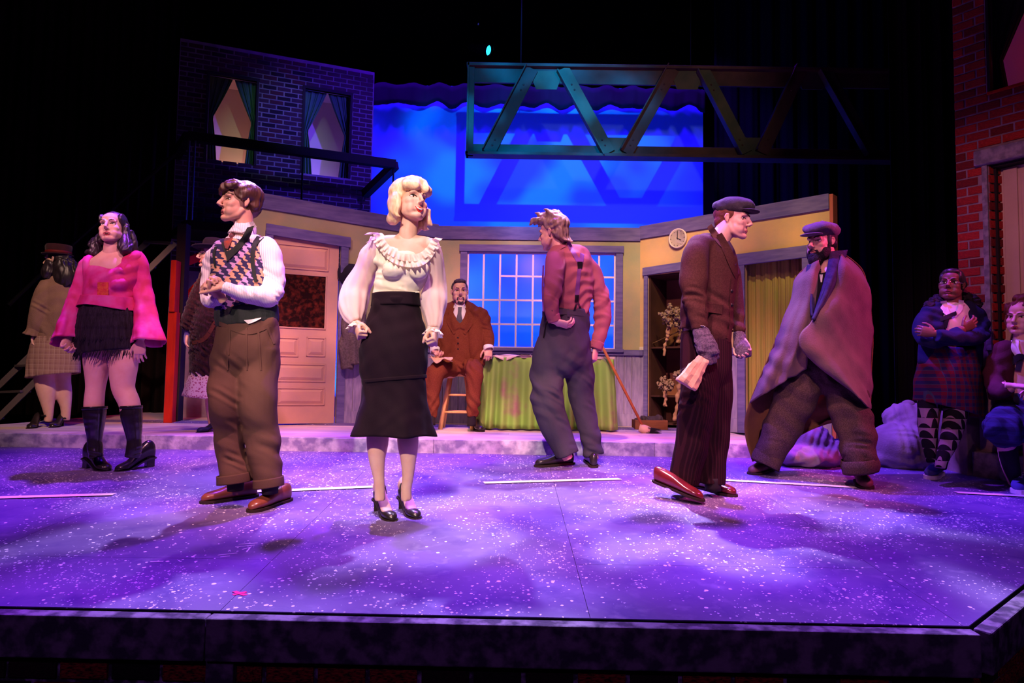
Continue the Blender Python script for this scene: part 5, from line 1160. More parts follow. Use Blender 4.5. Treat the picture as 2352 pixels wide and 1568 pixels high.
f.strip('v_neck_rib', m_rib, [(568, 522), (555, 545), (536, 568), (519, 578)], [(584, 518), (572, 548), (548, 575), (521, 601)], .006, .012, 20, 4, only=vb); f.strip('v_neck_rib', m_rib, [(508, 556), (512, 570), (516, 580)], [(515, 556), (519, 572), (523, 600)], .006, .012, 14, 3, only=vb)
f.strip('armhole_rib', m_rib, [(590, 541), (579, 560), (575, 590), (578, 620), (584, 648)], [(606, 545), (590, 563), (585, 592), (587, 620), (592, 648)], .007, .012, 22, 3); f.strip('armhole_rib', m_rib, [(493, 566), (488, 580), (489, 598), (493, 615)], [(499, 566), (494, 582), (494, 600), (497, 615)], .006, .01, 14, 2, only=vb)
f.cloth('shirt_collar', m_shirt, [([(564, 518, 24, .02), (562, 527, 27, .01), (558, 537, 30), (557, 543, 34)], .95)], .006, 3, None); cb = [f.bvh[-1]]
f.strip('collar_leaf', m_shirt, [(540, 508), (560, 512), (582, 508)], [(532, 540), (558, 533), (590, 521)], .006, .006, 14, 5, only=cb); f.strip('collar_leaf', m_shirt, [(536, 520), (533, 526)], [(520, 548), (531, 544)], .006, .006, 8, 3, only=cb)
m_tie = mat('rust_tie', (.30, .06, .03), .6, (.10, .05, .08), 40)
f.strip('necktie', m_tie, [(516, 548), (514, 556), (517, 570)], [(535, 545), (530, 558), (523, 572)], .012, .01, 12, 4); mb = MB(); h_ = f.cast(533, 541); f.ball(mb, 533, 542, 8, 7, (h_[0].y if h_ else f.Y - .1) - f.Y - .004, .6); f.solid('tie_knot', m_tie, mb)
m_trou = mat('brown_gabardine', (.098, .050, .036), .8, (.078, .040, .029), 4, .12, 260)
f.cloth('trousers', m_trou, [([(570, 730, 66), (570, 752, 70), (567, 790, 75), (564, 825, 70), (562, 850, 50), (561, 870, 26)], .74), ([(538, 800, 47), (526, 850, 43), (516, 923, 36, -.05), (526, 990, 35, .01), (533, 1050, 34, .02), (540, 1085, 35), (541, 1101, 37)], .95), ([(595, 800, 48), (594, 850, 46), (591, 923, 43, -.04), (602, 990, 39), (608, 1050, 37), (614, 1090, 33), (617, 1110, 31)], .95)],
        .0075, 7, (.006, .13, 21, [(1, 0, .5), (.3, 0, 1), (-1, 0, .6)]), [((516, 930, -.1), (.6, 0, 1), .06, .010, .09), ((540, 1075, -.05), (.3, 0, 1), .05, .012, .07), ((605, 1050, -.05), (.2, 0, 1), .09, .006, .1), ((520, 850, -.1), (1, 0, .9), .07, .007, .08)])
for (x, y, w, dy) in ((540, 1101, 37.5, 0), (617, 1111, 31.8, 0)): f.shell('turn_up', m_trou, [(x - 1, y - 14, w + 1, dy), (x, y - 4, w + 1.5, dy), (x, y + 7, w + 1.2, dy)], .97, 60, 8, hem=lambda t: -4 * math.cos(t))
f.strip('waistband', m_trou, [(503, 738), (570, 758), (638, 735)], [(503, 748), (570, 768), (638, 745)], .004, .008, 24, 3)
for x0, x1 in ((519, 521), (563, 566), (590, 598)): f.strip('pleat', m_trou, [(x0, 752), (x1, 850)], [(x0 + 5, 752), (x1 + 3, 850)], .004, .006, 16, 2)
f.strip('fly_seam', m_trou, [(523, 752), (524, 815)], [(530, 752), (527, 815)], .003, .006, 14, 2); f.strip('pocket_slit', m_trou, [(610, 748), (628, 790)], [(616, 747), (632, 789)], .004, .006, 14, 2)
f.strip('shirt_tail', mat('white_cotton', (.85, .8, .76), .8), [(560, 735), (578, 733), (600, 729)], [(570, 744), (584, 739), (600, 731)], .008, .008, 12, 3)
shoe(f, fl3(568, 1142), fl3(461, 1156), m_tanle, 'oxford', 1.0, 'derby_shoe', L=.30, laces=m_patent); shoe(f, fl3(652, 1152), fl3(572, 1177), m_tanle, 'oxford', 1.0, 'derby_shoe', L=.30, laces=m_patent)
for x, y in ((541, 1118), (620, 1125)): mb = MB(); f.tube(mb, [(x, y - 20, 19), (x, y + 8, 17)], 1.3); f.solid('sock', mat('dark_sock', (.02, .015, .02), .9), mb)
# ------------------------------------------------------------------ 3 woman in pink
f = Fig(255, 1080, 4.50, on_floor(262, 1080), 'woman in a magenta bell sleeved crop top, black fringed skirt and black knee boots')
f.head(259, 524, .96, -24, 9, -5)
f.body('fair', [(261, 535, 19), (260, 560, 19.5), (258, 580, 20), (256, 612, 20, .01)],
       [([(258, 572, 18), (257, 586, 32), (256, 598, 44), (254, 612, 50), (252, 640, 50), (248, 700, 44), (247, 740, 48), (246, 790, 52)], .6), ([(222, 790, 30), (223, 835, 28.5), (221, 870, 23), (219, 893, 20.5), (216, 925, 21), (216, 960, 20), (218, 1010, 12), (222, 1045, 11)], 1), ([(283, 790, 31), (284, 835, 30.5), (282, 870, 27), (284, 895, 24), (297, 925, 22.5), (302, 960, 21), (308, 1010, 12), (306, 1045, 11)], 1),
        ([(240, 606, 14), (206, 607, 13), (190, 650, 14, .03), (170, 715, 12, .0), (160, 775, 9.5, -.06)], .95), ([(280, 602, 14), (316, 599, 13), (328, 650, 14, .03), (330, 715, 12), (323, 782, 9, -.04)], .95)],
       hands=[dict(w=f.J(160, 772, -.06), d=(-.05, -.35, -.9), n=(.85, -.4, .1), curl=(52, 55, 30), side=-1, thumb=(.75, .45, .4), S=1.0), dict(w=f.J(322, 783, -.04), d=(.05, -.1, -1), n=(-.2, .9, .1), curl=(25, 30, 20), side=-1, thumb=(.7, .6, .1), S=.95)], jaw=.92, nose=.78)
f.h.face(f.root, ('brow_dark', (.03, .015, .01), .8), m_lipberry, eyeopen=1.25, mouth=.0090, look=(-.002, .003), lash=.0024, mw=.022, iris=(.12, .12, .14))
f.hair('long_dark_hair', m_black_h, [((0, -.030, .050), (.082, .098, .078)), ((0, -.058, -.01), (.078, .058, .09)), ((.066, .004, .055), (.020, .055, .045)), ((-.064, .004, .055), (.020, .055, .045))],
       [([(.074, -.02, .03), (.080, -.02, -.04), (.082, .0, -.10)], [.026, .030, .026]), ([(-.072, -.03, .03), (-.078, -.03, -.04), (-.085, -.01, -.10)], [.026, .030, .026])], wr=(.006, .02, 9),
       hang=[[(284, 545, 14, .01), (288, 565, 17, -.02), (289, 580, 13, -.05)], [(300, 530, 8, .08), (304, 560, 12, .08), (306, 585, 12, .09)], [(240, 548, 18, .06), (225, 565, 22, .06), (212, 580, 19, .05), (196, 577, 6, .03)], [(245, 560, 22, .10), (228, 590, 16, .09), (214, 598, 6, .08)]])
m_mag, nt, b = nodes('magenta_tie_dye'); g = G(nt); tc = g.n('TexCoord').outputs['Object']; n1 = g.n('TexNoise'); n1.inputs['Scale'].default_value = 7; n1.inputs['Detail'].default_value = 4; g.link(tc, n1.inputs['Vector']); r_ = g.n('ValToRGB'); r_.color_ramp.elements[0].position = .38; r_.color_ramp.elements[1].position = .68; r_.color_ramp.elements[0].color = (.50, .012, .10, 1); r_.color_ramp.elements[1].color = (.62, .10, .38, 1); e_ = r_.color_ramp.elements.new(.5); e_.color = (.60, .02, .22, 1); g.link(n1.outputs[0], r_.inputs[0]); g.link(r_.outputs[0], b.inputs['Base Color']); b.inputs['Roughness'].default_value = .75
f.cloth('crop_top', m_mag, [([(254, 616, 46), (252, 630, 56), (250, 655, 57), (249, 685, 59), (247, 704, 62)], .66), ([(214, 590, 11), (209, 600, 19), (214, 622, 24), (226, 650, 32)], .95), ([(304, 579, 11), (308, 591, 20), (300, 618, 26), (282, 650, 32)], .95), ([(216, 628, 18), (250, 640, 16), (296, 622, 20)], 1.7)], .007, 6, (.006, .10, 31, [(1, 0, 0), (1, .3, .4), (-.7, 0, 1)]), balls=[(230, 655, 24, 22, -.06, .8), (272, 652, 24, 22, -.06, .8)])

f.strip('appliqued_patch', mat('red_lace_patch', (.50, .03, .05), .8, (.62, .12, .05), 40, .5, 120), [(224, 648), (222, 705)], [(249, 648), (249, 700)], .004, .006, 16, 6)
f.shell('peplum_hem', m_mag, [(249, 682, 60), (248, 696, 62.5), (247, 708, 65)], .68, 90, 14, lambda t, v: 1 + .05 * v * math.sin(7 * t + 1) + .02 * math.sin(11 * t), lambda t: 4 * math.sin(2 * t + .6))
bell = lambda t, v: 1 + v * v * (.12 * math.sin(4 * t + 1) + .05 * math.sin(9 * t))
f.shell('bell_sleeve', m_mag, [(208, 596, 15, .0), (201, 612, 18, .01), (189, 650, 20.5, .03), (174, 695, 22, .02), (163, 735, 25, -.02), (152, 785, 33, -.05)], .85, 64, 40, bell, lambda t: 9 * math.cos(t + 2.6), wr=(.003, .09, 32, [(.5, 0, 1), (1, 0, .2)]))
f.shell('bell_sleeve', m_mag, [(310, 585, 16, .0), (319, 603, 18.5, .01), (326, 650, 20, .03), (332, 700, 23.5, .02), (337, 745, 29, .0), (341, 788, 37, -.03)], .85, 64, 40, bell, lambda t: 6 * math.cos(t), wr=(.003, .09, 33, [(.5, 0, 1), (1, 0, .2)]))
m_frn = mat('black_fringe', (.010, .008, .012), .6, (.022, .018, .03), 40, .6, 120, stretch=(3, 3, .3))
f.shell('fringed_skirt', m_frn, [(247, 702, 57), (247, 716, 61), (247, 745, 67), (246, 780, 69), (248, 808, 68)], .66, 140, 40, lambda t, v: 1 + .015 * math.sin(31 * t) + .012 * math.sin(17 * t + 6 * v) + .02 * (v * 4 % 1))
rs = random.Random(4); mb = MB()
for k in range(230):
    a = 2 * math.pi * k / 230 + rs.uniform(-.01, .01); row = rs.choice((0, 1, 1, 1)); x, y, w = (248, 804, 68) if row else (247, 772, 70); p = f.J(x, y) ; r = w / ppm(f.Y); p0 = p + Vector((math.cos(a) * r, -math.sin(a) * r * .66, 0)); L = rs.uniform(.045, .08); sx = rs.uniform(.004, .03)
    mb.tube([p0, p0 + Vector((-sx * .4, -.004, -L * .5)), p0 + Vector((-sx, 0, -L))], [.0022, .002, .0008], 4)
tag(f.solid('fringe', m_frn, mb), kind='stuff')
for pts, heel, toe in (([(217.5, 934, 24.5), (217, 955, 23.5), (217.5, 985, 19), (217.5, 1010, 15.5), (218, 1025, 16), (222, 1050, 15)], (200, 1074), (252, 1081)), ([(301, 932, 22.5), (302, 955, 23), (306, 985, 19), (308, 1010, 15.5), (308, 1028, 17), (305, 1050, 16)], (338, 1072), (263, 1082))):
    A, B = fl3(*heel), fl3(*toe); f.cloth('boot_shaft', m_leath, [(pts, 1.0)], .006, 4, (.005, .05, int(pts[0][0]), [(.2, 0, 1), (-.3, 0, 1)], lambda p: np.clip((.2 - (p[:, 2] + .62)) / .12, .15, 1))); shoe(f, A, B, m_leath, 'boot', 1.05, 'ankle_boot', sole=m_leath, L=.25)
    x, y, w = pts[0]; f.shell('boot_rim', m_leath, [(x, y - 1, w + .6), (x, y + 3, w + .9), (x, y + 6, w + .5)], 1.0, 48, 5, th=.003)
# ------------------------------------------------------------------ 4 man in suspenders (seen from behind)
f = Fig(1300, 1072, 4.84, on_floor(1310, 1068), 'man seen from behind in a red henley shirt, purple suspenders and grey trousers')
f.head(1270, 535, 1.0, -118, -6, 4, .0)
f.body('rosy', [(1276, 548, 18), (1284, 566, 19), (1292, 582, 24)], [([(1298, 582, 28), (1302, 620, 42), (1302, 680, 42), (1298, 720, 44), (1296, 780, 46), (1296, 815, 36)], .62), ([(1265, 850, 26), (1262, 930, 24, -.02), (1285, 1000, 18, -.01), (1305, 1055, 12)], 1), ([(1330, 850, 24, .06), (1337, 915, 20, .11), (1350, 980, 16, .12), (1364, 1055, 12, .12)], 1),
       ([(1286, 590, 13), (1275, 630, 12, -.13), (1266, 690, 11, -.18), (1275, 742, 8.5, -.16)], .9), ([(1345, 620, 14), (1378, 680, 14, .05), (1379, 740, 12, .06), (1368, 800, 8.5, .04)], .9)],
       hands=[dict(w=f.J(1275, 738, -.16), d=(.90, -.12, -.28), n=(.2, .5, .8), curl=(38, 40, 25), side=-1, thumb=(.7, .4, .5), S=1.0), dict(w=f.J(1368, 800, .04), d=(-.1, -.1, -.95), n=(-.8, .5, .1), curl=(55, 60, 40), side=1, S=.95)], nose=1.0)
f.h.face(f.root, ('brow_brown', (.10, .05, .03), .8), m_lipnat)
m_tous = mat('tousled_brown_hair', (.16, .085, .06), .5, (.30, .20, .17), 30, .5, 80, stretch=(1, 1, .3), spec=.5)
f.hair('tousled_hair', m_tous, [((0, -.030, .055), (.086, .100, .080)), ((0, -.062, .0), (.076, .056, .075)), ((0, .045, .095), (.075, .06, .042)), ((0, -.078, -.05), (.055, .03, .035)), ((0, .0, .125), (.07, .08, .035))],
       [([(a, .06, .1), (a * 1.1, .115, .105), (a * 1.2, .145, .085 + b_)], [.026, .020, .006]) for a, b_ in ((-.05, 0), (-.02, .02), (.01, .0), (.04, .02), (.06, -.01))] + [([(a, y, .11), (a * 1.2, y + .02, .155), (a * 1.3 + .01, y + .045, .165)], [.024, .016, .004]) for a, y in ((-.05, 0), (.0, .03), (.05, -.03), (-.02, -.06), (.03, .06))] + [([(a, -.08, -.03), (a, -.105, -.075), (a * 1.1, -.13, -.085)], [.020, .014, .004]) for a in (-.04, 0, .04)], wr=(.010, .024, 14))
m_henl = mat('wine_red_knit', (.28, .085, .11), .85, (.23, .065, .09), 5, .15, 200)
f.cloth('henley_shirt', m_henl, [([(1297, 566, 22, .03), (1300, 578, 40), (1306, 598, 55), (1308, 640, 57), (1304, 690, 54.5), (1299, 722, 53)], .66), ([(1290, 574, 18), (1278, 590, 24, -.06), (1274, 625, 23.5, -.13), (1269, 665, 22, -.17), (1264, 700, 18.5, -.18), (1272, 733, 14.5, -.16)], .9), ([(1330, 590, 22), (1352, 618, 24, .02), (1371, 655, 21, .04), (1384, 700, 19.5, .05), (1382, 750, 18, .06), (1370, 797, 14.5, .04)], .9)],
        .0075, 7, (.007, .09, 41, [(.8, 0, 1), (-.8, 0, 1), (.2, 0, 1)]), [((1310, 700, .1), (.2, 0, 1), .05, .009, .09), ((1266, 700, -.2), (.4, 0, 1), .04, .007, .05), ((1380, 700, .03), (.3, 0, 1), .05, .007, .06)]); hb = [f.bvh[-1]]
f.cloth('rib_cuff', m_henl, [([(1269, 722, 16.5, -.165), (1274, 738, 15.5, -.155)], .95)], .006, 3); f.cloth('rib_cuff', m_henl, [([(1374, 784, 16, .045), (1368, 802, 15, .04)], .95)], .006, 3)
f.strip('neck_band', m_henl, [(1277, 570), (1292, 560), (1308, 556)], [(1281, 577), (1295, 568), (1312, 563)], .004, .008, 14, 3)
m_sus = mat('plum_elastic', (.16, .05, .20), .6, (.12, .035, .15), 20); m_clip = mat('dark_clip', (.03, .025, .03), .35, metal=.7)
f.strip('suspender_strap', m_sus, [(1300, 557), (1312, 580), (1326, 604)], [(1309, 554), (1321, 577), (1335, 600)], .005, .006, 20, 3, only=hb); f.strip('suspender_strap', m_sus, [(1333, 580), (1330, 596), (1326, 608)], [(1342, 584), (1340, 600), (1335, 612)], .006, .006, 16, 3, only=hb)
f.strip('suspender_strap', m_sus, [(1327, 612), (1324, 640), (1320, 680)], [(1336, 612), (1333, 640), (1330, 680)], .007, .006, 20, 3, only=hb); f.strip('strap_junction', m_clip, [(1326, 601), (1327, 616)], [(1338, 601), (1337, 616)], .011, .006, 8, 3, only=hb)
f.strip('strap_clip', m_clip, [(1321, 677), (1320, 692)], [(1330, 677), (1329, 692)], .011, .008, 8, 3)
for x1 in (1318, 1336): f.strip('strap_tab', m_clip, [(1324, 690), (x1 - 2, 716)], [(1328, 690), (x1 + 3, 716)], .009, .005, 12, 2)
f.strip('suspender_strap', m_sus, [(1246, 610), (1244, 660), (1246, 715)], [(1250, 608), (1249, 660), (1250, 715)], .008, .006, 18, 2)
m_gry = mat('grey_flannel', (.050, .042, .062), .85, (.036, .030, .046), 5, .15, 260)
f.cloth('trousers', m_gry, [([(1299, 712, 53), (1299, 735, 56), (1297, 775, 60), (1295, 810, 60), (1295, 840, 50, .02), (1296, 862, 26, .04)], .74), ([(1268, 780, 34), (1262, 815, 39), (1257, 860, 39, .02), (1258, 915, 37, -.02), (1272, 970, 33.5, -.02), (1288, 1010, 29), (1303, 1045, 27)], .95), ([(1322, 780, 34, .02), (1326, 815, 36, .03), (1331, 860, 34, .06), (1334, 900, 30, .10), (1346, 960, 26, .12), (1355, 1000, 24, .12), (1364, 1045, 22, .12)], .95)],
        .0075, 7, (.007, .12, 51, [(1, 0, .6), (.4, 0, 1), (-1, 0, .8)]), [((1275, 925, -.1), (.4, 0, 1), .06, .012, .10), ((1340, 900, .05), (.5, 0, 1), .06, .010, .08), ((1300, 1040, -.05), (-.4, 0, 1), .05, .010, .06), ((1364, 1030, .0), (.2, 0, 1), .05, .010, .06), ((1310, 830, -.1), (1, 0, -1), .08, .008, .1)])
f.strip('waistband', m_gry, [(1245, 714), (1299, 710), (1352, 716)], [(1245, 726), (1299, 722), (1352, 727)], .004, .008, 24, 3); f.strip('belt_loop', m_gry, [(1302, 709), (1303, 727)], [(1307, 709), (1308, 727)], .009, .006, 8, 2)
f.strip('pocket_slit', m_clip, [(1254, 735), (1247, 775)], [(1257, 735), (1250, 777)], .003, .005, 12, 2)
shoe(f, fl3(1332, 1064), fl3(1229, 1072), m_patent, 'oxford', 1.0, 'black_derby_shoe', L=.31, laces=m_leath); shoe(f, fl3(1366, 1076), fl3(1352, 1056), m_patent, 'oxford', 1.0, 'black_derby_shoe', L=.29)
# ------------------------------------------------------------------ 5 man in brown jacket and flat cap
f = Fig(1610, 1140, 4.08, on_floor(1640, 1135), 'man in brown tweed jacket and grey flat cap striding with a paper bag')
f.head(1683, 505, 1.0, 74, -6, 0)
f.body('rosy', [(1674, 518, 23), (1660, 538, 23), (1650, 556, 25), (1645, 570, 34)], [([(1640, 565, 40), (1628, 600, 54), (1622, 680, 50), (1620, 760, 50), (1618, 850, 48)], .65), ([(1606, 860, 30, -.06), (1598, 960, 24, -.07), (1572, 1100, 15, -.01)], 1), ([(1640, 860, 30, .04), (1643, 980, 20, .02), (1634, 1110, 15, .02)], 1),
       ([(1605, 580, 17, -.1), (1594, 650, 16, -.12), (1600, 720, 13, -.16), (1614, 770, 10.5, -.20)], .95), ([(1670, 600, 15, .12), (1690, 680, 14, .12), (1697, 740, 12, .04), (1700, 775, 10, .0)], .95)],
       hands=[dict(w=f.J(1612, 766, -.20), d=(.35, -.1, -.93), n=(-.5, .8, -.1), curl=(28, 45, 35), side=1, thumb=(.8, .35, .4), S=1.08), dict(w=f.J(1698, 775, .0), d=(.32, -.25, -.9), n=(-.55, -.8, .0), curl=(35, 45, 30), side=1, thumb=(.7, .6, .4), S=1.02)], nose=.92)
f.h.face(f.root, ('brow_brown', (.10, .05, .03), .8), m_lipnat, mouth=.003, look=(0, -.002))
f.hair('short_hair', mat('short_auburn_hair', (.16, .05, .03), .6, (.10, .03, .02), 40, .3, 90), [((0, -.026, .036), (.0785, .096, .076)), ((0, -.060, -.012), (.070, .050, .055))], wr=(.002, .02, 5))
m_capg = mat('charcoal_wool_cap', (.035, .028, .038), .9, (.05, .04, .052), 50, .3, 150, sheen=.2); H_ = f.h
mb = MB(); H_.ball(mb, (0, -.010, .080), (.096, .125, .058)); H_.ball(mb, (0, .045, .082), (.080, .075, .045)); H_.tube(mb, [(0, -.085, .055), (0, 0, .052), (0, .07, .052)], [(.07, .03), (.088, .03), (.07, .025)]); f.solid('flat_cap', m_capg, mb, .006, 6, wr=(.004, .06, 3))
mb = MB(); H_.ball(mb, (0, .092, .050), (.074, .066, .010)); f.solid('cap_brim', m_capg, mb, .005, 3)
mb = MB(); H_.tube(mb, [(.0, .075, .062), (.05, .06, .06), (.085, 0, .058), (.088, -.05, .056)], [.006, .007, .007, .006]); f.solid('cap_band', m_capg, mb, .004, 2)
m_jkt = weave('brown_tweed_jacket', (.046, .018, .015), (.062, .026, .020), 130, 'tweed')
f.cloth('jacket', m_jkt, [([(1648, 552, 26), (1640, 562, 44), (1632, 582, 60), (1630, 620, 64.5), (1628, 660, 62.5), (1624, 700, 60.5), (1622, 740, 61), (1620, 770, 60), (1614, 782, 52)], .72), ([(1626, 556, 22, -.04), (1604, 570, 29, -.08), (1595, 605, 32, -.11), (1594, 650, 31, -.13), (1597, 690, 27, -.15), (1606, 735, 21.5, -.18), (1609, 757, 20, -.19)], .9), ([(1672, 590, 20, .10), (1684, 640, 19, .13), (1693, 700, 15.5, .08), (1697, 745, 13.5, .03), (1698, 765, 12.5, .01)], .9)],
        .008, 7, (.006, .12, 61, [(.5, 0, 1), (-.6, 0, 1), (1, 0, 0)]), [((1594, 690, -.2), (.15, 0, 1), .05, .010, .08), ((1650, 690, -.15), (.6, 0, 1), .07, .007, .09)]); jb = [f.bvh[-1]]
f.strip('lapel', m_jkt, [(1646, 540), (1660, 575), (1676, 612), (1690, 640)], [(1658, 534), (1679, 570), (1692, 602), (1699, 630)], .008, .010, 26, 5, only=jb); f.strip('coat_collar', mat('brown_collar_wool', (.10, .045, .045), .9), [(1624, 522), (1634, 540), (1646, 556), (1655, 566)], [(1634, 514), (1646, 530), (1660, 548), (1668, 558)], .008, .014, 18, 4)  # collar in one even brown wool
f.strip('pocket_flap', m_jkt, [(1621, 698), (1621, 716)], [(1660, 700), (1658, 721)], .008, .007, 8, 8, only=jb); f.strip('pocket_welt', m_jkt, [(1621, 692), (1621, 697)], [(1661, 695), (1661, 700)], .006, .006, 6, 8, only=jb)
f.strip('front_edge', m_jkt, [(1680, 640), (1676, 690), (1676, 740), (1668, 776)], [(1688, 640), (1684, 690), (1684, 740), (1674, 778)], .006, .008, 24, 3, only=jb)
for y in (668, 700): mb = MB(); h_ = f.cast(1680, y); f.ball(mb, 1681, y, 4, 4, (h_[0].y if h_ else f.Y) - f.Y - .006, .5); f.solid('button', m_clip, mb)
for k in range(3): mb = MB(); h_ = f.cast(1612 + k * 4, 748); f.ball(mb, 1611 + k * 4, 748 + k, 2, 2, (h_[0].y if h_ else f.Y) - f.Y - .004, .6); f.solid('cuff_button', mat('buckle_steel', (.6, .55, .5)), mb)
f.strip('dark_shirt_front', mat('aubergine_shirt', (.05, .025, .06), .8), [(1664, 556), (1676, 580), (1690, 612)], [(1676, 553), (1688, 575), (1694, 600)], .003, .01, 14, 4)
m_glv = mat('heather_purple_knit', (.060, .045, .075), .95, (.13, .10, .15), 110, .6, 160, sheen=.2)
f.cloth('fingerless_glove', m_glv, [([(1607, 752, 18, -.19), (1612, 768, 20, -.205), (1622, 795, 25, -.215), (1630, 818, 24, -.215)], .72), ([(1614, 790, 9, -.24), (1610, 808, 8, -.25)], 1), ([(1618, 815, 7, -.24), (1622, 836, 6.5, -.235)], 1), ([(1626, 815, 7, -.235), (1631, 838, 6.5, -.23)], 1), ([(1635, 812, 7, -.22), (1641, 834, 6.5, -.215)], 1), ([(1642, 806, 6.5, -.2), (1647, 824, 6, -.2)], 1)], .006, 4, (.003, .03, 62))
f.cloth('fingerless_glove', m_glv, [([(1697, 762, 13.5, .01), (1699, 780, 15, .0), (1705, 800, 19, -.02), (1708, 820, 18, -.03)], .8), ([(1716, 795, 7, -.05), (1719, 812, 6, -.06)], 1)], .006, 4, (.003, .03, 63))
m_pin = weave('maroon_pinstripe_wool', (.014, .004, .007), (.028, .008, .012), 330, 'stripe')
f.cloth('trousers', m_pin, [([(1620, 760, 55), (1621, 800, 58.5), (1622, 850, 58), (1622, 885, 46), (1622, 905, 26)], .72), ([(1604, 850, 42, -.05), (1606, 908, 43, -.09), (1592, 1000, 38, -.06), (1580, 1060, 35.5, -.03), (1570, 1106, 33.5, -.01)], 1.0), ([(1640, 850, 40, .04), (1642, 908, 40, .04), (1643, 1000, 31, .02), (1638, 1060, 31, .02), (1633, 1110, 31.5, .02)], 1.0)],
        .008, 7, (.004, .16, 65, [(1, 0, .2), (.8, 0, .6)]), [((1590, 940, -.15), (.5, 0, 1), .08, .010, .10)]); pb_ = [f.bvh[-1]]
f.strip('trouser_crease', m_pin, [(1616, 900), (1610, 1000), (1594, 1104)], [(1619, 900), (1613, 1000), (1598, 1104)], .006, .01, 26, 2, only=pb_)
sh1 = shoe(f, fl3(1604, 1122) + Vector((0, .05, 0)), fl3(1690, 1141), m_oxbl, 'oxford', 1.05, 'oxblood_shoe', L=.31)
A, B = at(1532, 1118, 4.02), at(1616, 1152, 3.9); sh2 = shoe(f, A, B, m_oxbl, 'oxford', 1.05, 'oxblood_shoe', label='polished oxblood shoe lifted in mid stride', L=.31)
for x, y in ((1640, 1112), (1560, 1106)): mb = MB(); f.tube(mb, [(x - 4, y - 16, 18), (x - 2, y + 14, 17)], 1.3); f.solid('sock', mat('dark_sock', (.02, .015, .02), .9), mb)
# the paper bag in his hand
bag = empty('paper_bag', f.J(1600, 850, -.25), 'crumpled kraft paper bag hanging from the gloved hand of the striding man', 'bag')
m_bag = mat('kraft_paper', (.66, .42, .27), .75, (.56, .34, .22), 5, .3, 30); mb = MB()
q0, q1 = f.J(1616, 822, -.265), f.J(1575, 884, -.265); ax = (q1 - q0); sdv = Vector((.83, 0, -.55)).normalized(); rs_ = []
for t, w, d_ in ((0, .030, .014), (.18, .038, .020), (.4, .046, .030), (.65, .053, .038), (.95, .057, .042), (1.0, .054, .040)):
    c = q0 + ax * t; rs_.append([c + sdv * (w * a) + Vector((0, d_ * b, 0)) for a, b in ((-1, -.7), (-.5, -1), (0, -.85), (.5, -1.05), (1, -.7), (1, .7), (.3, 1), (-.4, .8), (-1, .7))])
mb.rings(rs_); bgo = mb.build('bag_paper', m_bag, bag); q = bgo.modifiers.new('sub', 'SUBSURF'); q.subdivision_type = 'SIMPLE'; q.levels = q.render_levels = 3; tx = bpy.data.textures.new('crumple', 'VORONOI'); tx.noise_scale = .05; q = bgo.modifiers.new('d', 'DISPLACE'); q.texture = tx; q.strength = .014; q.mid_level = .5
# ------------------------------------------------------------------ 6 bearded man in a blanket
f = Fig(1870, 1100, 4.52, on_floor(1870, 1108), 'bearded man in a flat cap wrapped in a brown blanket, standing with legs wide apart')
f.head(1887, 556, 1.0, -38, -3, 2)
f.body('olive', [(1892, 572, 22), (1896, 592, 23), (1900, 610, 27), (1904, 625, 40)], [([(1905, 620, 42), (1908, 680, 56), (1906, 760, 52), (1898, 830, 52), (1890, 870, 48)], .65), ([(1856, 880, 30, .04), (1806, 960, 24, .10), (1764, 1056, 13, .17)], 1), ([(1924, 880, 30, -.04), (1956, 955, 24, -.10), (1974, 1080, 13, -.15)], 1),
       ([(1950, 640, 18), (1968, 720, 16, .02), (1930, 770, 13, -.12), (1880, 785, 10, -.20)], .95), ([(1860, 640, 18), (1846, 720, 16, .0), (1870, 770, 13, -.12), (1882, 780, 10, -.19)], .95)],
       hands=[dict(w=f.J(1884, 784, -.19), d=(-.9, -.2, .3), n=(0, .9, -.3), curl=FIST, side=-1, S=.95)])
f.h.face(f.root, ('brow_black', (.010, .007, .008), .8), m_lipnat, mouth=.004, look=(-.003, 0), browr=.0036)
m_brd = mat('black_beard', (.010, .007, .010), .6, (.022, .014, .02), 60, .6, 120)
f.hair('short_black_hair', m_black_h, [((0, -.026, .036), (.079, .097, .077)), ((0, -.060, -.012), (.070, .050, .055)), ((.062, .006, .0), (.016, .016, .05)), ((-.062, .006, .0), (.016, .016, .05))], wr=(.002, .02, 5))
f.hair('beard', m_brd, [((0, .058, -.118), (.050, .052, .050)), ((.050, .030, -.080), (.028, .046, .050)), ((-.050, .030, -.080), (.028, .046, .050)), ((0, .078, -.094), (.030, .030, .020)), ((0, .045, -.135), (.034, .034, .03))],
       [([(.064, .012, -.02), (.064, .014, -.06), (.05, .04, -.09)], [.011, .016, .02]), ([(-.064, .012, -.02), (-.064, .014, -.06), (-.05, .04, -.09)], [.011, .016, .02]), ([(-.034, .075, -.085), (-.029, .086, -.062), (0, .1, -.054), (.029, .086, -.062), (.034, .075, -.085)], [.010, .008, .0065, .008, .010])], voxel=.0045, wr=(.004, .02, 8))
H_ = f.h; m_cap2 = mat('plum_grey_newsboy_cap', (.13, .085, .12), .9, (.10, .065, .10), 50, .3, 150, sheen=.2)
mb = MB(); H_.ball(mb, (0, -.012, .082), (.106, .128, .056)); H_.ball(mb, (.05, .03, .088), (.055, .07, .04)); H_.ball(mb, (-.05, .03, .088), (.055, .07, .04)); H_.tube(mb, [(0, -.085, .055), (0, 0, .050), (0, .07, .050)], [(.07, .03), (.088, .03), (.07, .025)]); H_.ball(mb, (0, -.01, .138), (.014, .014, .008)); f.solid('newsboy_cap', m_cap2, mb, .006, 6, wr=(.007, .06, 3))
mb = MB(); H_.ball(mb, (0, .098, .044), (.078, .066, .010)); f.solid('cap_brim', m_cap2, mb, .005, 3)
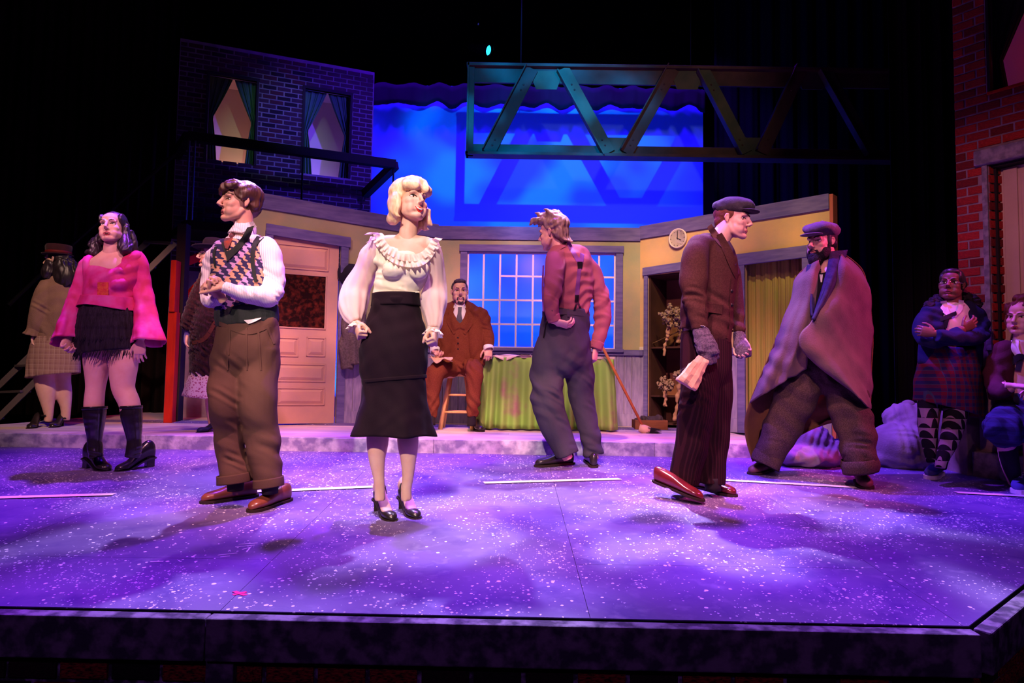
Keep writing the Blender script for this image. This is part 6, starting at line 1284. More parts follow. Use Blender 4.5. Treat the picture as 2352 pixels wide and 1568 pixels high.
m_twd = weave('coarse_brown_tweed', (.040, .023, .020), (.078, .047, .042), 210, 'tweed')
f.cloth('baggy_trousers', m_twd, [([(1893, 810, 58), (1890, 850, 58), (1886, 880, 48), (1884, 900, 24)], .75), ([(1860, 850, 44, .02), (1838, 895, 46, .05), (1806, 960, 43, .10), (1782, 1015, 38, .14), (1764, 1052, 31, .17), (1760, 1066, 29, .17)], .95), ([(1916, 850, 44, -.02), (1938, 895, 46, -.06), (1956, 955, 44, -.10), (1970, 1010, 41, -.13), (1973, 1060, 36, -.15), (1974, 1082, 34, -.15)], .95)],
        .008, 7, (.008, .12, 71, [(1, 0, .7), (.4, 0, 1), (-1, 0, .7)]), [((1968, 1045, -.2), (.1, 0, 1), .05, .014, .08), ((1770, 1045, .1), (.2, 0, 1), .05, .012, .07), ((1900, 880, -.1), (1, 0, 0), .07, .010, .1)])
f.shell('turn_up', m_twd, [(1766, 1040, 31, .165), (1762, 1052, 33, .165), (1757, 1068, 31, .165)], .95, 60, 8, hem=lambda t: 5 * math.cos(t)); f.shell('turn_up', m_twd, [(1973, 1054, 38, -.15), (1975, 1068, 41, -.15), (1976, 1085, 37, -.15)], .95, 60, 8, lambda t, v: 1 + .03 * math.sin(5 * t), hem=lambda t: -4 * math.cos(t))
m_wshoe = mat('worn_maroon_leather', (.13, .045, .05), .5, (.08, .03, .035), 14)
shoe(f, fl3(1782, 1077), fl3(1724, 1090), m_wshoe, 'oxford', 1.05, 'worn_shoe', L=.28); shoe(f, fl3(1962, 1094), fl3(1992, 1124), m_wshoe, 'oxford', 1.1, 'worn_shoe', L=.26)
f.cloth('dark_shirt', mat('black_shirt', (.02, .014, .02), .9), [([(1904, 616, 40), (1908, 650, 62), (1908, 720, 62), (1900, 800, 58)], .6)], .009, 5, (.006, .1, 72)); 
f.strip('undershirt', mat('white_cotton', (.85, .8, .76), .8), [(1882, 630), (1885, 648)], [(1890, 630), (1888, 648)], .004, .006, 8, 3)
# the blanket: back and two front leaves sharing their side edges, then the rolled navy lining at the neck
m_blk = mat('mauve_brown_blanket', (.135, .075, .078), .95, (.10, .055, .06), 9, .3, 110, sheen=.2); m_lin = mat('rust_blanket_lining', (.16, .075, .03), .95, (.12, .055, .03), 8, .3, 90)
Ls = [(1872, 600, .10), (1846, 618, .06), (1829, 640, .05), (1814, 697, .04), (1792, 755, .04), (1770, 810, .06), (1742, 875, .10), (1722, 925, .14)]; Lb = Ls + [(1711, 967, .18), (1714, 1010, .20), (1729, 1060, .22)]
Rs = [(1936, 582, .10), (1962, 600, .06), (1984, 626, .05), (1996, 680, .04), (2003, 740, .04), (2005, 790, .02), (2002, 840, -.03), (1999, 930, -.12)]
def leaf(A, B, bulge, n=40, m=26, wav=.012, nw=3, ph=0):
    P, Q = spline(A, n), spline(B, n)
    def fn(u, v):
        j = v * (n - 1); i = int(min(j, n - 2)); t = j - i; a = P[i] + (P[i + 1] - P[i]) * t; b_ = Q[i] + (Q[i + 1] - Q[i]) * t
        x, y = a[:2] + (b_[:2] - a[:2]) * u; dy = a[2] + (b_[2] - a[2]) * u + bulge(u, v) + wav * v * math.sin(nw * 6.28 * u + ph + 2 * v) * math.sin(math.pi * u); return f.J(x, y, dy)
    return fn
Lin = [(1884, 596, -.03), (1880, 625, -.12), (1876, 660, -.16), (1872, 700, -.19), (1868, 735, -.20), (1864, 780, -.19), (1856, 815, -.16), (1852, 846, -.12)]
Rin = [(1930, 586, -.02), (1920, 622, -.12), (1905, 665, -.18), (1888, 700, -.22), (1866, 728, -.25), (1838, 768, -.26), (1840, 800, -.26), (1872, 830, -.24)]
Rhem_out = Rs
mb = MB(); mb.grid(leaf(Ls, Lin, lambda u, v: -.10 * math.sin(math.pi * min(1, u * 1.0)) * (1 - .35 * v), wav=.022, nw=2.2), 40, 60)
o1_ = mb.mesh(); wrinkle(o1_, .010, .16, 5, [(1, 0, .5), (.8, 0, -.2)]); f.bvh.append(mesh_bvh(o1_)); o = link('blanket', o1_, m_blk, f.root, True); q = o.modifiers.new('s', 'SOLIDIFY'); q.thickness = .008; q.offset = 0; blk = o
def rleaf(u, v):
    P, Q = RP, RQ; j = v * 59; i = int(min(j, 58)); t = j - i; a = P[i] + (P[i + 1] - P[i]) * t; b_ = Q[i] + (Q[i + 1] - Q[i]) * t; x, y = a[:2] + (b_[:2] - a[:2]) * u
    return f.J(x, y, a[2] + (b_[2] - a[2]) * u - .13 * math.sin(math.pi * u) ** .8 * (1 - .3 * v) + .014 * v * math.sin(9 * u + 3 * v))
RP = spline(Rin + [(1922, 872, -.25), (1965, 904, -.24)], 60); RQ = spline(Rs + [(1998, 934, -.13), (1997, 938, -.14)], 60)
mb = MB(); mb.grid(rleaf, 40, 70); o2_ = mb.mesh(); wrinkle(o2_, .012, .18, 6, [(.9, 0, 1), (.6, 0, 1), (1, 0, .4)]); f.bvh.append(mesh_bvh(o2_)); o = link('blanket_front_leaf', o2_, m_blk, blk, True); q = o.modifiers.new('s', 'SOLIDIFY'); q.thickness = .008; q.offset = 0
BP, BQ = spline(Lb, 60), spline(Rs + [(1990, 950, .0), (1960, 960, .08), (1900, 965, .14)], 60)
mb = MB(); mb.grid(lambda u, v: f.J(*(BP[int(v * 59)][:2] + (BQ[int(v * 59)][:2] - BP[int(v * 59)][:2]) * u), float(BP[int(v * 59)][2] + (BQ[int(v * 59)][2] - BP[int(v * 59)][2]) * u) + .17 * math.sin(math.pi * u) ** .6 + .02 * math.sin(14 * u) * v), 40, 59)
o = mb.build('blanket_back', m_lin, blk, True, solid=.007)
m_nav = mat('navy_scarf_wool', (.022, .016, .05), .9, (.035, .024, .07), 30, .3, 120)
mb = MB(); mb.grid(leaf([(1906, 580, -.05), (1902, 610, -.13), (1895, 645, -.17), (1882, 690, -.20), (1867, 733, -.215)], [(1944, 575, .04), (1938, 600, -.06), (1922, 640, -.16), (1898, 690, -.22), (1870, 735, -.235)], lambda u, v: -.04 * math.sin(math.pi * u), wav=.01), 14, 40); mb.build('scarf', m_nav, f.root, True, solid=.02)
mb = MB(); mb.grid(leaf([(1856, 610, -.02), (1852, 640, -.10), (1856, 680, -.15), (1864, 720, -.19)], [(1874, 606, -.06), (1872, 640, -.12), (1870, 690, -.17), (1868, 735, -.205)], lambda u, v: -.03 * math.sin(math.pi * u), wav=.008), 12, 30); mb.build('scarf', m_nav, f.root, True, solid=.018)
# ------------------------------------------------------------------ 7 seated man in brown suit
f = Fig(1055, 990, 6.42, at(1053, 990, 6.45), 'bearded man in a rust brown three piece suit sitting on the pine stool'); f.root.location.z = ZP
f.head(1056, 670, 1.0, 4, 0, -2)
f.body('rosy', [(1056, 685, 14), (1056, 700, 14.5), (1056, 712, 18)], [([(1057, 715, 22), (1058, 760, 30), (1058, 820, 28), (1058, 850, 28)], .65), ([(1040, 852, 16), (1000, 860, 14, -.25), (993, 910, 12, -.24), (990, 970, 8, -.20)], 1), ([(1075, 852, 16), (1088, 852, 14, -.28), (1088, 910, 12, -.25), (1084, 968, 8, -.2)], 1),
       ([(1098, 722, 9), (1117, 760, 8, .0), (1122, 798, 6, -.10)], 1), ([(1018, 722, 9), (995, 770, 8, .02), (1000, 803, 6, -.16)], 1)],
       hands=[dict(w=f.J(1122, 798, -.10), d=(0, -.35, -.8), n=(-.2, .6, -.6), curl=(40, 60, 40), side=-1, S=1.0), dict(w=f.J(1000, 803, -.16), d=(.35, -.55, -.6), n=(.3, -.2, .9), curl=(45, 50, 30), side=1, S=1.0)])
f.h.face(f.root, ('brow_black', (.010, .007, .008), .8), m_lipnat, mouth=.005, teeth=True, smile=1, browr=.0032)
f.hair('short_grey_brown_hair', mat('greying_brown_hair', (.045, .028, .026), .6, (.09, .07, .07), 60, .3, 100), [((0, -.026, .042), (.0795, .097, .077)), ((0, .035, .094), (.060, .055, .024)), ((0, -.060, -.012), (.070, .050, .055))], wr=(.003, .02, 5))
f.hair('trimmed_beard', mat('grey_black_beard', (.05, .04, .042), .8, (.09, .075, .075), 60), [((0, .066, -.104), (.030, .026, .020)), ((.040, .042, -.088), (.020, .028, .022)), ((-.040, .042, -.088), (.020, .028, .022))], [([(-.030, .078, -.088), (-.027, .087, -.064), (0, .0985, -.0545), (.027, .087, -.064), (.030, .078, -.088)], [.007, .0055, .0045, .0055, .007]), ([(.062, .012, -.03), (.058, .03, -.07)], [.008, .012]), ([(-.062, .012, -.03), (-.058, .03, -.07)], [.008, .012])], voxel=.004, wr=(.002, .02, 8))
m_rust = weave('rust_brown_wool', (.125, .028, .014), (.16, .04, .02), 160, 'tweed')
f.cloth('white_shirt', mat('pale_shirt', (.78, .74, .72), .7), [([(1056, 700, 15), (1056, 712, 18), (1057, 730, 20), (1057, 752, 16)], .95)], .006, 4); sb = [f.bvh[-1]]
f.cloth('waistcoat', m_rust, [([(1057, 752, 29, .01), (1057, 775, 33, .0), (1058, 815, 33, -.01), (1058, 836, 32, -.01)], .72), ([(1036, 716, 8, -.03), (1044, 738, 12, -.05), (1052, 756, 12, -.06)], .7), ([(1077, 716, 8, -.03), (1070, 738, 12, -.05), (1062, 756, 12, -.06)], .7)], .007, 5, (.004, .08, 81))
f.cloth('suit_jacket', m_rust, [([(1050, 702, 16, .05), (1040, 712, 20, .03), (1022, 730, 19, .02), (1024, 770, 22, -.01), (1025, 815, 22, -.02), (1020, 838, 19, -.03)], .95), ([(1064, 702, 16, .05), (1078, 712, 20, .03), (1094, 730, 20, .02), (1093, 770, 23, -.01), (1093, 815, 22, -.02), (1098, 842, 17, -.04)], .95), ([(1058, 712, 36, .07), (1058, 770, 42, .06), (1058, 845, 40, .06)], .6),
        ([(1092, 716, 15), (1107, 728, 17), (1115, 755, 16), (1121, 780, 14.5, -.05), (1122, 798, 12, -.09)], .95), ([(1022, 716, 15), (1010, 730, 16.5), (998, 760, 16, .02), (994, 785, 14, -.06), (999, 801, 11.5, -.14)], .95)],
        .007, 6, (.006, .09, 82, [(1, 0, .6), (-.8, 0, 1), (.3, 0, 1)]), [((1115, 765, -.05), (.2, 0, 1), .045, .010, .06)]); jb = [f.bvh[-1]]
f.strip('lapel', m_rust, [(1044, 706), (1037, 735), (1046, 765)], [(1034, 712), (1026, 738), (1042, 768)], .008, .010, 18, 4); f.strip('lapel', m_rust, [(1068, 706), (1077, 735), (1064, 765)], [(1079, 712), (1088, 738), (1069, 768)], .008, .010, 18, 4)
f.strip('shirt_front', mat('pale_shirt', (.78, .74, .72)), [(1047, 702), (1050, 728), (1055, 750)], [(1066, 702), (1063, 728), (1058, 750)], .004, .012, 16, 5, only=sb); f.strip('collar_leaf', mat('pale_shirt', (.78, .74, .72)), [(1045, 696), (1047, 706)], [(1052, 703), (1053, 713)], .008, .008, 8, 3, only=sb); f.strip('collar_leaf', mat('pale_shirt', (.78, .74, .72)), [(1068, 696), (1066, 706)], [(1061, 703), (1060, 713)], .008, .008, 8, 3, only=sb)
f.strip('necktie', mat('grey_tie', (.10, .10, .115), .6, (.07, .07, .08), 30), [(1052, 705), (1051, 720), (1047, 738), (1054, 752)], [(1061, 705), (1060, 720), (1062, 738), (1057, 752)], .010, .010, 20, 4, only=sb)
for y in (775, 788, 801): mb = MB(); h_ = f.cast(1052, y); f.ball(mb, 1052, y, 1.8, 1.8, (h_[0].y if h_ else 6.3) - f.Y - .004, .5); f.solid('button', m_clip, mb)
for x, y, dy in ((1122, 799, -.095), (999, 803, -.15)): f.shell('shirt_cuff', mat('pale_shirt', (.78, .74, .72)), [(x, y - 4, 11, dy), (x, y + 1, 11.5, dy - .01), (x + 1, y + 5, 11, dy - .02)], .95, 36, 5)
f.cloth('trousers', m_rust, [([(1058, 822, 36, .02), (1058, 842, 42, .02), (1058, 856, 40, .02)], .8), ([(1042, 846, 22, -.02), (1018, 846, 23, -.14), (998, 862, 22.5, -.25), (994, 900, 17.5, -.27), (992, 935, 15, -.26), (990, 958, 12, -.25)], .95), ([(1074, 846, 22, -.02), (1086, 844, 22, -.16), (1090, 858, 20.5, -.28), (1088, 900, 17, -.29), (1086, 935, 14.5, -.28), (1084, 955, 13, -.27)], .95)],
        .007, 6, (.006, .09, 83, [(1, 0, .5), (-1, 0, .6)]), [((1060, 850, -.1), (1, 0, .5), .06, .010, .08)])
for (hx, hy, tx, ty, ax_, ay_, dy) in ((990, 975, 982, 996, 990, 960, -.25), (1082, 976, 1104, 992, 1083, 962, -.27)):
    A, B = on_plat(hx, hy + 4), on_plat(tx, ty); shoe(f, A, B, m_patent, 'oxford', 1.0, 'black_shoe', L=.29); mb = MB(); f.tube(mb, [(ax_, ay_ - 10, 10, dy), (ax_, ay_ + 16, 10, dy)], 1.1); f.solid('sock', mat('dark_sock', (.02, .015, .02), .9), mb)
nb = empty('torn_paper', f.J(1012, 822, -.26), 'crumpled brown paper held on the lap of the seated man in the brown suit', 'paper'); mb = MB(); rs = random.Random(3)
mb.grid(lambda u, v: f.J(988 + 50 * u + 3 * math.sin(9 * v), 815 + 8 * u + 14 * v * (.6 + .4 * math.sin(6 * u)) + 3 * math.sin(11 * u + 5 * v), -.22 - .10 * v + .018 * math.sin(14 * u + 7 * v)), 18, 8); mb.build('paper', m_bag, nb, True, solid=.003)
# ------------------------------------------------------------------ 8 woman in dark fur coat and hat (behind the vest man)
f = Fig(470, 990, 5.78, at(470, 990, 5.78), 'woman in dark fur coat and wide navy hat behind the argyle vest man'); f.root.location.z = ZP
f.head(484, 587, .95, -78, 2, 0)
f.body('fair', [(488, 598, 13), (490, 615, 13), (490, 628, 17)], [([(490, 625, 20), (490, 700, 30), (488, 800, 32), (484, 860, 30)], .65), ([(480, 860, 16), (482, 900, 12), (484, 940, 10.5), (486, 975, 7), (487, 985, 7)], 1), ([(462, 900, 5, .1), (466, 930, 9, .1), (480, 950, 9, .1), (500, 980, 7, .1)], 1) if 0 else ([(500, 860, 16, .1), (503, 930, 11, .1), (505, 982, 7, .1)], 1),
       ([(478, 640, 9), (455, 700, 9), (436, 745, 7), (430, 772, 6)], 1)], hands=[dict(w=f.J(431, 770, 0), d=(.05, -.2, -.95), n=(.8, .2, .1), curl=(25, 30, 20), side=-1, S=.98)], jaw=.94, nose=.95)
f.h.face(f.root, ('brow_dark', (.03, .015, .01), .8), m_lipred, mouth=.003)
f.hair('dark_hair', m_black_h, [((0, -.028, .045), (.081, .096, .078)), ((0, -.062, -.03), (.074, .05, .075))], wr=(.004, .02, 4))
m_blueg = mat('lavender_glove', (.22, .22, .42), .8); mb = MB(); f.tube(mb, [(434, 758, 8), (431, 772, 8.5), (431, 786, 8), (434, 796, 5)], .8); f.solid('glove', m_blueg, mb, .006, 4)
H_ = f.h; m_hatn = mat('navy_felt', (.018, .014, .03))
mb = MB(); mb.lathe(H_.p(0, -.02, .058), [(.088, 0), (.090, .03), (.084, .075), (.070, .095), (.01, .100)], 28, H_.Z + H_.Y * .05); f.solid('hat_crown', m_hatn, mb)
mb = MB(); mb.lathe(H_.p(0, -.01, .056), [(.07, .008), (.12, .004), (.158, .020), (.162, .022), (.158, .013), (.12, -.004), (.07, -.002)], 36, H_.Z + H_.Y * .03); f.solid('hat_brim', m_hatn, mb); mb = MB(); mb.lathe(H_.p(0, -.02, .060), [(.0915, 0), (.092, .025), (.088, .025)], 28, H_.Z + H_.Y * .05); f.solid('hat_band', mat('hat_ribbon', (.10, .06, .16), .5), mb); mb = MB(); H_.ball(mb, (-.085, .02, .075), (.012, .012, .012)); f.solid('hat_ornament', mat('tan_hat_bow', (.35, .24, .16), .7), mb)
m_fur = mat('maroon_black_fur', (.016, .005, .007), .8, (.04, .010, .013), 60, .9, 90, sheen=.6, stretch=(1, 1, .4))
f.cloth('fur_coat', m_fur, [([(490, 618, 18, .02), (486, 628, 26), (486, 650, 33), (488, 700, 42), (486, 760, 48), (482, 820, 46), (480, 864, 43)], .75), ([(480, 630, 14, -.02), (464, 660, 18, -.03), (448, 700, 19, -.04), (434, 735, 17, -.04), (430, 758, 13, -.03)], .9), ([(478, 612, 10, -.05), (482, 625, 14, -.07), (488, 640, 15, -.09)], .8)], .009, 4, (.008, .035, 91)); f.strip('fur_trim', mat('rust_fur_trim', (.10, .03, .02), .9), [(500, 720), (470, 770), (440, 785)], [(506, 726), (476, 778), (442, 792)], .004, .01, 20, 3)
m_print, nt, b = nodes('white_print_skirt'); g = G(nt); tc = g.n('TexCoord').outputs['Object']; v_ = g.n('TexVoronoi'); v_.inputs['Scale'].default_value = 55; g.link(tc, v_.inputs[0]); g.link(g.mix(g.math('LESS_THAN', v_.outputs[0], .38), (.72, .58, .60), (.42, .12, .20)), b.inputs['Base Color']); b.inputs['Roughness'].default_value = .85
f.shell('print_skirt', m_print, [(478, 850, 36), (474, 880, 42), (470, 913, 48)], .8, 72, 16, lambda t, v: 1 + .05 * v * math.sin(7 * t))
shoe(f, on_plat(492, 990), on_plat(453, 993), mat('navy_shoe', (.02, .02, .06), .4), 'pump', .95, 'navy_shoe', L=.235); shoe(f, on_plat(512, 982), on_plat(490, 984), mat('navy_shoe', (.02, .02, .06), .4), 'pump', .95, 'navy_shoe', L=.235)
# ------------------------------------------------------------------ 9 woman in beige cardigan (turned away)
f = Fig(120, 975, 6.0, at(115, 978, 6.0), 'woman in beige cardigan and plaid skirt upstage with her back turned'); f.root.location.z = ZP
f.head(130, 598, .96, -122, 0, 0)
f.body('fair', [(134, 610, 13), (136, 625, 13), (136, 638, 18)], [([(136, 638, 22), (134, 700, 32), (128, 780, 34), (124, 850, 30)], .65), ([(100, 840, 22), (102, 870, 21), (107, 900, 19), (110, 930, 13), (112, 955, 9), (110, 968, 9)], 1), ([(142, 840, 21, .1), (141, 870, 19, .1), (146, 905, 17, .1), (151, 935, 11, .1), (150, 965, 9, .1)], 1),
       ([(110, 660, 11), (92, 705, 11, -.05), (80, 750, 8, -.08), (76, 772, 6.5, -.08)], 1)], hands=[dict(w=f.J(76, 768, -.08), d=(.2, -.1, -.95), n=(.8, .2, .1), curl=(25, 35, 25), side=-1, S=1.0)], jaw=.94)
f.h.face(f.root, ('brow_dark', (.03, .015, .01), .8), m_lipnat)
f.hair('long_wavy_hair', m_black_h, [((0, -.030, .040), (.083, .098, .08)), ((0, -.065, -.02), (.085, .055, .09))], hang=[[(120, 600, 13, -.06), (112, 620, 16, -.06), (108, 640, 10, -.06)], [(140, 600, 18, -.05), (145, 620, 22, -.06), (150, 640, 22, -.06), (160, 655, 12, -.05)], [(155, 600, 14, .0), (168, 620, 18, -.02), (180, 635, 14, -.03), (188, 650, 6, -.03)]], wr=(.009, .035, 6))
H_ = f.h; m_hm = mat('maroon_felt', (.045, .012, .015), .9, (.03, .01, .012), 20, sheen=.3)
mb = MB(); mb.lathe(H_.p(0, -.015, .050), [(.098, 0), (.100, .03), (.104, .07), (.098, .088), (.02, .094)], 28, H_.Z); f.solid('hat_crown', m_hm, mb); mb = MB(); mb.lathe(H_.p(0, -.005, .048), [(.08, .006), (.118, .010), (.122, .008), (.118, .0), (.08, -.004)], 32, H_.Z); f.solid('hat_brim', m_hm, mb); mb = MB(); mb.lathe(H_.p(0, -.015, .056), [(.101, 0), (.1025, .026), (.099, .026)], 28, H_.Z); f.solid('hat_band', mat('dark_red_ribbon', (.12, .012, .015), .5), mb)
m_card = mat('beige_wool_cardigan', (.27, .16, .115), .95, (.21, .125, .09), 6, .3, 130)
f.cloth('cardigan', m_card, [([(136, 634, 18), (134, 645, 30), (134, 670, 40), (134, 720, 44), (132, 760, 46), (131, 778, 44)], .72), ([(112, 648, 17, -.03), (102, 675, 21, -.06), (94, 705, 22, -.08), (84, 740, 18, -.09), (78, 762, 15, -.09)], .9), ([(158, 650, 15, .1), (168, 690, 18, .12), (172, 740, 16, .1)], .9)], .008, 6, (.010, .10, 95, [(.7, 0, 1), (-.5, 0, 1), (1, 0, .3)]), [((90, 712, -.15), (.5, 0, 1), .06, .014, .07)]); f.shell('gathered_hem', m_card, [(131, 768, 46), (130, 776, 47), (130, 784, 48)], .72, 90, 8, lambda t, v: 1 + .04 * v * math.sin(26 * t)); f.shell('sleeve_ruffle', m_card, [(79, 755, 14, -.09), (77, 763, 16, -.09), (75, 770, 19, -.09)], .9, 48, 6, lambda t, v: 1 + .12 * v * math.sin(8 * t))
m_pld = weave('taupe_plaid', (.34, .21, .16), (.27, .15, .13), 140, 'plaid', (.42, .30, .24))
f.shell('plaid_skirt', m_pld, [(128, 774, 47), (126, 800, 52), (124, 830, 55), (123, 862, 57)], .72, 80, 26, lambda t, v: 1 + .03 * v * math.sin(5 * t + 1), lambda t: -6 * math.cos(t), wr=(.008, .12, 96, [(1, 0, .1)]))
for a, b in (((131, 968), (68, 984)), ((166, 974), (118, 982))): shoe(f, on_plat(*a), on_plat(*b), m_patent, 'pump', .95, 'strap_shoe', L=.25)
for x, y, dy in ((107, 952, 0), (148, 958, .1)): f.shell('ankle_strap', m_patent, [(x, y, 10, dy), (x, y + 2, 10.2, dy), (x, y + 4, 10, dy)], 1, 36, 4)
# ------------------------------------------------------------------ 10 girl in navy cardigan with crossed arms
f = Fig(2170, 1090, 4.74, on_floor(2165, 1090), 'girl in glasses, navy cardigan and red plaid skirt leaning on the pier with arms crossed')
f.head(2185, 655, .95, -10, 8, 4)
f.body('brown', [(2186, 668, 19), (2187, 686, 19.5), (2187, 700, 19.5), (2187, 725, 19.5, .03)], [([(2187, 712, 22, .03), (2186, 760, 36, .04), (2184, 830, 42, .03), (2182, 920, 42)], .55), ([(2140, 920, 22), (2136, 985, 17, -.05), (2140, 1055, 11, -.1)], 1), ([(2196, 930, 22), (2184, 1000, 17, -.15), (2160, 1068, 11, -.25)], 1),
       ([(2145, 725, 18), (2128, 770, 16, -.02), (2160, 772, 13, -.16), (2215, 756, 10.5, -.20)], .95), ([(2230, 725, 18), (2244, 765, 16, -.02), (2200, 775, 13, -.18), (2150, 766, 10.5, -.22)], .95)],
       hands=[dict(w=f.J(2210, 757, -.20), d=(.75, -.1, .45), n=(-.1, .9, .1), curl=(20, 25, 20), side=1, S=.9), dict(w=f.J(2148, 766, -.22), d=(-.8, .3, .2), n=(0, .9, .1), curl=(35, 40, 20), side=-1, S=.9)], jaw=.97, nose=1.15)
f.h.face(f.root, ('brow_black', (.010, .007, .008), .8), mat('lip_plum', (.22, .05, .06), .4), mouth=.007)
f.hair('pulled_back_hair', m_black_h, [((0, .004, .088), (.068, .074, .036)), ((.056, .004, .05), (.024, .05, .05)), ((-.056, .004, .05), (.024, .05, .05)), ((0, -.028, .044), (.084, .100, .080)), ((0, -.05, .0), (.078, .06, .075)), ((.05, -.095, .03), (.035, .03, .035))], wr=(.002, .02, 5))
H_ = f.h; m_spec = mat('spectacle_frame', (.5, .48, .55), .2, metal=.8); mb = MB()
for q in (-1, 1):
    c = H_.hit(q * .033, .001, .010); ring = [c + (H_.X * (.020 * math.cos(a)) + H_.Z * (.0145 * math.sin(a))) * H_.S for a in (2 * math.pi * k / 16 for k in range(17))]; mb.tube(ring, .0016, 6); mb.tube([c + H_.X * q * .020 * H_.S, H_.p(q * .076, .03, .004), H_.p(q * .08, -.01, .008)], .0016, 6)
mb.tube([H_.hit(-.013, .003, .012), H_.hit(.013, .003, .012)], .0016, 6); gl_ = f.solid('eyeglasses', m_spec, mb)
m_lens, nt, b = nodes('spectacle_lens'); g = G(nt); tr = g.n('BsdfTransparent'); gs = g.n('BsdfGlossy'); gs.inputs['Roughness'].default_value = .08; mx = g.n('MixShader'); mx.inputs[0].default_value = .22; g.link(tr.outputs[0], mx.inputs[1]); g.link(gs.outputs[0], mx.inputs[2]); g.link(mx.outputs[0], nt.nodes['Material Output'].inputs[0])
for q in (-1, 1): mb = MB(); mb.ball(H_.hit(q * .033, .001, .009), (.019 * H_.S, .0025, .0138 * H_.S), (H_.X, H_.Y, H_.Z), 16, 8); f.solid('lens', m_lens, mb, parent=gl_)
m_whb = mat('white_blouse', (.80, .76, .78), .8)
f.cloth('white_blouse', m_whb, [([(2187, 694, 24), (2187, 706, 36), (2186, 740, 50), (2186, 780, 50)], .62)], .007, 5, (.004, .08, 101)); wb = [f.bvh[-1]]
m_navc = mat('navy_cardigan_knit', (.010, .011, .045), .9, (.015, .016, .06), 8, .2, 150)
f.cloth('cardigan', m_navc, [([(2160, 700, 16, .02), (2150, 716, 22, .0), (2146, 750, 26, -.02), (2142, 800, 30, .0), (2138, 840, 28)], .9), ([(2212, 700, 16, .02), (2226, 716, 22, .0), (2226, 760, 28, -.02), (2222, 810, 32, .0), (2226, 860, 26)], .9), ([(2187, 702, 44, .08), (2186, 760, 58, .07), (2184, 850, 60, .06)], .5),
        ([(2146, 712, 20), (2126, 735, 22, -.01), (2118, 765, 21, -.06), (2140, 784, 19, -.14), (2175, 778, 17.5, -.19), (2206, 760, 15, -.20)], .9), ([(2228, 712, 20), (2246, 735, 22, -.01), (2250, 765, 21, -.06), (2228, 776, 20, -.17), (2190, 776, 18.5, -.23), (2152, 770, 15, -.24)], .9)],
        .008, 6, (.006, .09, 102, [(.5, 0, 1), (-.5, 0, 1)]))
m_fcol = mat('black_fur_collar', (.012, .01, .014), .9, (.03, .025, .035), 60, .9, 90); mb = MB(); f.tube(mb, [(2130, 706, 9, -.02), (2150, 692, 13, .02), (2170, 684, 12, .06), (2205, 682, 13, .06), (2228, 690, 16, .02), (2252, 704, 9, -.01)], .9); f.solid('fur_collar', m_fcol, mb, .007, 3, wr=(.007, .03, 7))
f.strip('collar_leaf', m_whb, [(2160, 692), (2162, 712), (2176, 726)], [(2174, 690), (2178, 708), (2184, 722)], .014, .008, 14, 4, only=wb); f.strip('collar_leaf', m_whb, [(2202, 688), (2200, 708), (2190, 724)], [(2214, 690), (2210, 712), (2194, 728)], .014, .008, 14, 4, only=wb)
m_bow = mat('black_ribbon', (.012, .01, .018), .5); f.strip('neck_bow', m_bow, [(2158, 730), (2176, 722), (2196, 714)], [(2160, 738), (2178, 732), (2198, 722)], .022, .012, 14, 4, only=wb); f.strip('neck_bow_tail', m_bow, [(2172, 728), (2165, 752)], [(2182, 728), (2175, 754)], .020, .01, 10, 3, only=wb)
m_rpl = weave('red_blue_plaid', (.15, .012, .03), (.022, .018, .085), 130, 'plaid', (.05, .06, .10))
f.shell('plaid_skirt', m_rpl, [(2183, 800, 56), (2181, 830, 64), (2178, 870, 70), (2177, 905, 72), (2177, 940, 73)], .70, 100, 34, lambda t, v: 1 + .035 * v * math.sin(6 * t + .5), lambda t: 18 * math.cos(t), wr=(.006, .14, 103, [(1, 0, .3)]))
m_tgt = weave('black_grey_triangle_tights', (.012, .01, .014), (.34, .24, .26), 15, 'diamond')
f.cloth('patterned_tights', m_tgt, [([(2136, 900, 27), (2132, 940, 22, -.03), (2131, 985, 20, -.06), (2136, 1030, 14.5, -.10), (2142, 1062, 12, -.12)], 1.0), ([(2198, 930, 26, -.05), (2190, 975, 23, -.13), (2181, 1010, 20, -.20), (2166, 1050, 14, -.25), (2160, 1076, 12, -.27)], 1.0)], .007, 4)
m_snk = mat('blue_canvas_sneaker', (.09, .08, .30), .8, (.07, .06, .24), 8, .2, 150); m_wsl = mat('white_rubber', (.80, .74, .72), .6); m_lace = mat('white_lace', (.85, .82, .85), .8)
shoe(f, fl3(2152, 1056), fl3(2130, 1079), m_snk, 'sneaker', .95, 'sneaker', sole=m_wsl, laces=m_lace, L=.24); shoe(f, fl3(2168, 1086), fl3(2134, 1101), m_snk, 'sneaker', .95, 'sneaker', sole=m_wsl, laces=m_lace, L=.25)
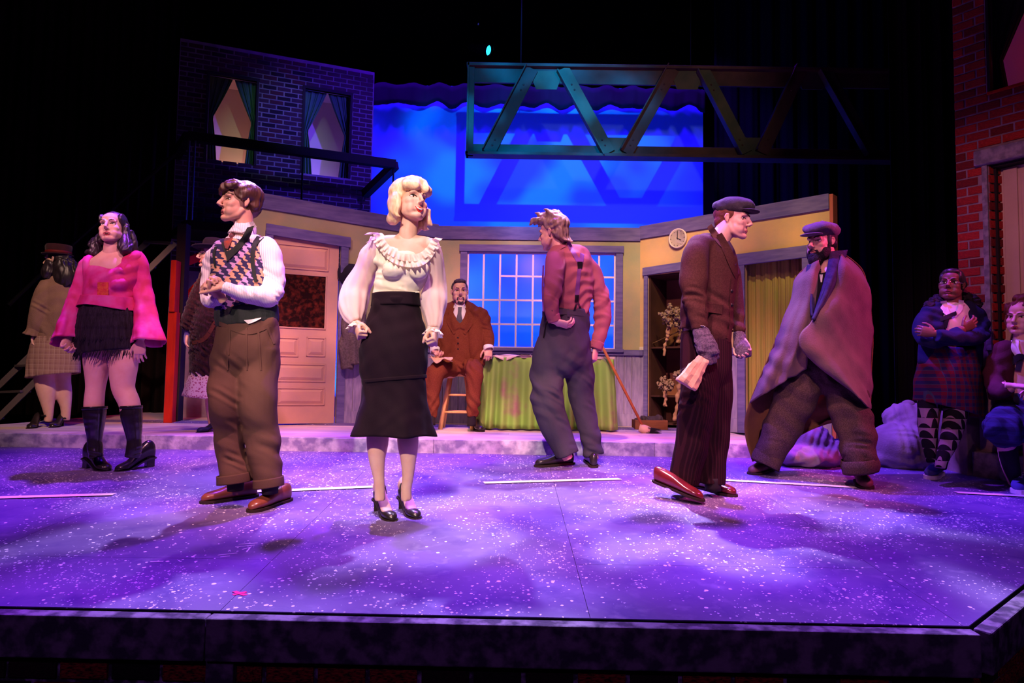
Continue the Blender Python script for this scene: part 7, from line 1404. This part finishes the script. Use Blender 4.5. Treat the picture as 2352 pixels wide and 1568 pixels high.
# ------------------------------------------------------------------ 11 girl sitting in the doorway at the right edge
f = Fig(2345, 1000, 4.55, Vector((at(2345, 1035, 4.75).x, 4.75, ztop_l - .02)), 'curly haired girl in a maroon cardigan sitting on the doorstep at the right edge')
f.head(2345, 728, .97, -22, -4, 4)
f.body('fair', [(2349, 745, 20), (2351, 768, 20), (2352, 792, 20)], [([(2352, 785, 36), (2354, 850, 50), (2354, 930, 50), (2352, 990, 54, .1)], .65), ([(2330, 1000, 26), (2310, 985, 22, -.25), (2318, 1060, 18, -.2), (2330, 1110, 12, -.1)], 1), ([(2380, 1000, 26), (2375, 985, 22, -.25), (2372, 1060, 18, -.2), (2366, 1110, 12, -.1)], 1),
       ([(2306, 815, 18), (2290, 870, 16), (2312, 895, 11, -.2), (2326, 886, 10, -.24)], 1), ([(2400, 815, 18), (2410, 880, 16), (2385, 900, 11, -.2)], 1)], hands=[dict(w=f.J(2322, 885, -.24), d=(.75, -.35, -.05), n=(-.1, .3, -.9), curl=(25, 35, 25), side=1, S=.95), dict(w=f.J(2388, 898, -.2), d=(-.75, -.35, -.05), n=(-.1, .3, -.9), curl=(25, 35, 25), side=-1, S=.95)], jaw=.96)
f.h.face(f.root, ('brow_brown', (.10, .05, .03), .8), m_lipberry, mouth=.009, mw=.02)
f.hair('curly_updo', mat('auburn_curls', (.10, .035, .025), .5, (.16, .055, .035), 30, .4, 80), [((0, -.028, .045), (.082, .098, .08)), ((0, -.065, -.01), (.078, .055, .08)), ((.0, -.03, .125), (.06, .06, .04)), ((-.08, -.03, .05), (.03, .04, .05))], [([(q * .078, .0, .02), (q * .088, .01, -.03), (q * .08, .015, -.06), (q * .09, .02, -.09)], [.014, .010, .008, .004]) for q in (-1, 1)], wr=(.012, .03, 4))
m_mcard = mat('maroon_cardigan_knit', (.075, .018, .030), .9, (.055, .014, .024), 8, .2, 150)
f.cloth('white_blouse', m_whb, [([(2352, 782, 26), (2352, 796, 38), (2354, 850, 50), (2354, 900, 50)], .62)], .008, 5, (.004, .08, 111)); wb = [f.bvh[-1]]
f.cloth('cardigan', m_mcard, [([(2318, 790, 16, .02), (2306, 810, 24), (2302, 860, 28), (2300, 920, 28)], .9), ([(2388, 790, 16, .02), (2402, 812, 24), (2408, 860, 28), (2408, 920, 28)], .9), ([(2352, 800, 50, .08), (2354, 900, 58, .07)], .5), ([(2306, 806, 22), (2290, 840, 24), (2284, 875, 22, -.04), (2300, 898, 19, -.16), (2320, 888, 14, -.23)], .9), ([(2400, 806, 22), (2416, 850, 24), (2412, 885, 22, -.08), (2390, 900, 15, -.2)], .9)], .009, 6, (.006, .1, 112))
f.strip('collar_leaf', m_whb, [(2326, 776), (2322, 800), (2332, 818)], [(2340, 780), (2340, 800), (2346, 814)], .012, .01, 12, 4); f.strip('neck_bow', m_bow, [(2322, 822), (2340, 812), (2360, 816)], [(2326, 838), (2344, 826), (2362, 826)], .02, .012, 14, 4, only=wb); f.strip('neck_bow_tail', m_bow, [(2338, 822), (2330, 850)], [(2350, 822), (2344, 852)], .018, .01, 10, 3, only=wb)
m_bpl = weave('dark_blue_plaid', (.020, .018, .055), (.035, .04, .12), 120, 'plaid')
f.cloth('plaid_skirt', m_bpl, [([(2354, 915, 54, .02), (2352, 950, 66), (2348, 990, 72), (2346, 1020, 70, -.02)], .8), ([(2332, 960, 40, -.05), (2306, 975, 38, -.25), (2300, 1005, 34, -.32)], .9), ([(2376, 960, 40, -.05), (2380, 975, 38, -.25), (2382, 1005, 34, -.32)], .9)], .009, 6, (.012, .10, 113, [(1, 0, .3), (.8, 0, .6)]))
f.cloth('black_tights', mat('black_tights', (.012, .01, .014), .8), [([(2308, 990, 22, -.25), (2320, 1060, 18, -.22), (2334, 1108, 13, -.12)], 1), ([(2376, 990, 22, -.25), (2374, 1060, 18, -.22), (2368, 1108, 13, -.12)], 1)], .008, 4)
shoe(f, fl3(2350, 1110) , fl3(2340, 1135), m_snk, 'sneaker', .95, 'sneaker', sole=m_wsl, laces=m_lace, L=.24); shoe(f, fl3(2385, 1112), fl3(2390, 1138), m_snk, 'sneaker', .95, 'sneaker', sole=m_wsl, laces=m_lace, L=.24)
